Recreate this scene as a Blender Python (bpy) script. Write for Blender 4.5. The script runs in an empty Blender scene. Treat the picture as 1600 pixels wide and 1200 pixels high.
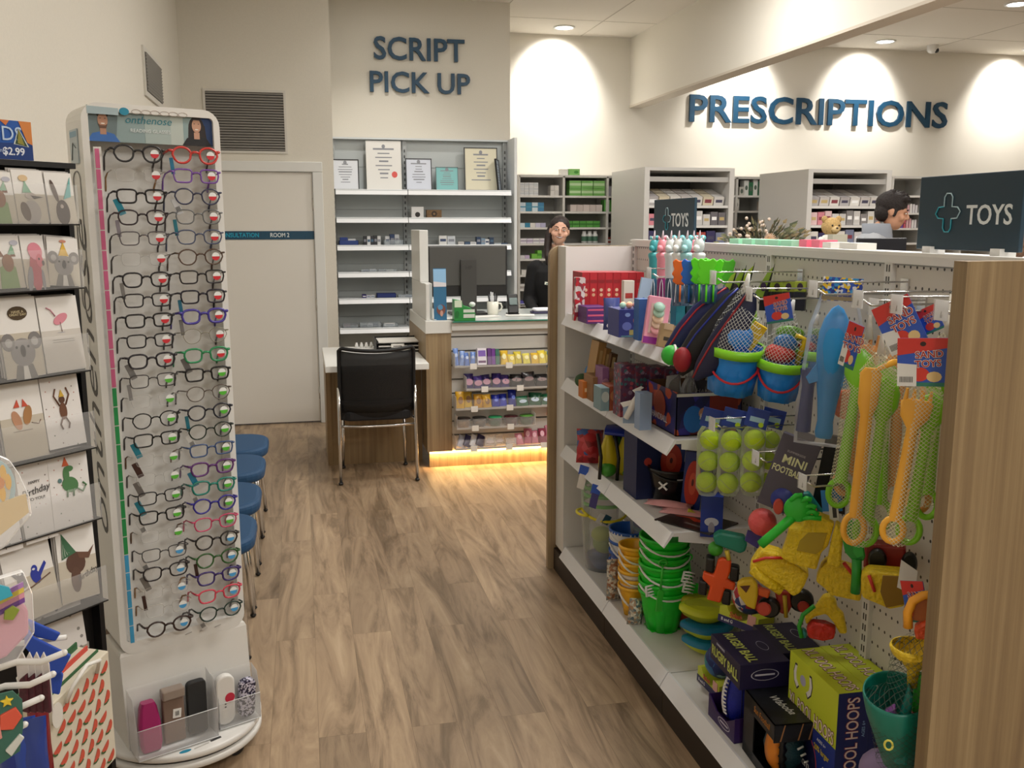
import bpy, math, random
from mathutils import Vector, Matrix
random.seed(7)
R = math.radians
# ---------------------------------------------------------------- camera
FPX, YAW, PIT, HC = 1463.35, R(12.607), R(9.729), 1.63
scn = bpy.context.scene
cam_d = bpy.data.cameras.new('camera'); cam = bpy.data.objects.new('camera', cam_d)
scn.collection.objects.link(cam); scn.camera = cam
cam_d.sensor_width = 36; cam_d.lens = FPX / 1600 * 36; cam_d.clip_start = .05
cam.location = (0, 0, HC); cam.rotation_euler = (R(90) - PIT, 0, -YAW)
_rt = Vector((math.cos(YAW), -math.sin(YAW), 0)); _f0 = Vector((math.sin(YAW), math.cos(YAW), 0)); _u0 = Vector((0, 0, 1))
_fw = _f0 * math.cos(PIT) - _u0 * math.sin(PIT); _up = _u0 * math.cos(PIT) + _f0 * math.sin(PIT)
def P(x, y, ax, val):
    """point of the photo pixel (x, y) on the world plane ax = val"""
    d = _rt * ((x - 800) / FPX) - _up * ((y - 600) / FPX) + _fw
    i = 'XYZ'.index(ax); c = Vector((0, 0, HC)); return c + d * ((val - c[i]) / d[i])
# ---------------------------------------------------------------- world, exposure
w = bpy.data.worlds.new('world'); scn.world = w; w.use_nodes = True
w.node_tree.nodes['Background'].inputs[0].default_value = (1, .97, .92, 1)
w.node_tree.nodes['Background'].inputs[1].default_value = .15
vs = scn.view_settings; vs.view_transform = 'Standard'; vs.look = 'None'; vs.gamma = 1; vs.exposure = -.12; vs.use_curve_mapping = False
CEIL = 3.57
# ---------------------------------------------------------------- large lights (unseen ceiling panels added for soft general light over the shop)
ADDED_PANELS = [(.7, -1.2), (2.2, -1.2), (3.0, .6), (1.6, 2.7), (2.4, 3.0), (4.9, 3.4), (5.6, 1.2), (1.3, 5.1), (2.6, 6.3), (5.0, 6.6)]
def area(name, loc, sx, sy, e, rot=(0, 0, 0), col=(1, .975, .935)):
    l = bpy.data.lights.new(name, 'AREA'); l.shape = 'RECTANGLE'; l.size = sx; l.size_y = sy; l.energy = e; l.color = col
    o = bpy.data.objects.new(name, l); scn.collection.objects.link(o); o.location = loc; o.rotation_euler = rot; return o
PANEL_W = 38
for x, y in ADDED_PANELS: area('added_panel_light', (x, y, CEIL - .035), .56, .56, PANEL_W)
# ---------------------------------------------------------------- materials
def lin(h):
    h = h.lstrip('#'); v = [int(h[i:i + 2], 16) / 255 for i in (0, 2, 4)]
    return tuple(c / 12.92 if c <= .04045 else ((c + .055) / 1.055) ** 2.4 for c in v) + (1,)
_mc = {}
def M(h, rough=.5, metal=0, noise=0, spec=.5, emit=0, bump=0, bs=60):
    k = (h, rough, metal, noise, spec, emit, bump, bs)
    if k in _mc: return _mc[k]
    m = bpy.data.materials.new('mat_' + h.strip('#')); m.use_nodes = True; nt = m.node_tree; b = nt.nodes['Principled BSDF']
    c = lin(h); b.inputs['Base Color'].default_value = c; b.inputs['Roughness'].default_value = rough; b.inputs['Metallic'].default_value = metal
    b.inputs['Specular IOR Level'].default_value = spec
    if emit: b.inputs['Emission Color'].default_value = c; b.inputs['Emission Strength'].default_value = emit
    if noise or bump:
        tc = nt.nodes.new('ShaderNodeTexCoord'); n = nt.nodes.new('ShaderNodeTexNoise'); n.inputs['Scale'].default_value = bs; n.inputs['Detail'].default_value = 4
        nt.links.new(tc.outputs['Object'], n.inputs['Vector'])
        if noise:
            r = nt.nodes.new('ShaderNodeValToRGB'); r.color_ramp.elements[0].position = .3; r.color_ramp.elements[1].position = .7
            r.color_ramp.elements[0].color = tuple(v * (1 - noise) for v in c[:3]) + (1,); r.color_ramp.elements[1].color = tuple(min(1, v * (1 + noise)) for v in c[:3]) + (1,)
            nt.links.new(n.outputs[0], r.inputs[0]); nt.links.new(r.outputs[0], b.inputs['Base Color'])
        if bump:
            bp = nt.nodes.new('ShaderNodeBump'); bp.inputs['Strength'].default_value = bump; bp.inputs['Distance'].default_value = .01
            nt.links.new(n.outputs[0], bp.inputs['Height']); nt.links.new(bp.outputs[0], b.inputs['Normal'])
    _mc[k] = m; return m
def clear(name, tint='#ffffff', alpha=.12, rough=.08, refl=.8):
    """thin clear plastic: mostly see-through with a gloss"""
    if name in _mc: return _mc[name]
    m = bpy.data.materials.new(name); m.use_nodes = True; nt = m.node_tree; nt.nodes.clear()
    o = nt.nodes.new('ShaderNodeOutputMaterial'); t = nt.nodes.new('ShaderNodeBsdfTransparent'); t.inputs[0].default_value = (*[1 - .25 * (1 - v) for v in lin(tint)[:3]], 1)
    d = nt.nodes.new('ShaderNodeBsdfPrincipled'); d.inputs['Base Color'].default_value = lin(tint); d.inputs['Roughness'].default_value = rough
    fr = nt.nodes.new('ShaderNodeFresnel'); fr.inputs[0].default_value = 1.45
    ma = nt.nodes.new('ShaderNodeMath'); ma.operation = 'MULTIPLY_ADD'; ma.inputs[1].default_value = refl; ma.inputs[2].default_value = alpha; ma.use_clamp = True
    mx = nt.nodes.new('ShaderNodeMixShader')
    nt.links.new(fr.outputs[0], ma.inputs[0]); nt.links.new(ma.outputs[0], mx.inputs[0]); nt.links.new(t.outputs[0], mx.inputs[1]); nt.links.new(d.outputs[0], mx.inputs[2]); nt.links.new(mx.outputs[0], o.inputs[0])
    _mc[name] = m; return m
def net(name, h, scale=90, thick=.12, rot=45):
    """mesh bag: woven threads with open cells"""
    if name in _mc: return _mc[name]
    m = bpy.data.materials.new(name); m.use_nodes = True; nt = m.node_tree; b = nt.nodes['Principled BSDF']; out = nt.nodes['Material Output']
    b.inputs['Base Color'].default_value = lin(h); b.inputs['Roughness'].default_value = .4
    tc = nt.nodes.new('ShaderNodeTexCoord'); mp = nt.nodes.new('ShaderNodeMapping'); mp.inputs['Rotation'].default_value = (0, R(rot), R(20)); mp.inputs['Scale'].default_value = (scale,) * 3
    nt.links.new(tc.outputs['Object'], mp.inputs[0]); sp = nt.nodes.new('ShaderNodeSeparateXYZ'); nt.links.new(mp.outputs[0], sp.inputs[0])
    rs = []
    for ax in (0, 2):
        f = nt.nodes.new('ShaderNodeMath'); f.operation = 'FRACT'; nt.links.new(sp.outputs[ax], f.inputs[0])
        l = nt.nodes.new('ShaderNodeMath'); l.operation = 'LESS_THAN'; l.inputs[1].default_value = thick; nt.links.new(f.outputs[0], l.inputs[0]); rs.append(l)
    mxm = nt.nodes.new('ShaderNodeMath'); mxm.operation = 'MAXIMUM'; nt.links.new(rs[0].outputs[0], mxm.inputs[0]); nt.links.new(rs[1].outputs[0], mxm.inputs[1])
    t = nt.nodes.new('ShaderNodeBsdfTransparent'); mx = nt.nodes.new('ShaderNodeMixShader')
    nt.links.new(mxm.outputs[0], mx.inputs[0]); nt.links.new(t.outputs[0], mx.inputs[1]); nt.links.new(b.outputs[0], mx.inputs[2]); nt.links.new(mx.outputs[0], out.inputs[0])
    _mc[name] = m; return m
def pattern(name, base, cols, scale=40, kind='voronoi', thr=.35, rough=.4):
    """printed all-over pattern"""
    if name in _mc: return _mc[name]
    m = bpy.data.materials.new(name); m.use_nodes = True; nt = m.node_tree; b = nt.nodes['Principled BSDF']; b.inputs['Roughness'].default_value = rough
    tc = nt.nodes.new('ShaderNodeTexCoord'); v = nt.nodes.new('ShaderNodeTexVoronoi'); v.inputs['Scale'].default_value = scale
    nt.links.new(tc.outputs['Object'], v.inputs['Vector'])
    sp = nt.nodes.new('ShaderNodeSeparateColor'); nt.links.new(v.outputs['Color'], sp.inputs[0])
    r = nt.nodes.new('ShaderNodeValToRGB'); r.color_ramp.interpolation = 'CONSTANT'; e = r.color_ramp.elements
    e[0].position = 0; e[0].color = lin(cols[0]); e[1].position = 1 / len(cols); e[1].color = lin(cols[1 % len(cols)])
    for i, c in enumerate(cols[2:]): x = e.new((i + 2) / len(cols)); x.color = lin(c)
    nt.links.new(sp.outputs[0], r.inputs[0])
    if kind == 'dots':
        l = nt.nodes.new('ShaderNodeMath'); l.operation = 'LESS_THAN'; l.inputs[1].default_value = thr; nt.links.new(v.outputs['Distance'], l.inputs[0])
        mx = nt.nodes.new('ShaderNodeMix'); mx.data_type = 'RGBA'; mx.inputs[6].default_value = lin(base)
        nt.links.new(l.outputs[0], mx.inputs[0]); nt.links.new(r.outputs[0], mx.inputs[7]); nt.links.new(mx.outputs[2], b.inputs['Base Color'])
    else: nt.links.new(r.outputs[0], b.inputs['Base Color'])
    _mc[name] = m; return m
def wood(name, a, bcol, c3, axis=2, rough=.45, sc=1.0):
    m = bpy.data.materials.new(name); m.use_nodes = True; nt = m.node_tree; b = nt.nodes['Principled BSDF']; b.inputs['Roughness'].default_value = rough
    tc = nt.nodes.new('ShaderNodeTexCoord'); mp = nt.nodes.new('ShaderNodeMapping'); s = [26 * sc] * 3; s[axis] = .55 * sc; mp.inputs['Scale'].default_value = s
    n = nt.nodes.new('ShaderNodeTexNoise'); n.inputs['Scale'].default_value = 1.6; n.inputs['Detail'].default_value = 6; n.inputs['Roughness'].default_value = .62; n.inputs['Distortion'].default_value = .25
    r = nt.nodes.new('ShaderNodeValToRGB'); e = r.color_ramp.elements; e[0].position = .3; e[0].color = lin(a); e[1].position = .72; e[1].color = lin(c3); x = e.new(.5); x.color = lin(bcol)
    nt.links.new(tc.outputs['Object'], mp.inputs[0]); nt.links.new(mp.outputs[0], n.inputs['Vector']); nt.links.new(n.outputs[0], r.inputs[0]); nt.links.new(r.outputs[0], b.inputs['Base Color'])
    return m
def floor_mat():
    m = bpy.data.materials.new('oak_planks'); m.use_nodes = True; nt = m.node_tree; b = nt.nodes['Principled BSDF']
    tc = nt.nodes.new('ShaderNodeTexCoord'); mp = nt.nodes.new('ShaderNodeMapping'); mp.inputs['Rotation'].default_value = (0, 0, R(90))
    nt.links.new(tc.outputs['Object'], mp.inputs[0])
    br = nt.nodes.new('ShaderNodeTexBrick'); br.inputs['Scale'].default_value = 1; br.inputs['Brick Width'].default_value = 1.2; br.inputs['Row Height'].default_value = .15
    br.inputs['Mortar Size'].default_value = .0006; br.inputs['Mortar Smooth'].default_value = .3; br.inputs['Bias'].default_value = 0; br.offset = .37
    br.inputs['Color1'].default_value = (0, 0, 0, 1); br.inputs['Color2'].default_value = (1, 1, 1, 1); br.inputs['Mortar'].default_value = (.5, .5, .5, 1)
    nt.links.new(mp.outputs[0], br.inputs['Vector'])
    # shift the grain per plank
    vm = nt.nodes.new('ShaderNodeVectorMath'); vm.operation = 'MULTIPLY_ADD'; vm.inputs[1].default_value = (7, 7, 7)
    nt.links.new(br.outputs['Color'], vm.inputs[0]); mp2 = nt.nodes.new('ShaderNodeMapping'); mp2.inputs['Scale'].default_value = (6.5, .8, 1); nt.links.new(tc.outputs['Object'], mp2.inputs[0]); nt.links.new(mp2.outputs[0], vm.inputs[2])
    n = nt.nodes.new('ShaderNodeTexNoise'); n.inputs['Scale'].default_value = 1.5; n.inputs['Detail'].default_value = 9; n.inputs['Roughness'].default_value = .66; n.inputs['Distortion'].default_value = 1.7
    nt.links.new(vm.outputs[0], n.inputs['Vector'])
    r = nt.nodes.new('ShaderNodeValToRGB'); e = r.color_ramp.elements; e[0].position = .25; e[0].color = lin('#67543f'); e[1].position = .78; e[1].color = lin('#c2ab8f')
    for p_, c_ in ((.4, '#87725a'), (.49, '#9f876d'), (.6, '#ad9578')): x = e.new(p_); x.color = lin(c_)
    nt.links.new(n.outputs[0], r.inputs[0])
    hs = nt.nodes.new('ShaderNodeHueSaturation'); nt.links.new(r.outputs[0], hs.inputs['Color'])
    mr = nt.nodes.new('ShaderNodeMapRange'); mr.inputs['To Min'].default_value = .78; mr.inputs['To Max'].default_value = 1.05; nt.links.new(br.outputs['Color'], mr.inputs[0]); nt.links.new(mr.outputs[0], hs.inputs['Value'])
    mx = nt.nodes.new('ShaderNodeMix'); mx.data_type = 'RGBA'; mx.inputs[7].default_value = lin('#6a563f'); nt.links.new(br.outputs['Fac'], mx.inputs[0]); nt.links.new(hs.outputs[0], mx.inputs[6])
    nt.links.new(mx.outputs[2], b.inputs['Base Color']); b.inputs['Roughness'].default_value = .42
    return m
def peg_mat():
    """white steel board punched with rows of holes (world Y/Z)"""
    m = bpy.data.materials.new('punched_steel'); m.use_nodes = True; nt = m.node_tree; b = nt.nodes['Principled BSDF']; b.inputs['Roughness'].default_value = .45
    tc = nt.nodes.new('ShaderNodeTexCoord'); sp = nt.nodes.new('ShaderNodeSeparateXYZ'); nt.links.new(tc.outputs['Object'], sp.inputs[0])
    def mth(op, a, bb=None, c=None):
        n = nt.nodes.new('ShaderNodeMath'); n.operation = op
        for i, v in enumerate((a, bb, c)):
            if v is None: continue
            if isinstance(v, (int, float)): n.inputs[i].default_value = v
            else: nt.links.new(v, n.inputs[i])
        return n.outputs[0]
    fy = mth('SUBTRACT', mth('FRACT', mth('DIVIDE', sp.outputs[1], .025)), .5); fz = mth('SUBTRACT', mth('FRACT', mth('DIVIDE', sp.outputs[2], .05)), .5)
    d = mth('SQRT', mth('ADD', mth('POWER', mth('MULTIPLY', fy, .025), 2), mth('POWER', mth('MULTIPLY', fz, .04), 2)))
    h = mth('LESS_THAN', d, .0034)
    mx = nt.nodes.new('ShaderNodeMix'); mx.data_type = 'RGBA'; mx.inputs[6].default_value = lin('#d2cec7'); mx.inputs[7].default_value = lin('#3a3633')
    nt.links.new(h, mx.inputs[0]); nt.links.new(mx.outputs[2], b.inputs['Base Color']); return m
WALL = M('#dbd6ca', .85, noise=.02, bump=.03, bs=120, spec=.2); WALLW = M('#e4dfd4', .8, spec=.2); CEILM = M('#e6e0d6', .9, spec=.1)
TIMBER = wood('oak_laminate', '#80694c', '#958062', '#a9946f'); TIMB2 = wood('oak_laminate_dark', '#7d6446', '#8e7654', '#9c855f')
WHITE = M('#e6e5e2', .4); WHITEG = M('#dcdcd8', .35); BLACK = M('#131314', .45); DARK = M('#262323', .5); CHROME = M('#d8d8d8', .18, 1); TEAL = M('#12405c', .45)
GREY = M('#9a9c9a', .5); PAPER = M('#e9e6e0', .7); FLOORM = floor_mat(); PEG = peg_mat(); NAVY = M('#171a38', .4)
CLR = clear('clear_plastic'); CLRB = clear('clear_bag', alpha=.2, rough=.15); ACRY = clear('acrylic_sheet', alpha=.08, refl=.7); GLASSG = clear('green_glass', '#5fae97', alpha=.45)
# ---------------------------------------------------------------- mesh building
class MB:
    def __init__(s): s.v = []; s.f = []; s.m = []; s.mats = []; s.X = Matrix.Identity(4); s.sm = []
    def mi(s, m):
        if m not in s.mats: s.mats.append(m)
        return s.mats.index(m)
    def add(s, vs, fs, m, smooth=False):
        o = len(s.v); s.v += [s.X @ Vector(v) for v in vs]; i = s.mi(m)
        for f in fs: s.f.append([o + k for k in f]); s.m.append(i); s.sm.append(smooth)
        return s
    def box(s, c, d, m, T=None):
        x, y, z = (k / 2 for k in d); T = T or Matrix.Identity(4); c = Vector(c)
        vs = [c + (T.to_3x3() @ Vector((a * x, b * y, e * z))) for a in (-1, 1) for b in (-1, 1) for e in (-1, 1)]
        return s.add(vs, [(0, 1, 3, 2), (4, 6, 7, 5), (0, 4, 5, 1), (2, 3, 7, 6), (0, 2, 6, 4), (1, 5, 7, 3)], m)
    def bb(s, a, b, m):
        """box between two corners"""
        return s.box([(a[i] + b[i]) / 2 for i in range(3)], [abs(b[i] - a[i]) for i in range(3)], m)
    def quad(s, a, b, c, d, m): return s.add([a, b, c, d], [(0, 1, 2, 3)], m)
    def tube(s, pts, r, m, seg=8, closed=False):
        pts = [Vector(p) for p in pts]; n = len(pts); rs = r if isinstance(r, (list, tuple)) else [r] * n; vs = []; fs = []; up = None
        for i, p in enumerate(pts):
            a = pts[(i - 1) % n] if closed or i else p; b = pts[(i + 1) % n] if closed or i < n - 1 else p
            t = (b - a).normalized()
            if up is None: up = Vector((0, 0, 1)) if abs(t.z) < .9 else Vector((1, 0, 0))
            u = (up - t * up.dot(t))
            if u.length < 1e-4: u = t.orthogonal()
            u.normalize(); up = u; w_ = t.cross(u)
            vs += [p + (u * math.cos(6.28318 * k / seg) + w_ * math.sin(6.28318 * k / seg)) * rs[i] for k in range(seg)]
        for i in range(n if closed else n - 1):
            j = (i + 1) % n
            fs += [(i * seg + k, i * seg + (k + 1) % seg, j * seg + (k + 1) % seg, j * seg + k) for k in range(seg)]
        if not closed: fs += [tuple(range(seg))[::-1], tuple((n - 1) * seg + k for k in range(seg))]
        return s.add(vs, fs, m, True)
    def rings(s, rings, m, caps=True, smooth=True):
        k = len(rings[0]); vs = [p for r in rings for p in r]; fs = []
        for i in range(len(rings) - 1): fs += [(i * k + j, i * k + (j + 1) % k, (i + 1) * k + (j + 1) % k, (i + 1) * k + j) for j in range(k)]
        s.add(vs, fs, m, smooth)
        if caps: s.add(rings[0], [tuple(range(k))[::-1]], m); s.add(rings[-1], [tuple(range(k))], m)
        return s
    def lathe(s, prof, m, seg=20, c=(0, 0, 0), sx=1, sy=1, caps=False):
        return s.rings([[Vector((c[0] + r * sx * math.cos(6.28318 * k / seg), c[1] + r * sy * math.sin(6.28318 * k / seg), c[2] + z)) for k in range(seg)] for r, z in prof], m, caps)
    def ball(s, c, r, m, seg=14, rg=9):
        rr = r if isinstance(r, (list, tuple)) else (r, r, r); c = Vector(c)
        R_ = [[c + Vector((rr[0] * math.sin(math.pi * i / rg) * math.cos(6.28318 * k / seg), rr[1] * math.sin(math.pi * i / rg) * math.sin(6.28318 * k / seg), -rr[2] * math.cos(math.pi * i / rg))) for k in range(seg)] for i in range(rg + 1)]
        R_[0] = [p + Vector((1e-5 * math.cos(k), 1e-5 * math.sin(k), 0)) for k, p in enumerate(R_[0])]; R_[-1] = [p + Vector((1e-5 * math.cos(k), 1e-5 * math.sin(k), 0)) for k, p in enumerate(R_[-1])]
        return s.rings(R_, m, False)
    def prism(s, poly, h, m, T=None, z0=0):
        """2-D outline (local xy) pushed out along local z"""
        T = T or Matrix.Identity(4); n = len(poly)
        a = [T @ Vector((x, y, z0)) for x, y in poly]; b = [T @ Vector((x, y, z0 + h)) for x, y in poly]
        return s.add(a + b, [tuple(range(n))[::-1], tuple(range(n, 2 * n))] + [(i, (i + 1) % n, n + (i + 1) % n, n + i) for i in range(n)], m)
    def text(s, t, size, T, m, depth=.0006, bold=0, align='CENTER', sx=1, shear=0):
        vs, fs = text_geo(t, bold, align, shear)
        return s.add([T @ Vector((v[0] * size * sx, v[1] * size, v[2] * depth)) for v in vs], fs, m)
    def build(s, name, parent=None, bevel=0, sub=0, solid=0, seg=2):
        me = bpy.data.meshes.new(name); me.from_pydata([tuple(v) for v in s.v], [], s.f); 
        for m in s.mats: me.materials.append(m)
        for p, i, sm in zip(me.polygons, s.m, s.sm): p.material_index = i; p.use_smooth = sm
        me.update(); o = bpy.data.objects.new(name, me); scn.collection.objects.link(o)
        if parent: o.parent = parent
        if solid: md = o.modifiers.new('s', 'SOLIDIFY'); md.thickness = solid; md.offset = -1
        if bevel: md = o.modifiers.new('b', 'BEVEL'); md.width = bevel; md.segments = seg; md.limit_method = 'ANGLE'
        if sub: md = o.modifiers.new('u', 'SUBSURF'); md.levels = sub; md.render_levels = sub
        return o
_tc = {}
def text_geo(t, bold, align, shear=0):
    k = (t, bold, align, shear)
    if k in _tc: return _tc[k]
    cu = bpy.data.curves.new('t', 'FONT'); cu.body = t; cu.size = 1; cu.align_x = align; cu.align_y = 'CENTER'; cu.offset = bold; cu.extrude = .5; cu.resolution_u = 3; cu.shear = shear; cu.space_line = .9
    o = bpy.data.objects.new('t', cu); scn.collection.objects.link(o); dg = bpy.context.evaluated_depsgraph_get(); dg.update()
    me = bpy.data.meshes.new_from_object(o.evaluated_get(dg)); vs = [(v.co.x, v.co.y, v.co.z + .5) for v in me.vertices]; fs = [tuple(p.vertices) for p in me.polygons]
    bpy.data.objects.remove(o); bpy.data.curves.remove(cu); bpy.data.meshes.remove(me); _tc[k] = (vs, fs); return _tc[k]
def T3(loc=(0, 0, 0), rot=(0, 0, 0), sc=1):
    return Matrix.Translation(loc) @ Matrix.Rotation(rot[2], 4, 'Z') @ Matrix.Rotation(rot[1], 4, 'Y') @ Matrix.Rotation(rot[0], 4, 'X') @ Matrix.Scale(sc, 4)
def frame(o, x, y):
    """matrix whose local x, y are the given directions, z their cross product"""
    x = Vector(x).normalized(); y = Vector(y); y = (y - x * y.dot(x)).normalized(); z = x.cross(y)
    return Matrix(((x.x, y.x, z.x, o[0]), (x.y, y.y, z.y, o[1]), (x.z, y.z, z.z, o[2]), (0, 0, 0, 1)))
def tag(o, label, cat, group=None):
    o['label'] = label; o['category'] = cat
    if group: o['group'] = group
    return o
def thing(name, label, cat, loc=(0, 0, 0), rz=0, group=None, rot=None, parent=None):
    o = bpy.data.objects.new(name, None); scn.collection.objects.link(o); o.location = loc; o.rotation_euler = rot or (0, 0, rz); o.empty_display_size = .05
    return tag(o, label, cat, group)
def struct(name, mb, **k):
    o = mb.build(name, **k); o['kind'] = 'structure'; return o
def dup(root, loc=None, rz=None, label=None, group=None, rot=None):
    r = root.copy(); scn.collection.objects.link(r)
    if loc is not None: r.location = loc
    if rz is not None: r.rotation_euler = (0, 0, rz)
    if rot is not None: r.rotation_euler = rot
    if label: r['label'] = label
    if group: r['group'] = group
    for ch in root.children:
        c = ch.copy(); scn.collection.objects.link(c); c.parent = r
        for g in ch.children:
            d = g.copy(); scn.collection.objects.link(d); d.parent = c
    return r
def arc(cx, cy, r, a0, a1, n): return [(cx + r * math.cos(R(a0 + (a1 - a0) * i / (n - 1))), cy + r * math.sin(R(a0 + (a1 - a0) * i / (n - 1)))) for i in range(n)]
def rrect(w_, h_, r, n=5): # rounded rectangle outline, centred
    a, b = w_ / 2 - r, h_ / 2 - r
    return arc(a, b, r, 0, 90, n) + arc(-a, b, r, 90, 180, n) + arc(-a, -b, r, 180, 270, n) + arc(a, -b, r, 270, 360, n)
def ell(w_, h_, n=20, cx=0, cy=0): return [(cx + w_ / 2 * math.cos(6.28318 * i / n), cy + h_ / 2 * math.sin(6.28318 * i / n)) for i in range(n)]
FACES = {'f': lambda w_, d, h: frame((0, -d / 2, h / 2), (1, 0, 0), (0, 0, 1)), 'l': lambda w_, d, h: frame((-w_ / 2, 0, h / 2), (0, -1, 0), (0, 0, 1)),
         't': lambda w_, d, h: frame((0, 0, h), (1, 0, 0), (0, 1, 0)), 'r': lambda w_, d, h: frame((w_ / 2, 0, h / 2), (0, 1, 0), (0, 0, 1)), 'b': lambda w_, d, h: frame((0, d / 2, h / 2), (-1, 0, 0), (0, 0, 1))}
def carton_mb(w_, d, h, m, prints=(), texts=(), mb=None):
    """closed box standing on z=0; prints = (face, cx, cy, w, h, colour, shape), texts = (face, text, cx, cy, size, colour, turn, bold)"""
    mb = mb or MB(); mb.box((0, 0, h / 2), (w_, d, h), m)
    for i, (f, cx, cy, pw, ph, c, *sh) in enumerate(prints):
        T = FACES[f](w_, d, h); pl = ell(pw, ph, 18, cx, cy) if sh and sh[0] == 'o' else (([(cx - pw / 2, cy - ph / 2), (cx + pw / 2, cy - ph / 2), (cx, cy + ph / 2)]) if sh and sh[0] == 't' else [(cx - pw / 2, cy - ph / 2), (cx + pw / 2, cy - ph / 2), (cx + pw / 2, cy + ph / 2), (cx - pw / 2, cy + ph / 2)])
        if sh and sh[0] == 'ring':
            a = ell(pw, ph, 20, cx, cy); b_ = ell(pw * .93, ph * .93, 20, cx, cy); zz = .0005 + i * .00012
            mb.add([T @ Vector((*q, zz)) for q in a + b_], [(k, (k + 1) % 20, 20 + (k + 1) % 20, 20 + k) for k in range(20)], c if not isinstance(c, str) else M(c)); continue
        mb.prism(pl, .0004 + i * .00012, c if not isinstance(c, str) else M(c), T)
    for f, t, cx, cy, sz, c, *o in texts:
        T = FACES[f](w_, d, h) @ T3((cx, cy, .0012), (0, 0, R(o[0]) if o else 0)); mb.text(t, sz, T, M(c), .0006, bold=o[1] if len(o) > 1 else .01, sx=o[2] if len(o) > 2 else 1)
    return mb
def carton(name, label, cat, loc, w_, d, h, m, rz=0, prints=(), texts=(), group=None, rot=None, bevel=0):
    o = carton_mb(w_, d, h, M(m) if isinstance(m, str) else m, prints, texts).build(name, bevel=bevel); o.location = loc; o.rotation_euler = rot or (0, 0, rz); return tag(o, label, cat, group)
# ================================================================= the room
b = MB(); b.bb((-.95, -3, -.05), (9.2, 10, 0), FLOORM); struct('floor', b)
# ceiling with tile joints
b = MB(); b.bb((-.95, -3, CEIL), (9.2, 10, CEIL + .05), CEILM)
for x in (1.9, 2.95, 4.2, 5.6, 7.0, 8.4): b.bb((x, 6.5, CEIL - .0015), (x + .012, 9.9, CEIL), M('#bdb5a8', .9))
for y in (7.9, 9.15): b.bb((1.9, y, CEIL - .0015), (9.1, y + .012, CEIL), M('#bdb5a8', .9))
struct('ceiling', b)
b = MB(); b.bb((-.95, -3, 0), (-.845, 7.78, CEIL), WALL); struct('wall_left', b)
DX0, DX1 = -.71, .112
b = MB(); b.bb((-.845, 7.78, 0), (DX0 - .04, 7.9, CEIL), WALL); b.bb((DX1 + .04, 7.78, 0), (.282, 7.9, CEIL), WALL); b.bb((DX0 - .04, 7.78, 2.07), (DX1 + .04, 7.9, CEIL), WALL)
b.bb((.16, 7.9, 0), (.282, 8.6, CEIL), WALL)
struct('wall_back', b)
b = MB(); b.bb((.282, 8.6, 0), (1.905, 9.9, CEIL), WALL); struct('wall_centre', b)
b = MB(); b.bb((1.905, 9.9, 0), (9.2, 10, CEIL), WALLW); struct('wall_dispensary', b)
b = MB(); b.bb((9.1, -3, 0), (9.2, 9.9, CEIL), WALL); struct('wall_right', b)
b = MB(); b.bb((-.95, -3.1, 0), (9.2, -3, CEIL), WALL); struct('wall_front', b)
b = MB(); b.bb((3.51, -.5, 2.86), (3.65, 9.9, CEIL), WALLW); b.bb((3.505, -.5, 2.855), (3.655, 9.9, 2.875), M('#cfc5b6', .8)); struct('trim_1', b)
b = MB(); b.bb((-.845, 7.765, 0), (DX0 - .1, 7.78, .09), WHITE); struct('baseboard_back', b)
b = MB(); b.bb((-.845, 2, 0), (-.83, 7.77, .09), WHITE); struct('baseboard_left', b)
# door
t = thing('door_1', 'white door with a teal strip reading CONSULTATION ROOM 2', 'door', (0, 7.78, 0)); t['kind'] = 'structure'
b = MB(); b.bb((DX0, .02, .012), (DX1, .06, 2.03), M('#dedad2', .55)); b.build('door_leaf', t)
b = MB()
for x0, x1 in ((DX0 - .08, DX0 - .003), (DX1 + .003, DX1 + .08)): b.bb((x0, -.015, 0), (x1, .06, 2.032), WHITEG)
b.bb((DX0 - .08, -.015, 2.033), (DX1 + .08, .06, 2.11), WHITEG); b.build('door_frame', t, bevel=.004)
b = MB(); b.bb((DX0, .014, 1.504), (DX1 + .0, .0195, 1.57), M('#12455f', .4)); b.text('CONSULTATION', .047, frame((-.475, .0138, 1.537), (1, 0, 0), (0, 0, 1)), M('#0f9fc0', .4), .0006, .02, 'CENTER', .88); b.text('ROOM 2', .047, frame((-.157, .0138, 1.537), (1, 0, 0), (0, 0, 1)), M('#dfe6e8'), .0006, .012, 'CENTER', .84)
o = b.build('door_strip', t); o['label'] = 'teal strip with room name'
b = MB()
for z in (.25, .98, 1.78): b.tube([(DX1 + .002, .01, z - .05), (DX1 + .002, .01, z + .05)], .007, CHROME)
b.build('hinge', t)
# louvred vents
def vent(name, x0, x1, z0, z1, label, T, n):
    t = thing(name, label, 'vent'); t.matrix_world = T
    b = MB(); fw = .018
    for a, c in (((x0 - fw, -.012, z0 - fw), (x1 + fw, .0, z0)), ((x0 - fw, -.012, z1), (x1 + fw, 0, z1 + fw)), ((x0 - fw, -.012, z0), (x0, 0, z1)), ((x1, -.012, z0), (x1 + fw, 0, z1))): b.bb(a, c, M('#cfcbc2', .5))
    b.build('frame', t)
    b = MB(); b.bb((x0, -.002, z0), (x1, 0, z1), M('#5b5854', .7)); b.build('backing', t)
    b = MB()
    for i in range(n):
        z = z0 + (z1 - z0) * (i + .5) / n; b.box(((x0 + x1) / 2, -.008, z), (x1 - x0, .004, (z1 - z0) / n * .52), M('#8d8a84', .5), Matrix.Rotation(R(-25), 4, 'X'))
    b.build('louvres', t); return t
vent('air_vent', -.67, -.087, 2.187, 2.63, 'large grey louvred air vent on the wall above the white door', T3((0, 7.78, 0)), 22)
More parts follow.
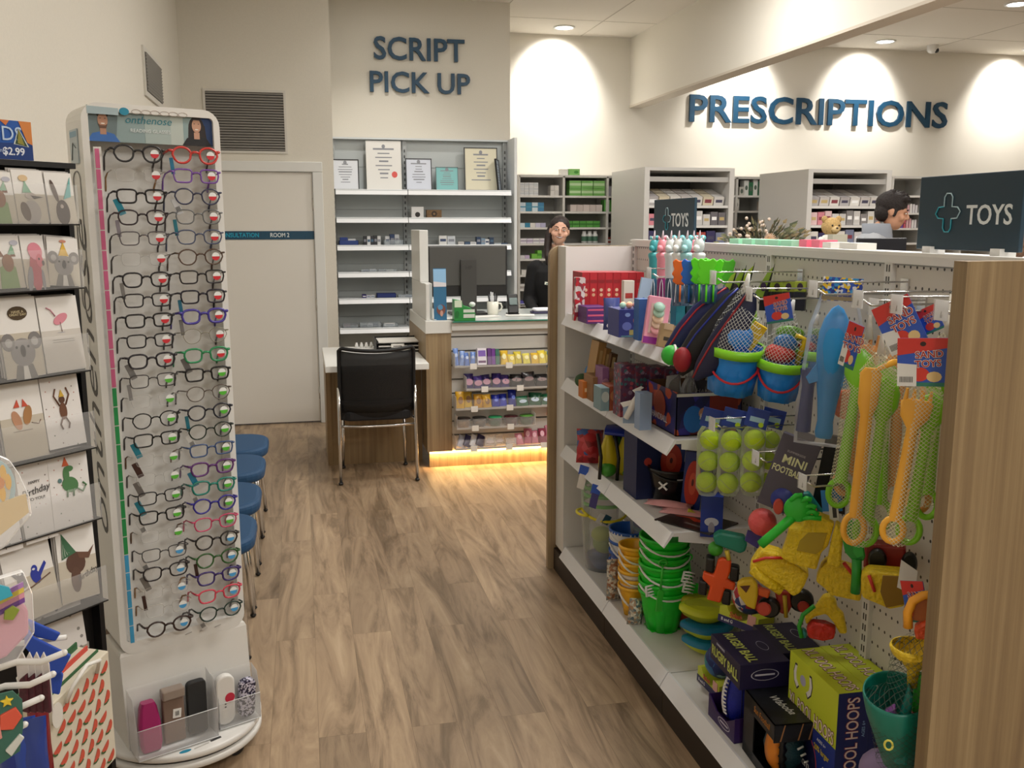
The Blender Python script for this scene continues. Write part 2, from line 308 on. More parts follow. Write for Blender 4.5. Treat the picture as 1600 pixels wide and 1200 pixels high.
t = thing('air_vent', 'narrow grey louvred air vent on the left side wall', 'vent', (-.845, 0, 0))
y0, y1 = P(225, 120, 'X', -.845).y, P(248, 120, 'X', -.845).y; z0, z1 = P(236, 150, 'X', -.845).z, P(236, 95, 'X', -.845).z
b = MB(); b.bb((0, y0 - .04, z0 - .03), (.012, y1 + .04, z1 + .03), M('#cfcbc2', .5)); b.build('frame', t)
b = MB(); b.bb((.012, y0, z0), (.014, y1, z1), M('#56534f', .7)); b.build('backing', t)
b = MB()
for i in range(12): b.box((.018, (y0 + y1) / 2, z0 + (z1 - z0) * (i + .5) / 12), (.004, y1 - y0, .013), M('#88857f'), Matrix.Rotation(R(25), 4, 'Y'))
b.build('louvres', t)
# raised letters on the walls
def letters(txt, x0, x1, zb, zt, y, label):
    """one plane of raised letters filling x0..x1, zb..zt"""
    vs, fs = text_geo(txt, .014, 'LEFT'); xs = [v[0] for v in vs]; zs = [v[1] for v in vs]; b = MB(); kx = (x1 - x0) / (max(xs) - min(xs)); kz = (zt - zb) / (max(zs) - min(zs))
    b.add([((v[0] - min(xs)) * kx, -v[2] * .025, (v[1] - min(zs)) * kz) for v in vs], fs, TEAL)
    o = b.build('wall_lettering'); o.location = (x0, y - .006, zb); return tag(o, label, 'sign')
letters('SCRIPT', .686, 1.487, 3.04, 3.235, 8.6, 'raised dark teal letters SCRIPT on the wall above the certificates')
letters('PICK UP', .646, 1.535, 2.765, 2.945, 8.6, 'raised dark teal letters PICK UP on the wall under SCRIPT')
letters('PRESCRIPTIONS', 4.19, 7.395, 2.72, 3.015, 9.9, 'raised dark teal letters PRESCRIPTIONS on the back wall')
# ceiling lights: bodies of the added unseen panels, then the downlights
for i, (x, y) in enumerate(ADDED_PANELS):
    t = thing('added_light_panel', 'added unseen ceiling light panel over the shop floor', 'ceiling light', (x, y, CEIL), group='added unseen light panels over the shop')
    b = MB()
    for a, c in (((-.3, -.3, -.02), (-.285, .3, 0)), ((.285, -.3, -.02), (.3, .3, 0)), ((-.285, -.3, -.02), (.285, -.285, 0)), ((-.285, .285, -.02), (.285, .3, 0))): b.bb(a, c, WHITE)
    b.build('frame', t); b = MB(); b.bb((-.285, -.285, -.01), (.285, .285, -.004), M('#fff4e2', .5, emit=1.5)); b.build('diffuser', t)
DL = [(.75, 7.75, 'above the certificate shelving', 55), (2.66, 9.5, 'over the wall left of the beam', 120), (4.75, 9.45, 'hidden behind the beam over the letters', 100), (6.24, 9.45, 'beside the dome camera', 100), (8.14, 9.5, 'nearest the right edge of the photo above the wall', 100), (6.34, 7.63, 'at the upper right corner of the photo', 90)]
for x, y, wh, e in DL:
    t = thing('downlight', 'round recessed downlight in the ceiling ' + wh, 'downlight', (x, y, CEIL))
    b = MB(); b.lathe([(.11, 0), (.11, -.012), (.085, -.012), (.085, -.001)], WHITE, 24); b.build('trim_ring', t)
    b = MB(); b.lathe([(.001, -.004), (.084, -.004)], M('#ffffff', .4, emit=30), 24); b.build('lens', t)
    l = bpy.data.lights.new('downlight_lamp', 'SPOT'); l.energy = e; l.spot_size = R(92 if y > 9 else 110); l.spot_blend = .55; l.shadow_soft_size = .06; l.color = (1, .96, .9)
    o = bpy.data.objects.new('downlight_lamp', l); scn.collection.objects.link(o); o.parent = t; o.location = (0, 0, -.02); o.rotation_euler = (R(44) if y > 9 else 0, 0, 0)
    if y > 9: l = l.copy(); l.spot_size = R(120); l.energy = 55; l.spot_blend = .8; o = bpy.data.objects.new('downlight_wide_lamp', l); scn.collection.objects.link(o); o.parent = t; o.location = (0, 0, -.02)
# dome camera
c = P(1452, 76, 'Z', CEIL); t = thing('security_camera', 'small white dome security camera on the ceiling above PRESCRIPTIONS', 'security camera', (6.9, 9.55, CEIL))
b = MB(); b.lathe([(.06, 0), (.06, -.05), (.052, -.07), (.03, -.085), (.001, -.09)], WHITE, 20); b.build('housing', t)
b = MB(); b.ball((.022, -.035, -.06), .028, BLACK); b.build('lens', t)
# ================================================================= certificate shelving behind the desk
ZS = [1.874, 1.636, 1.401, 1.169, .940, .681]     # lower edge of each shelf lip
SH_NAMES = ['top', 'second', 'third', 'fourth', 'fifth', 'lowest visible']
STEEL = M('#cfd4d6', .4); STEELB = M('#bcc2c2', .45); UPR = M('#a9adad', .4)
t = thing('shelving_unit', 'tall white steel shelving unit with certificates on its top shelf', 'shelving', (0, 0, 0))
b = MB(); b.bb((.29, 8.56, 0), (1.9, 8.59, 2.36), STEELB)
for z in (2.12, 1.75, 1.5, 1.27, 1.03, .8): b.bb((.29, 8.557, z), (1.9, 8.56, z + .004), M('#94999a'))
b.build('back_panel', t)
for x in (.305, .93, 1.84):
    b = MB(); b.bb((x - .018, 8.53, 0), (x + .018, 8.56, 2.36), UPR)
    for k in range(44): b.bb((x - .006, 8.5285, .1 + k * .05), (x + .006, 8.5305, .125 + k * .05), M('#4a4d4e'))
    b.build('upright', t)
b = MB(); b.bb((1.86, 8.22, 0), (1.885, 8.56, 2.37), M('#d9dcdc', .4)); b.build('side_panel', t)
b = MB(); b.bb((.29, 8.5, 2.355), (1.86, 8.59, 2.37), STEEL); b.build('top_rail', t)
for z in ZS:
    for x0, x1 in ((.31, .922), (.928, 1.84)):
        b = MB(); b.bb((x0, 8.26, z + .03), (x1, 8.555, z + .042), STEEL); b.quad((x0, 8.245, z), (x1, 8.245, z), (x1, 8.265, z + .045), (x0, 8.265, z + .045), M('#eef0f2', .3)); b.bb((x0, 8.262, z), (x1, 8.268, z + .04), STEEL)
        o = b.build('shelf', t)
# framed certificates
def cert(x0, x1, zt, paper, fr, label, rz=0, seal=None, y=8.42, lines=8, fb=.008, lc='#8d8f96'):
    w_, h = x1 - x0, zt - 1.917; t = thing('framed_certificate', label, 'framed certificate', ((x0 + x1) / 2, y, 1.917), rot=(R(-6), 0, rz))
    b = MB()
    for a, c in (((-w_ / 2, -.008, 0), (-w_ / 2 + fb, .008, h)), ((w_ / 2 - fb, -.008, 0), (w_ / 2, .008, h)), ((-w_ / 2, -.008, 0), (w_ / 2, .008, fb)), ((-w_ / 2, -.008, h - fb), (w_ / 2, .008, h))): b.bb(a, c, M(fr, .35))
    b.build('frame', t)
    b = MB(); b.bb((-w_ / 2 + fb, -.004, fb), (w_ / 2 - fb, .004, h - fb), M(paper, .7)); rr = random.Random(x0)
    for k in range(lines):
        z = h * (.82 - .66 * k / lines); ww = w_ * rr.uniform(.2, .62); b.bb((-ww / 2, -.0046, z), (ww / 2, -.004, z + h * (.022 if k % 3 else .034)), M(lc, .8))
    b.prism(ell(.03, .035, 14, 0, h * .89), .001, M(lc, .7), frame((0, -.0042, 0), (1, 0, 0), (0, 0, 1)))
    if seal: b.prism(ell(.05, .055, 16, w_ * .3, h * .32), .001, M(seal), frame((0, -.0044, 0), (1, 0, 0), (0, 0, 1)))
    b.build('certificate', t); return t
zc = lambda y: P(650, y, 'Y', 8.42).z
xc = lambda x: P(x, 270, 'Y', 8.42).x
cert(xc(518), xc(561), zc(250), '#dfe2e8', '#17181a', 'black framed white certificate leaning at the left end of the top shelf')
cert(xc(573), xc(628), zc(220), '#e6e4df', '#dcdad4', 'large unframed cream certificate with a red seal', seal='#d8564f', fb=.003, y=8.44)
cert(xc(634), xc(675), zc(247), '#d5dae6', '#151618', 'black framed pale blue certificate in the middle of the shelf')
cert(xc(681), xc(716), zc(260), '#86c0c0', '#55686a', 'small turquoise certificate between two black frames', fb=.005)
cert(xc(726), xc(778), zc(228), '#ded8c0', '#151412', 'tall black framed cream certificate, tallest on the shelf')
cert(xc(786) - .15, xc(786) + .09, zc(247), '#b9c2cc', '#151618', 'black framed certificate turned sideways against the shelf end', rz=R(72), y=8.42)
# small goods on the shelves
def px_box(name, label, x0, y0, x1, y1, Y, d, m, z=None, prints=(), texts=(), group=None, cat='box', rz=0, bevel=0):
    """carton whose front face at depth Y spans the given outline of the photograph, standing at height z"""
    a = P(x0, (y0 + y1) / 2, 'Y', Y).x; c = P(x1, (y0 + y1) / 2, 'Y', Y).x; top = P((x0 + x1) / 2, y0, 'Y', Y).z; bot = P((x0 + x1) / 2, y1, 'Y', Y).z if z is None else z
    return carton(name, label, cat, ((a + c) / 2, Y + d / 2, bot), c - a, d, max(.01, top - bot), m, rz, prints, texts, group, bevel=bevel)
S2 = ZS[1] + .043; S3 = ZS[2] + .043; S4 = ZS[3] + .043; S5 = ZS[4] + .043; S6 = ZS[5] + .043
px_box('timer_box', 'small white box with a round black dial on the second shelf', 643, 323, 662, 345, 8.36, .06, '#e3e1df', S2, prints=[('f', 0, -.02, .045, .045, '#2a2523', 'o')])
o = px_box('carved_box', 'small brown wooden box beside the white dial box', 667, 328, 690, 345, 8.36, .07, M('#7a5c3b', .6, noise=.3, bs=90), S2, prints=[('f', 0, 0, .05, .05, '#3a2a1c', 'o'), ('f', 0, 0, .02, .02, '#8d6d48', 'o')], bevel=.01)
TRAYB = clear('shelf_tray', '#dfe6ea', .25)
def tray(x0, x1, y0, z, d, label, Y=8.33, m=None):
    a, c = P(x0, y0, 'Y', Y).x, P(x1, y0, 'Y', Y).x; h = P(x0, y0, 'Y', Y).z - z; b = MB(); w_ = c - a; m = m or TRAYB
    b.bb((0, 0, 0), (w_, d, .003), m); b.bb((0, 0, 0), (w_, .003, h), m); b.bb((0, d - .003, 0), (w_, d, h), m); b.bb((0, 0, 0), (.003, d, h), m); b.bb((w_ - .003, 0, 0), (w_, d, h), m)
    o = b.build('storage_tray'); o.location = (a, Y, z); return tag(o, label, 'tray')
def goods(x0, x1, n, y0, z, Y, cols, nm, label, grp, hv=.02, dz=0):
    xs = [P(x, y0, 'Y', Y).x for x in (x0, x1)]; w_ = (xs[1] - xs[0]) / n; h0 = P(x0, y0, 'Y', Y).z - z
    rr = random.Random(x0 * 7 + y0)
    for i in range(n):
        h = max(.012, h0 - rr.random() * hv); c = cols[i % len(cols)]
        carton(nm, label, 'box', (xs[0] + w_ * (i + .5), Y + .05, z), w_ * .93, rr.uniform(.05, .09), h, c, 0, [('f', 0, 0, w_ * .7, h * .3, rr.choice(['#3b4a6b', '#e6e6e2', '#4f6d86', '#8d8f98']))], group=grp)
goods(531, 556, 2, 371, S3, 8.34, ['#28418c', '#dfe2e4'], 'product_carton', 'carton in the blue tray at the left end of the third shelf', 'cartons in the blue tray')
tray(530, 560, 376, S3, .12, 'blue plastic tray at the left end of the third shelf', 8.325, M('#2b4486', .4))
goods(568, 595, 5, 368, S3, 8.34, ['#35363a', '#e2e2e2', '#3a3a3f'], 'slim_carton', 'slim black and white carton in the row beside the blue tray', 'slim cartons on the third shelf', .008)
goods(602, 624, 3, 366, S3, 8.34, ['#dfe1e2', '#2e4268', '#c9cdd0'], 'product_carton', 'carton in the clear tray left of the white post on the third shelf', 'cartons left of the white post')
tray(600, 630, 375, S3, .12, 'clear tray of cartons left of the white post')
goods(686, 712, 2, 367, S3, 8.34, ['#e0e0de', '#ccd1d6'], 'product_carton', 'pale carton on the third shelf above the monitor left end', 'pale cartons over the monitor')
goods(716, 745, 3, 377, S3, 8.34, ['#d8d4cd', '#33435e', '#e4e4e2'], 'product_carton', 'low carton on the third shelf above the monitor middle', 'low cartons over the monitor', .01)
goods(745, 772, 4, 370, S3, 8.34, ['#2d415f', '#7c94a9', '#e2e2e2', '#2e3f57'], 'product_carton', 'blue carton on the third shelf above the monitor right half', 'blue cartons over the monitor', .03)
goods(773, 795, 2, 380, S3, 8.34, ['#ccd0d0', '#41506c'], 'product_carton', 'carton at the right end of the third shelf', 'cartons at the right end of the third shelf')
goods(568, 588, 2, 421, S4, 8.34, ['#2c4a86', '#dcdfe2'], 'product_carton', 'carton in the clear tray on the fourth shelf', 'cartons on the fourth shelf'); tray(564, 591, 421, S4, .1, 'clear tray on the fourth shelf, left one')
goods(592, 616, 2, 421, S4, 8.34, ['#39434e', '#d8d6c8'], 'product_carton', 'dark carton in the right tray on the fourth shelf', 'cartons in the right tray on the fourth shelf'); tray(590, 620, 421, S4, .1, 'clear tray on the fourth shelf, right one')
goods(566, 586, 3, 459, S5, 8.34, ['#3a2f6e', '#d6d4dc', '#d8d9dc'], 'product_carton', 'purple and white carton on the fifth shelf', 'purple cartons on the fifth shelf')
tray(589, 619, 459, S5, .11, 'dark blue tray on the fifth shelf', 8.33, M('#24336f', .4)); tray(622, 646, 461, S5, .1, 'clear tray beside the dark blue tray on the fifth shelf')
goods(625, 643, 2, 463, S5, 8.35, ['#8a93a0', '#5c6b8a'], 'product_carton', 'grey carton in the clear tray on the fifth shelf', 'grey cartons on the fifth shelf')
goods(538, 558, 2, 508, S6, 8.34, ['#7a3a3a', '#2e2e3c'], 'product_carton', 'red and black carton at the left end of the lowest visible shelf', 'red cartons on the lowest visible shelf'); tray(536, 560, 507, S6, .1, 'clear tray at the left end of the lowest visible shelf')
goods(565, 592, 3, 506, S6, 8.34, ['#6c7684', '#d5d8da', '#445268'], 'product_carton', 'grey carton in the middle tray of the lowest visible shelf', 'grey cartons on the lowest visible shelf'); tray(562, 596, 505, S6, .1, 'clear tray in the middle of the lowest visible shelf')
goods(600, 618, 1, 502, S6, 8.34, ['#e4e3e1'], 'product_carton', 'white carton in the right tray of the lowest visible shelf', None); tray(598, 622, 506, S6, .1, 'clear tray at the right of the lowest visible shelf')
# ================================================================= consulting desk
t = thing('desk', 'low desk with a white top and oak panels in front of the shelving', 'desk', (0, 0, 0))
b = MB(); b.bb((.125, 5.92, .705), (.778, 6.862, .745), M('#e8e8e4', .35)); b.build('tabletop', t, bevel=.003)
b = MB(); b.bb((.14, 6.34, 0), (.778, 6.37, .703), TIMB2); b.build('modesty_panel', t)
b = MB(); b.bb((.132, 6.33, 0), (.165, 6.862, .704), TIMB2); b.build('side_panel', t)
t = thing('document_trays', 'stack of black document trays at the back of the white desk', 'document tray', (.66, 6.62, .745))
for k in range(3):
    b = MB(); z = .006 + k * .028; b.bb((-.17, -.13, z), (.17, .13, z + .003), BLACK); b.bb((-.17, .127, z), (.17, .13, z + .022), BLACK)
    for s in (-1, 1): b.bb((s * .17 - .002, -.13, z if k else 0), (s * .17 + .002, .13, z + .024), BLACK)
    b.build('tray', t)
    b = MB(); b.bb((-.155, -.122, z + .004), (.155, .12, z + .012), PAPER); b.build('paper', t)
b = MB(); b.bb((-.07, -.136, 0.035), (.02, -.131, .06), PAPER); b.bb((-.055, -.1365, .04), (.005, -.136, .046), DARK); o = b.build('label_card', t); o['label'] = 'white label card'
for k in range(4):
    o = MB().lathe([(.001, 0), (.012, 0), (.012, .02), (.007, .028), (.007, .036), (.001, .036)], WHITE, 12).build('small_bottle'); o.location = (.37 + k * .035, 6.8, .745); tag(o, 'tiny white bottle on the back of the white desk', 'bottle', 'tiny bottles on the desk')
# mesh-back chair
t = thing('mesh_chair', 'black mesh-backed chair with chrome legs pulled up to the white desk', 'chair', (.438, 5.85, 0))
MESHM = M('#08080a', .6)
def meshback():
    m = bpy.data.materials.new('woven_black_mesh'); m.use_nodes = True; nt = m.node_tree; b_ = nt.nodes['Principled BSDF']; b_.inputs['Base Color'].default_value = lin('#0a0a0b'); b_.inputs['Roughness'].default_value = .6
    tr = nt.nodes.new('ShaderNodeBsdfTransparent'); mx = nt.nodes.new('ShaderNodeMixShader'); mx.inputs[0].default_value = .86
    nt.links.new(tr.outputs[0], mx.inputs[1]); nt.links.new(b_.outputs[0], mx.inputs[2]); nt.links.new(mx.outputs[0], nt.nodes['Material Output'].inputs[0]); return m
MB_ = meshback()
def back_pt(u, v):      # u -1..1, v 0..1
    return Vector((u * (.232 + .0 * v), -.02 - .06 * (1 - abs(u) ** 2) + .03 * (1 - v), .46 + v * .395 - .018 * (1 - abs(u) ** 2) * v))
b = MB(); rows = []
for j in range(9): rows.append([back_pt(-1 + 2 * i / 12, j / 8) for i in range(13)])
vs = [p for r_ in rows for p in r_]; b.add(vs, [(j * 13 + i, j * 13 + i + 1, (j + 1) * 13 + i + 1, (j + 1) * 13 + i) for j in range(8) for i in range(12)], MB_, True); o = b.build('back_mesh', t, solid=.004)
b = MB(); pts = [back_pt(-1, v / 6) for v in range(7)] + [back_pt(-.95, 1.03)] + [back_pt(u / 6 - 1 + .1, 1.045) for u in range(0, 12)] + [back_pt(.95, 1.03)] + [back_pt(1, 1 - v / 6) for v in range(7)]
b.tube(pts, .012, MESHM, 8); b.build('backrest_frame', t)
b = MB(); b.prism(rrect(.44, .43, .07, 6), .065, M('#0b0b10', .7), T3((0, .19, .405))); b.build('seat', t, bevel=.012)
b = MB()
b.rings([[back_pt(-.98 + 1.96 * i / 12, v) + Vector((0, -.002 + dy, 0)) for i in range(13)] + [back_pt(.98 - 1.96 * i / 12, v) + Vector((0, .018 + dy, 0)) for i in range(13)] for v, dy in ((-.16, .06), (-.12, .03), (-.02, .006), (.2, 0))], M('#0a0a0e', .7)); b.build('lower_back_cover', t)
for s in (-1, 1):
    b = MB(); b.tube([(s * .238, .0, .62), (s * .238, -.005, .46), (s * .240, -.015, .28), (s * .242, -.03, .02)], .011, CHROME); b.ball((s * .242, -.03, .011), (.016, .02, .011), BLACK); b.build('leg', t)
    b = MB(); b.tube([(s * .2, .34, .40), (s * .205, .36, .2), (s * .21, .38, .02)], .011, CHROME); b.ball((s * .21, .38, .011), (.016, .02, .011), BLACK); b.build('leg', t)
    b = MB(); b.tube([(s * .237, -.005, .405), (s * .2, .34, .402)], .009, CHROME); b.build('seat_rail', t)
b = MB(); b.tube([(-.235, .0, .372), (-.1, -.005, .366), (.1, -.005, .366), (.235, .0, .372)], .009, CHROME); b.build('crossbar', t)
# ================================================================= service counter
CY = 6.1
t = thing('service_counter', 'oak service counter with a white corner cap, glass top and slatted lolly front', 'counter', (0, 0, 0))
b = MB(); b.bb((.783, CY, .115), (.952, CY + .05, .915), TIMBER); b.bb((.783, CY + .05, .115), (.83, 7.06, .915), TIMBER); b.build('corner_panel', t)
b = MB(); b.bb((.78, CY - .01, .915), (.957, CY + .9, 1.0), WHITEG); b.bb((.79, 6.25, 1.0), (.85, 6.9, 1.235), WHITEG); b.bb((.79, 6.12, 1.0), (.815, 6.26, 1.24), WHITEG); b.bb((.79, 6.42, 1.235), (.85, 6.9, 1.585), WHITEG); b.build('white_hutch', t, bevel=.004)
SLAT = M('#c9c8c4', .4)
b = MB(); b.bb((.952, CY + .02, .115), (3.0, CY + .04, .985), SLAT)
for k in range(9):
    z = .135 + k * .095; b.bb((.952, CY + .004, z), (3.0, CY + .02, z + .083), SLAT)
    b.bb((.952, CY + .018, z + .083), (3.0, CY + .0195, z + .095), M('#6f6d69'))
b.build('slatwall_front', t)
b = MB(); b.bb((.953, CY - .03, .915 + .02), (3.0, CY + .5, .985), M('#dededa', .4)); b.build('counter_edge', t)
b = MB(); b.bb((.953, CY - .06, .991), (3.0, 6.85, .999), M('#cfd6d2', .12)); b.bb((.953, CY - .064, .991), (3.0, CY - .06, .999), M('#3f8a74', .1)); b.build('glass_top', t)
b = MB(); b.bb((.953, CY + .5, .95), (3.0, 6.9, .985), M('#d9d8d3', .4)); b.build('worktop', t)
b = MB(); b.bb((.80, CY + .035, 0), (3.0, CY + .06, .115), TIMBER); b.build('kick_panel', t)
b = MB(); b.bb((.80, CY + .008, .1), (3.0, CY + .03, .112), M('#ffc873', .4, emit=9)); o = b.build('light_strip', t); o['label'] = 'warm glowing strip under the counter'
area('strip_lamp', (1.9, CY + .018, .098), 2.2, .02, 9, (R(0), 0, 0), (1, .62, .25))
# lolly trays and bags
def lolly_tray(z, x0, x1, label):
    t = thing('slatwall_tray', label, 'tray', (0, CY, z)); b = MB()
    b.bb((x0, -.12, 0), (x1, 0, .003), CLR); b.quad((x0, -.125, .07), (x1, -.125, .07), (x1, -.12, 0), (x0, -.12, 0), CLR); b.bb((x0, -.121, .0), (x1, -.119, .012), M('#b8b4b0', .3)); b.bb((x0, -.12, 0), (x0 + .003, 0, .09), CLR); b.bb((x1 - .003, -.12, 0), (x1, 0, .09), CLR)
    b.build('tray_body', t)
    for k in range(int((x1 - x0) / .24)):
        o = MB().bb((x0 + .1 + k * .24, -.128, -.012), (x0 + .145 + k * .24, -.125, .026), PAPER).build('price_ticket', t); o['label'] = 'white price ticket'
def pouch(name, label, cat, loc, w_, h, d, m, rz=0, group=None, rot=None, prints=(), crimp=True, mm=None, texts=()):
    """pillow bag standing on its lower edge: soft belly, crimped ends"""
    b = MB(); R_ = []; N = 8; rr = random.Random(hash((round(loc[0], 3), round(loc[1], 3))) % 9999)
    mt = M(m, .3) if isinstance(m, str) else m
    for j in range(N + 1):
        v = j / N; th = d / 2 * (math.sin(math.pi * min(1, max(0, (v - .04) / .92))) ** .55 if crimp else 1) + .0008; ww = w_ / 2 * (1 - .06 * math.sin(math.pi * v)); jit = rr.uniform(-.03, .03) * w_
        R_.append([Vector((x * ww + jit * .4, -th * (1 - abs(x) ** 2.5) * (1 + rr.uniform(-.15, .15)), v * h)) for x in (-1, -.7, -.35, 0, .35, .7, 1)] + [Vector((x * ww + jit * .4, th * (1 - abs(x) ** 2.5), v * h)) for x in (.7, .35, 0, -.35, -.7)])
    b.rings(R_, mt)
    T = frame((0, -d / 2 - .0005, h / 2), (1, 0, 0), (0, 0, 1))
    for cx, cy, pw, ph, c in prints: b.prism(ell(pw * w_, ph * h, 14, cx * w_, cy * h), .001, M(c), T)
    for s, cx, cy, sz, c in texts: b.text(s, sz, T @ T3((cx * w_, cy * h, .0012)), M(c), .0006)
    o = b.build(name); o.location = loc; o.rotation_euler = rot or (0, 0, rz); return tag(o, label, cat, group)
rows = [(.700, 'top'), (.545, 'second'), (.415, 'third'), (.285, 'fourth'), (.146, 'bottom')]
for (z, n), x0, x1 in zip(rows, (.955, 1.03, .96, .965, .955), (1.66, 1.60, 1.66, 1.50, 1.9)): lolly_tray(z, x0, x1, 'clear lolly tray on the slatted counter front, %s row' % n)
def bagrow(x0, x1, n, z, h, cols, nm, label, grp, pr=(), lean=-.25, dz=.02):
    rr = random.Random(x0 * 99)
    for i in range(n):
        x = x0 + (x1 - x0) * (i + .5) / n
        pouch(nm, label, 'lolly bag', (x, CY - .06 + rr.uniform(-.02, .02), z + .004), (x1 - x0) / n * 1.05, h + rr.uniform(-dz, dz), .035, cols[i % len(cols)], rr.uniform(-.15, .15), grp, (lean + rr.uniform(-.1, .1), rr.uniform(-.08, .08), rr.uniform(-.2, .2)), pr)
bagrow(.96, 1.10, 4, .700, .095, ['#6f8fd0', '#88a4dc', '#5f7fc4'], 'blue_lolly_bag', 'light blue lolly packet at the left of the top tray', 'light blue packets in the top tray', [(0, .1, .5, .25, '#c5d4f2')])
carton('purple_packet', 'purple and white packet in the top tray', 'packet', (1.145, CY - .06, .705), .06, .05, .11, '#e4dfe8', 0, [('f', 0, .02, .05, .04, '#7d5db4'), ('f', 0, -.035, .05, .015, '#5d2b62')], rot=(-.2, 0, 0))
for k in range(3): carton('violet_packet', 'dark violet packet leaning in the top tray, beside the purple and white one', 'packet', (1.195 + k * .027, CY - .06, .705), .024, .05, .108 - k * .003, ['#5c2878', '#6b2f8c', '#2f6b58'][k], 0, rot=(-.2, 0, 0), group='dark packets in the top tray')
bagrow(1.27, 1.64, 7, .700, .085, ['#e0b83a', '#e8cf48', '#d8c43c', '#e9dc62'], 'yellow_lolly_bag', 'yellow lolly bag in the top tray', 'yellow lolly bags in the top tray', [(0, 0, .5, .4, '#f2e9a8')], -.5)
bagrow(1.03, 1.34, 5, .545, .085, ['#2f1d66', '#3a2470', '#281a5a'], 'purple_lolly_bag', 'dark purple lolly bag in the second tray', 'purple lolly bags in the second tray', [(0, -.12, .8, .45, '#b0788f')], -.45)
bagrow(1.34, 1.60, 3, .545, .10, ['#1b181b', '#241d20'], 'black_lolly_bag', 'black lolly bag in the second tray', 'black lolly bags in the second tray', [(0, 0, .7, .3, '#7d5f60')], -.45)
bagrow(.965, 1.21, 4, .415, .10, ['#dba92b', '#e4bb3f', '#d79f28'], 'golden_lolly_bag', 'golden yellow lolly bag in the third tray', 'golden lolly bags in the third tray', [(.05, -.05, .5, .45, '#8a5f2c')], -.4)
bagrow(1.21, 1.38, 3, .415, .10, ['#1e2fb0', '#2338c4', '#16248c'], 'blue_lolly_bag', 'bright blue lolly bag in the third tray', 'bright blue lolly bags in the third tray', [(.1, 0, .4, .25, '#6d86ea')], -.4)
bagrow(1.38, 1.64, 3, .415, .085, ['#1d6a48', '#1a5c3e'], 'green_lolly_bag', 'dark green lolly bag in the third tray', 'dark green lolly bags in the third tray', [(0, -.1, .6, .35, '#c3d7ea')], -.4)
for k, (c, c2) in enumerate((('#c29a62', '#2a1f1a'), ('#8d7f72', '#2b2725'), ('#1f7a52', '#28965f'), ('#6b2028', '#4b1a20'), ('#2f6e2c', '#5b9a3e'))):
    t = thing('lolly_tub', ('tan', 'brown', 'green', 'dark red', 'leaf green')[k] + ' lolly tub in the fourth tray', 'tub', (1.02 + k * .108, CY - .055, .288))
    b = MB(); b.lathe([(.036, 0), (.044, .02), (.046, .06)], CLR, 18); b.build('tub', t)
    b = MB(); b.lathe([(.001, .003), (.035, .003), (.042, .02), (.043, .042), (.03, .05), (.001, .052)], M(c, .5, noise=.3, bs=150), 18); b.build('sweets', t)
    b = MB(); b.lathe([(.046, .058), (.048, .06), (.046, .064), (.001, .066)], M(c2, .4), 18); b.build('lid', t)
for k in range(4): pouch('silver_lolly_bag', 'silver and navy lolly bag at the left of the bottom tray', 'lolly bag', (1.0 + k * .042, CY - .06, .152), .07, .085, .02, ('#b9bccb', '#2c2a55', '#d5d6dc', '#30284a')[k], group='silver and navy bags in the bottom tray', rot=(-.5, .5, .2))
bagrow(1.16, 1.38, 3, .150, .06, [CLRB, CLRB], 'clear_lolly_bag', 'nearly empty clear lolly bag in the bottom tray', 'clear bags in the bottom tray', [(0, -.2, .7, .3, '#c3b4b0')], -.5)
bagrow(1.38, 1.75, 7, .150, .105, ['#d68a9d', '#b9667e', '#c97a8d', '#8b3048'], 'pink_lolly_bag', 'pink lolly bag heaped in the bottom tray', 'pink lolly bags in the bottom tray', [(0, .1, .5, .4, '#e7b3bf')], -.5, .03)
for k, (x, y, c, lb) in enumerate(((862, 560, '#2f9fd0', 'blue and green'), (862, 600, '#c7a32e', 'gold'), (862, 635, '#c1502c', 'orange'), (864, 525, '#dba08f', 'salmon'))):
    p = P(x, y, 'Y', CY - .04); pouch('hanging_lolly_bag', lb + ' lolly bag beside the far oak panel of the toy aisle', 'lolly bag', (p.x, CY - .04, p.z - .06), .07, .11, .03, c)
# things on the counter
MZ = 1.0
t = thing('computer_monitor', 'large black computer monitor seen from behind on the service counter', 'monitor', (1.137, 6.5, MZ + .001))
b = MB(); b.bb((-.282, .0, .125), (.282, .028, .475), M('#1c1b1c', .45)); b.build('screen_panel', t, bevel=.006)
b = MB(); b.bb((-.27, -.006, .2), (.27, .002, .47), M('#4a4946', .55)); b.build('back_shell', t, bevel=.004)
b = MB(); b.bb((-.055, -.04, .008), (.055, -.012, .38), M('#3b3a38', .5)); b.text('HP', .04, frame((0, -.0405, .325), (1, 0, 0), (0, 0, 1)), M('#2a2928'), .0005); b.build('stand', t, bevel=.008)
b = MB(); b.prism(rrect(.26, .2, .02), .01, M('#232222', .4), T3((0, .02, 0))); b.build('base', t)
t = thing('mug', 'white mug full of pens on the glass counter top', 'mug', (P(770, 492, 'Z', MZ).x, P(770, 492, 'Z', MZ).y, MZ)); b = MB()
b.lathe([(.001, .002), (.034, .0), (.038, .01), (.041, .095), (.038, .095), (.034, .012), (.001, .012)], M('#dad8cc', .25), 24); b.build('cup', t)
b = MB(); b.tube([(.038, 0, .08), (.058, 0, .078), (.066, 0, .055), (.056, 0, .03), (.036, 0, .024)], .006, M('#dad8cc', .25)); b.build('handle', t)
for k in range(7):
    a = k * .9; o = MB().tube([(.012 * math.cos(a), .012 * math.sin(a), .015), (.032 * math.cos(a), .03 * math.sin(a), .135 + .012 * (k % 3))], .0042, M(('#1a1a1c', '#25262c', '#cfd0d2')[k % 3], .35)).build('pen'); o.location = t.location; tag(o, 'dark pen standing in the white mug' if k % 3 < 2 else 'silver pen standing in the white mug', 'pen', 'pens in the mug')
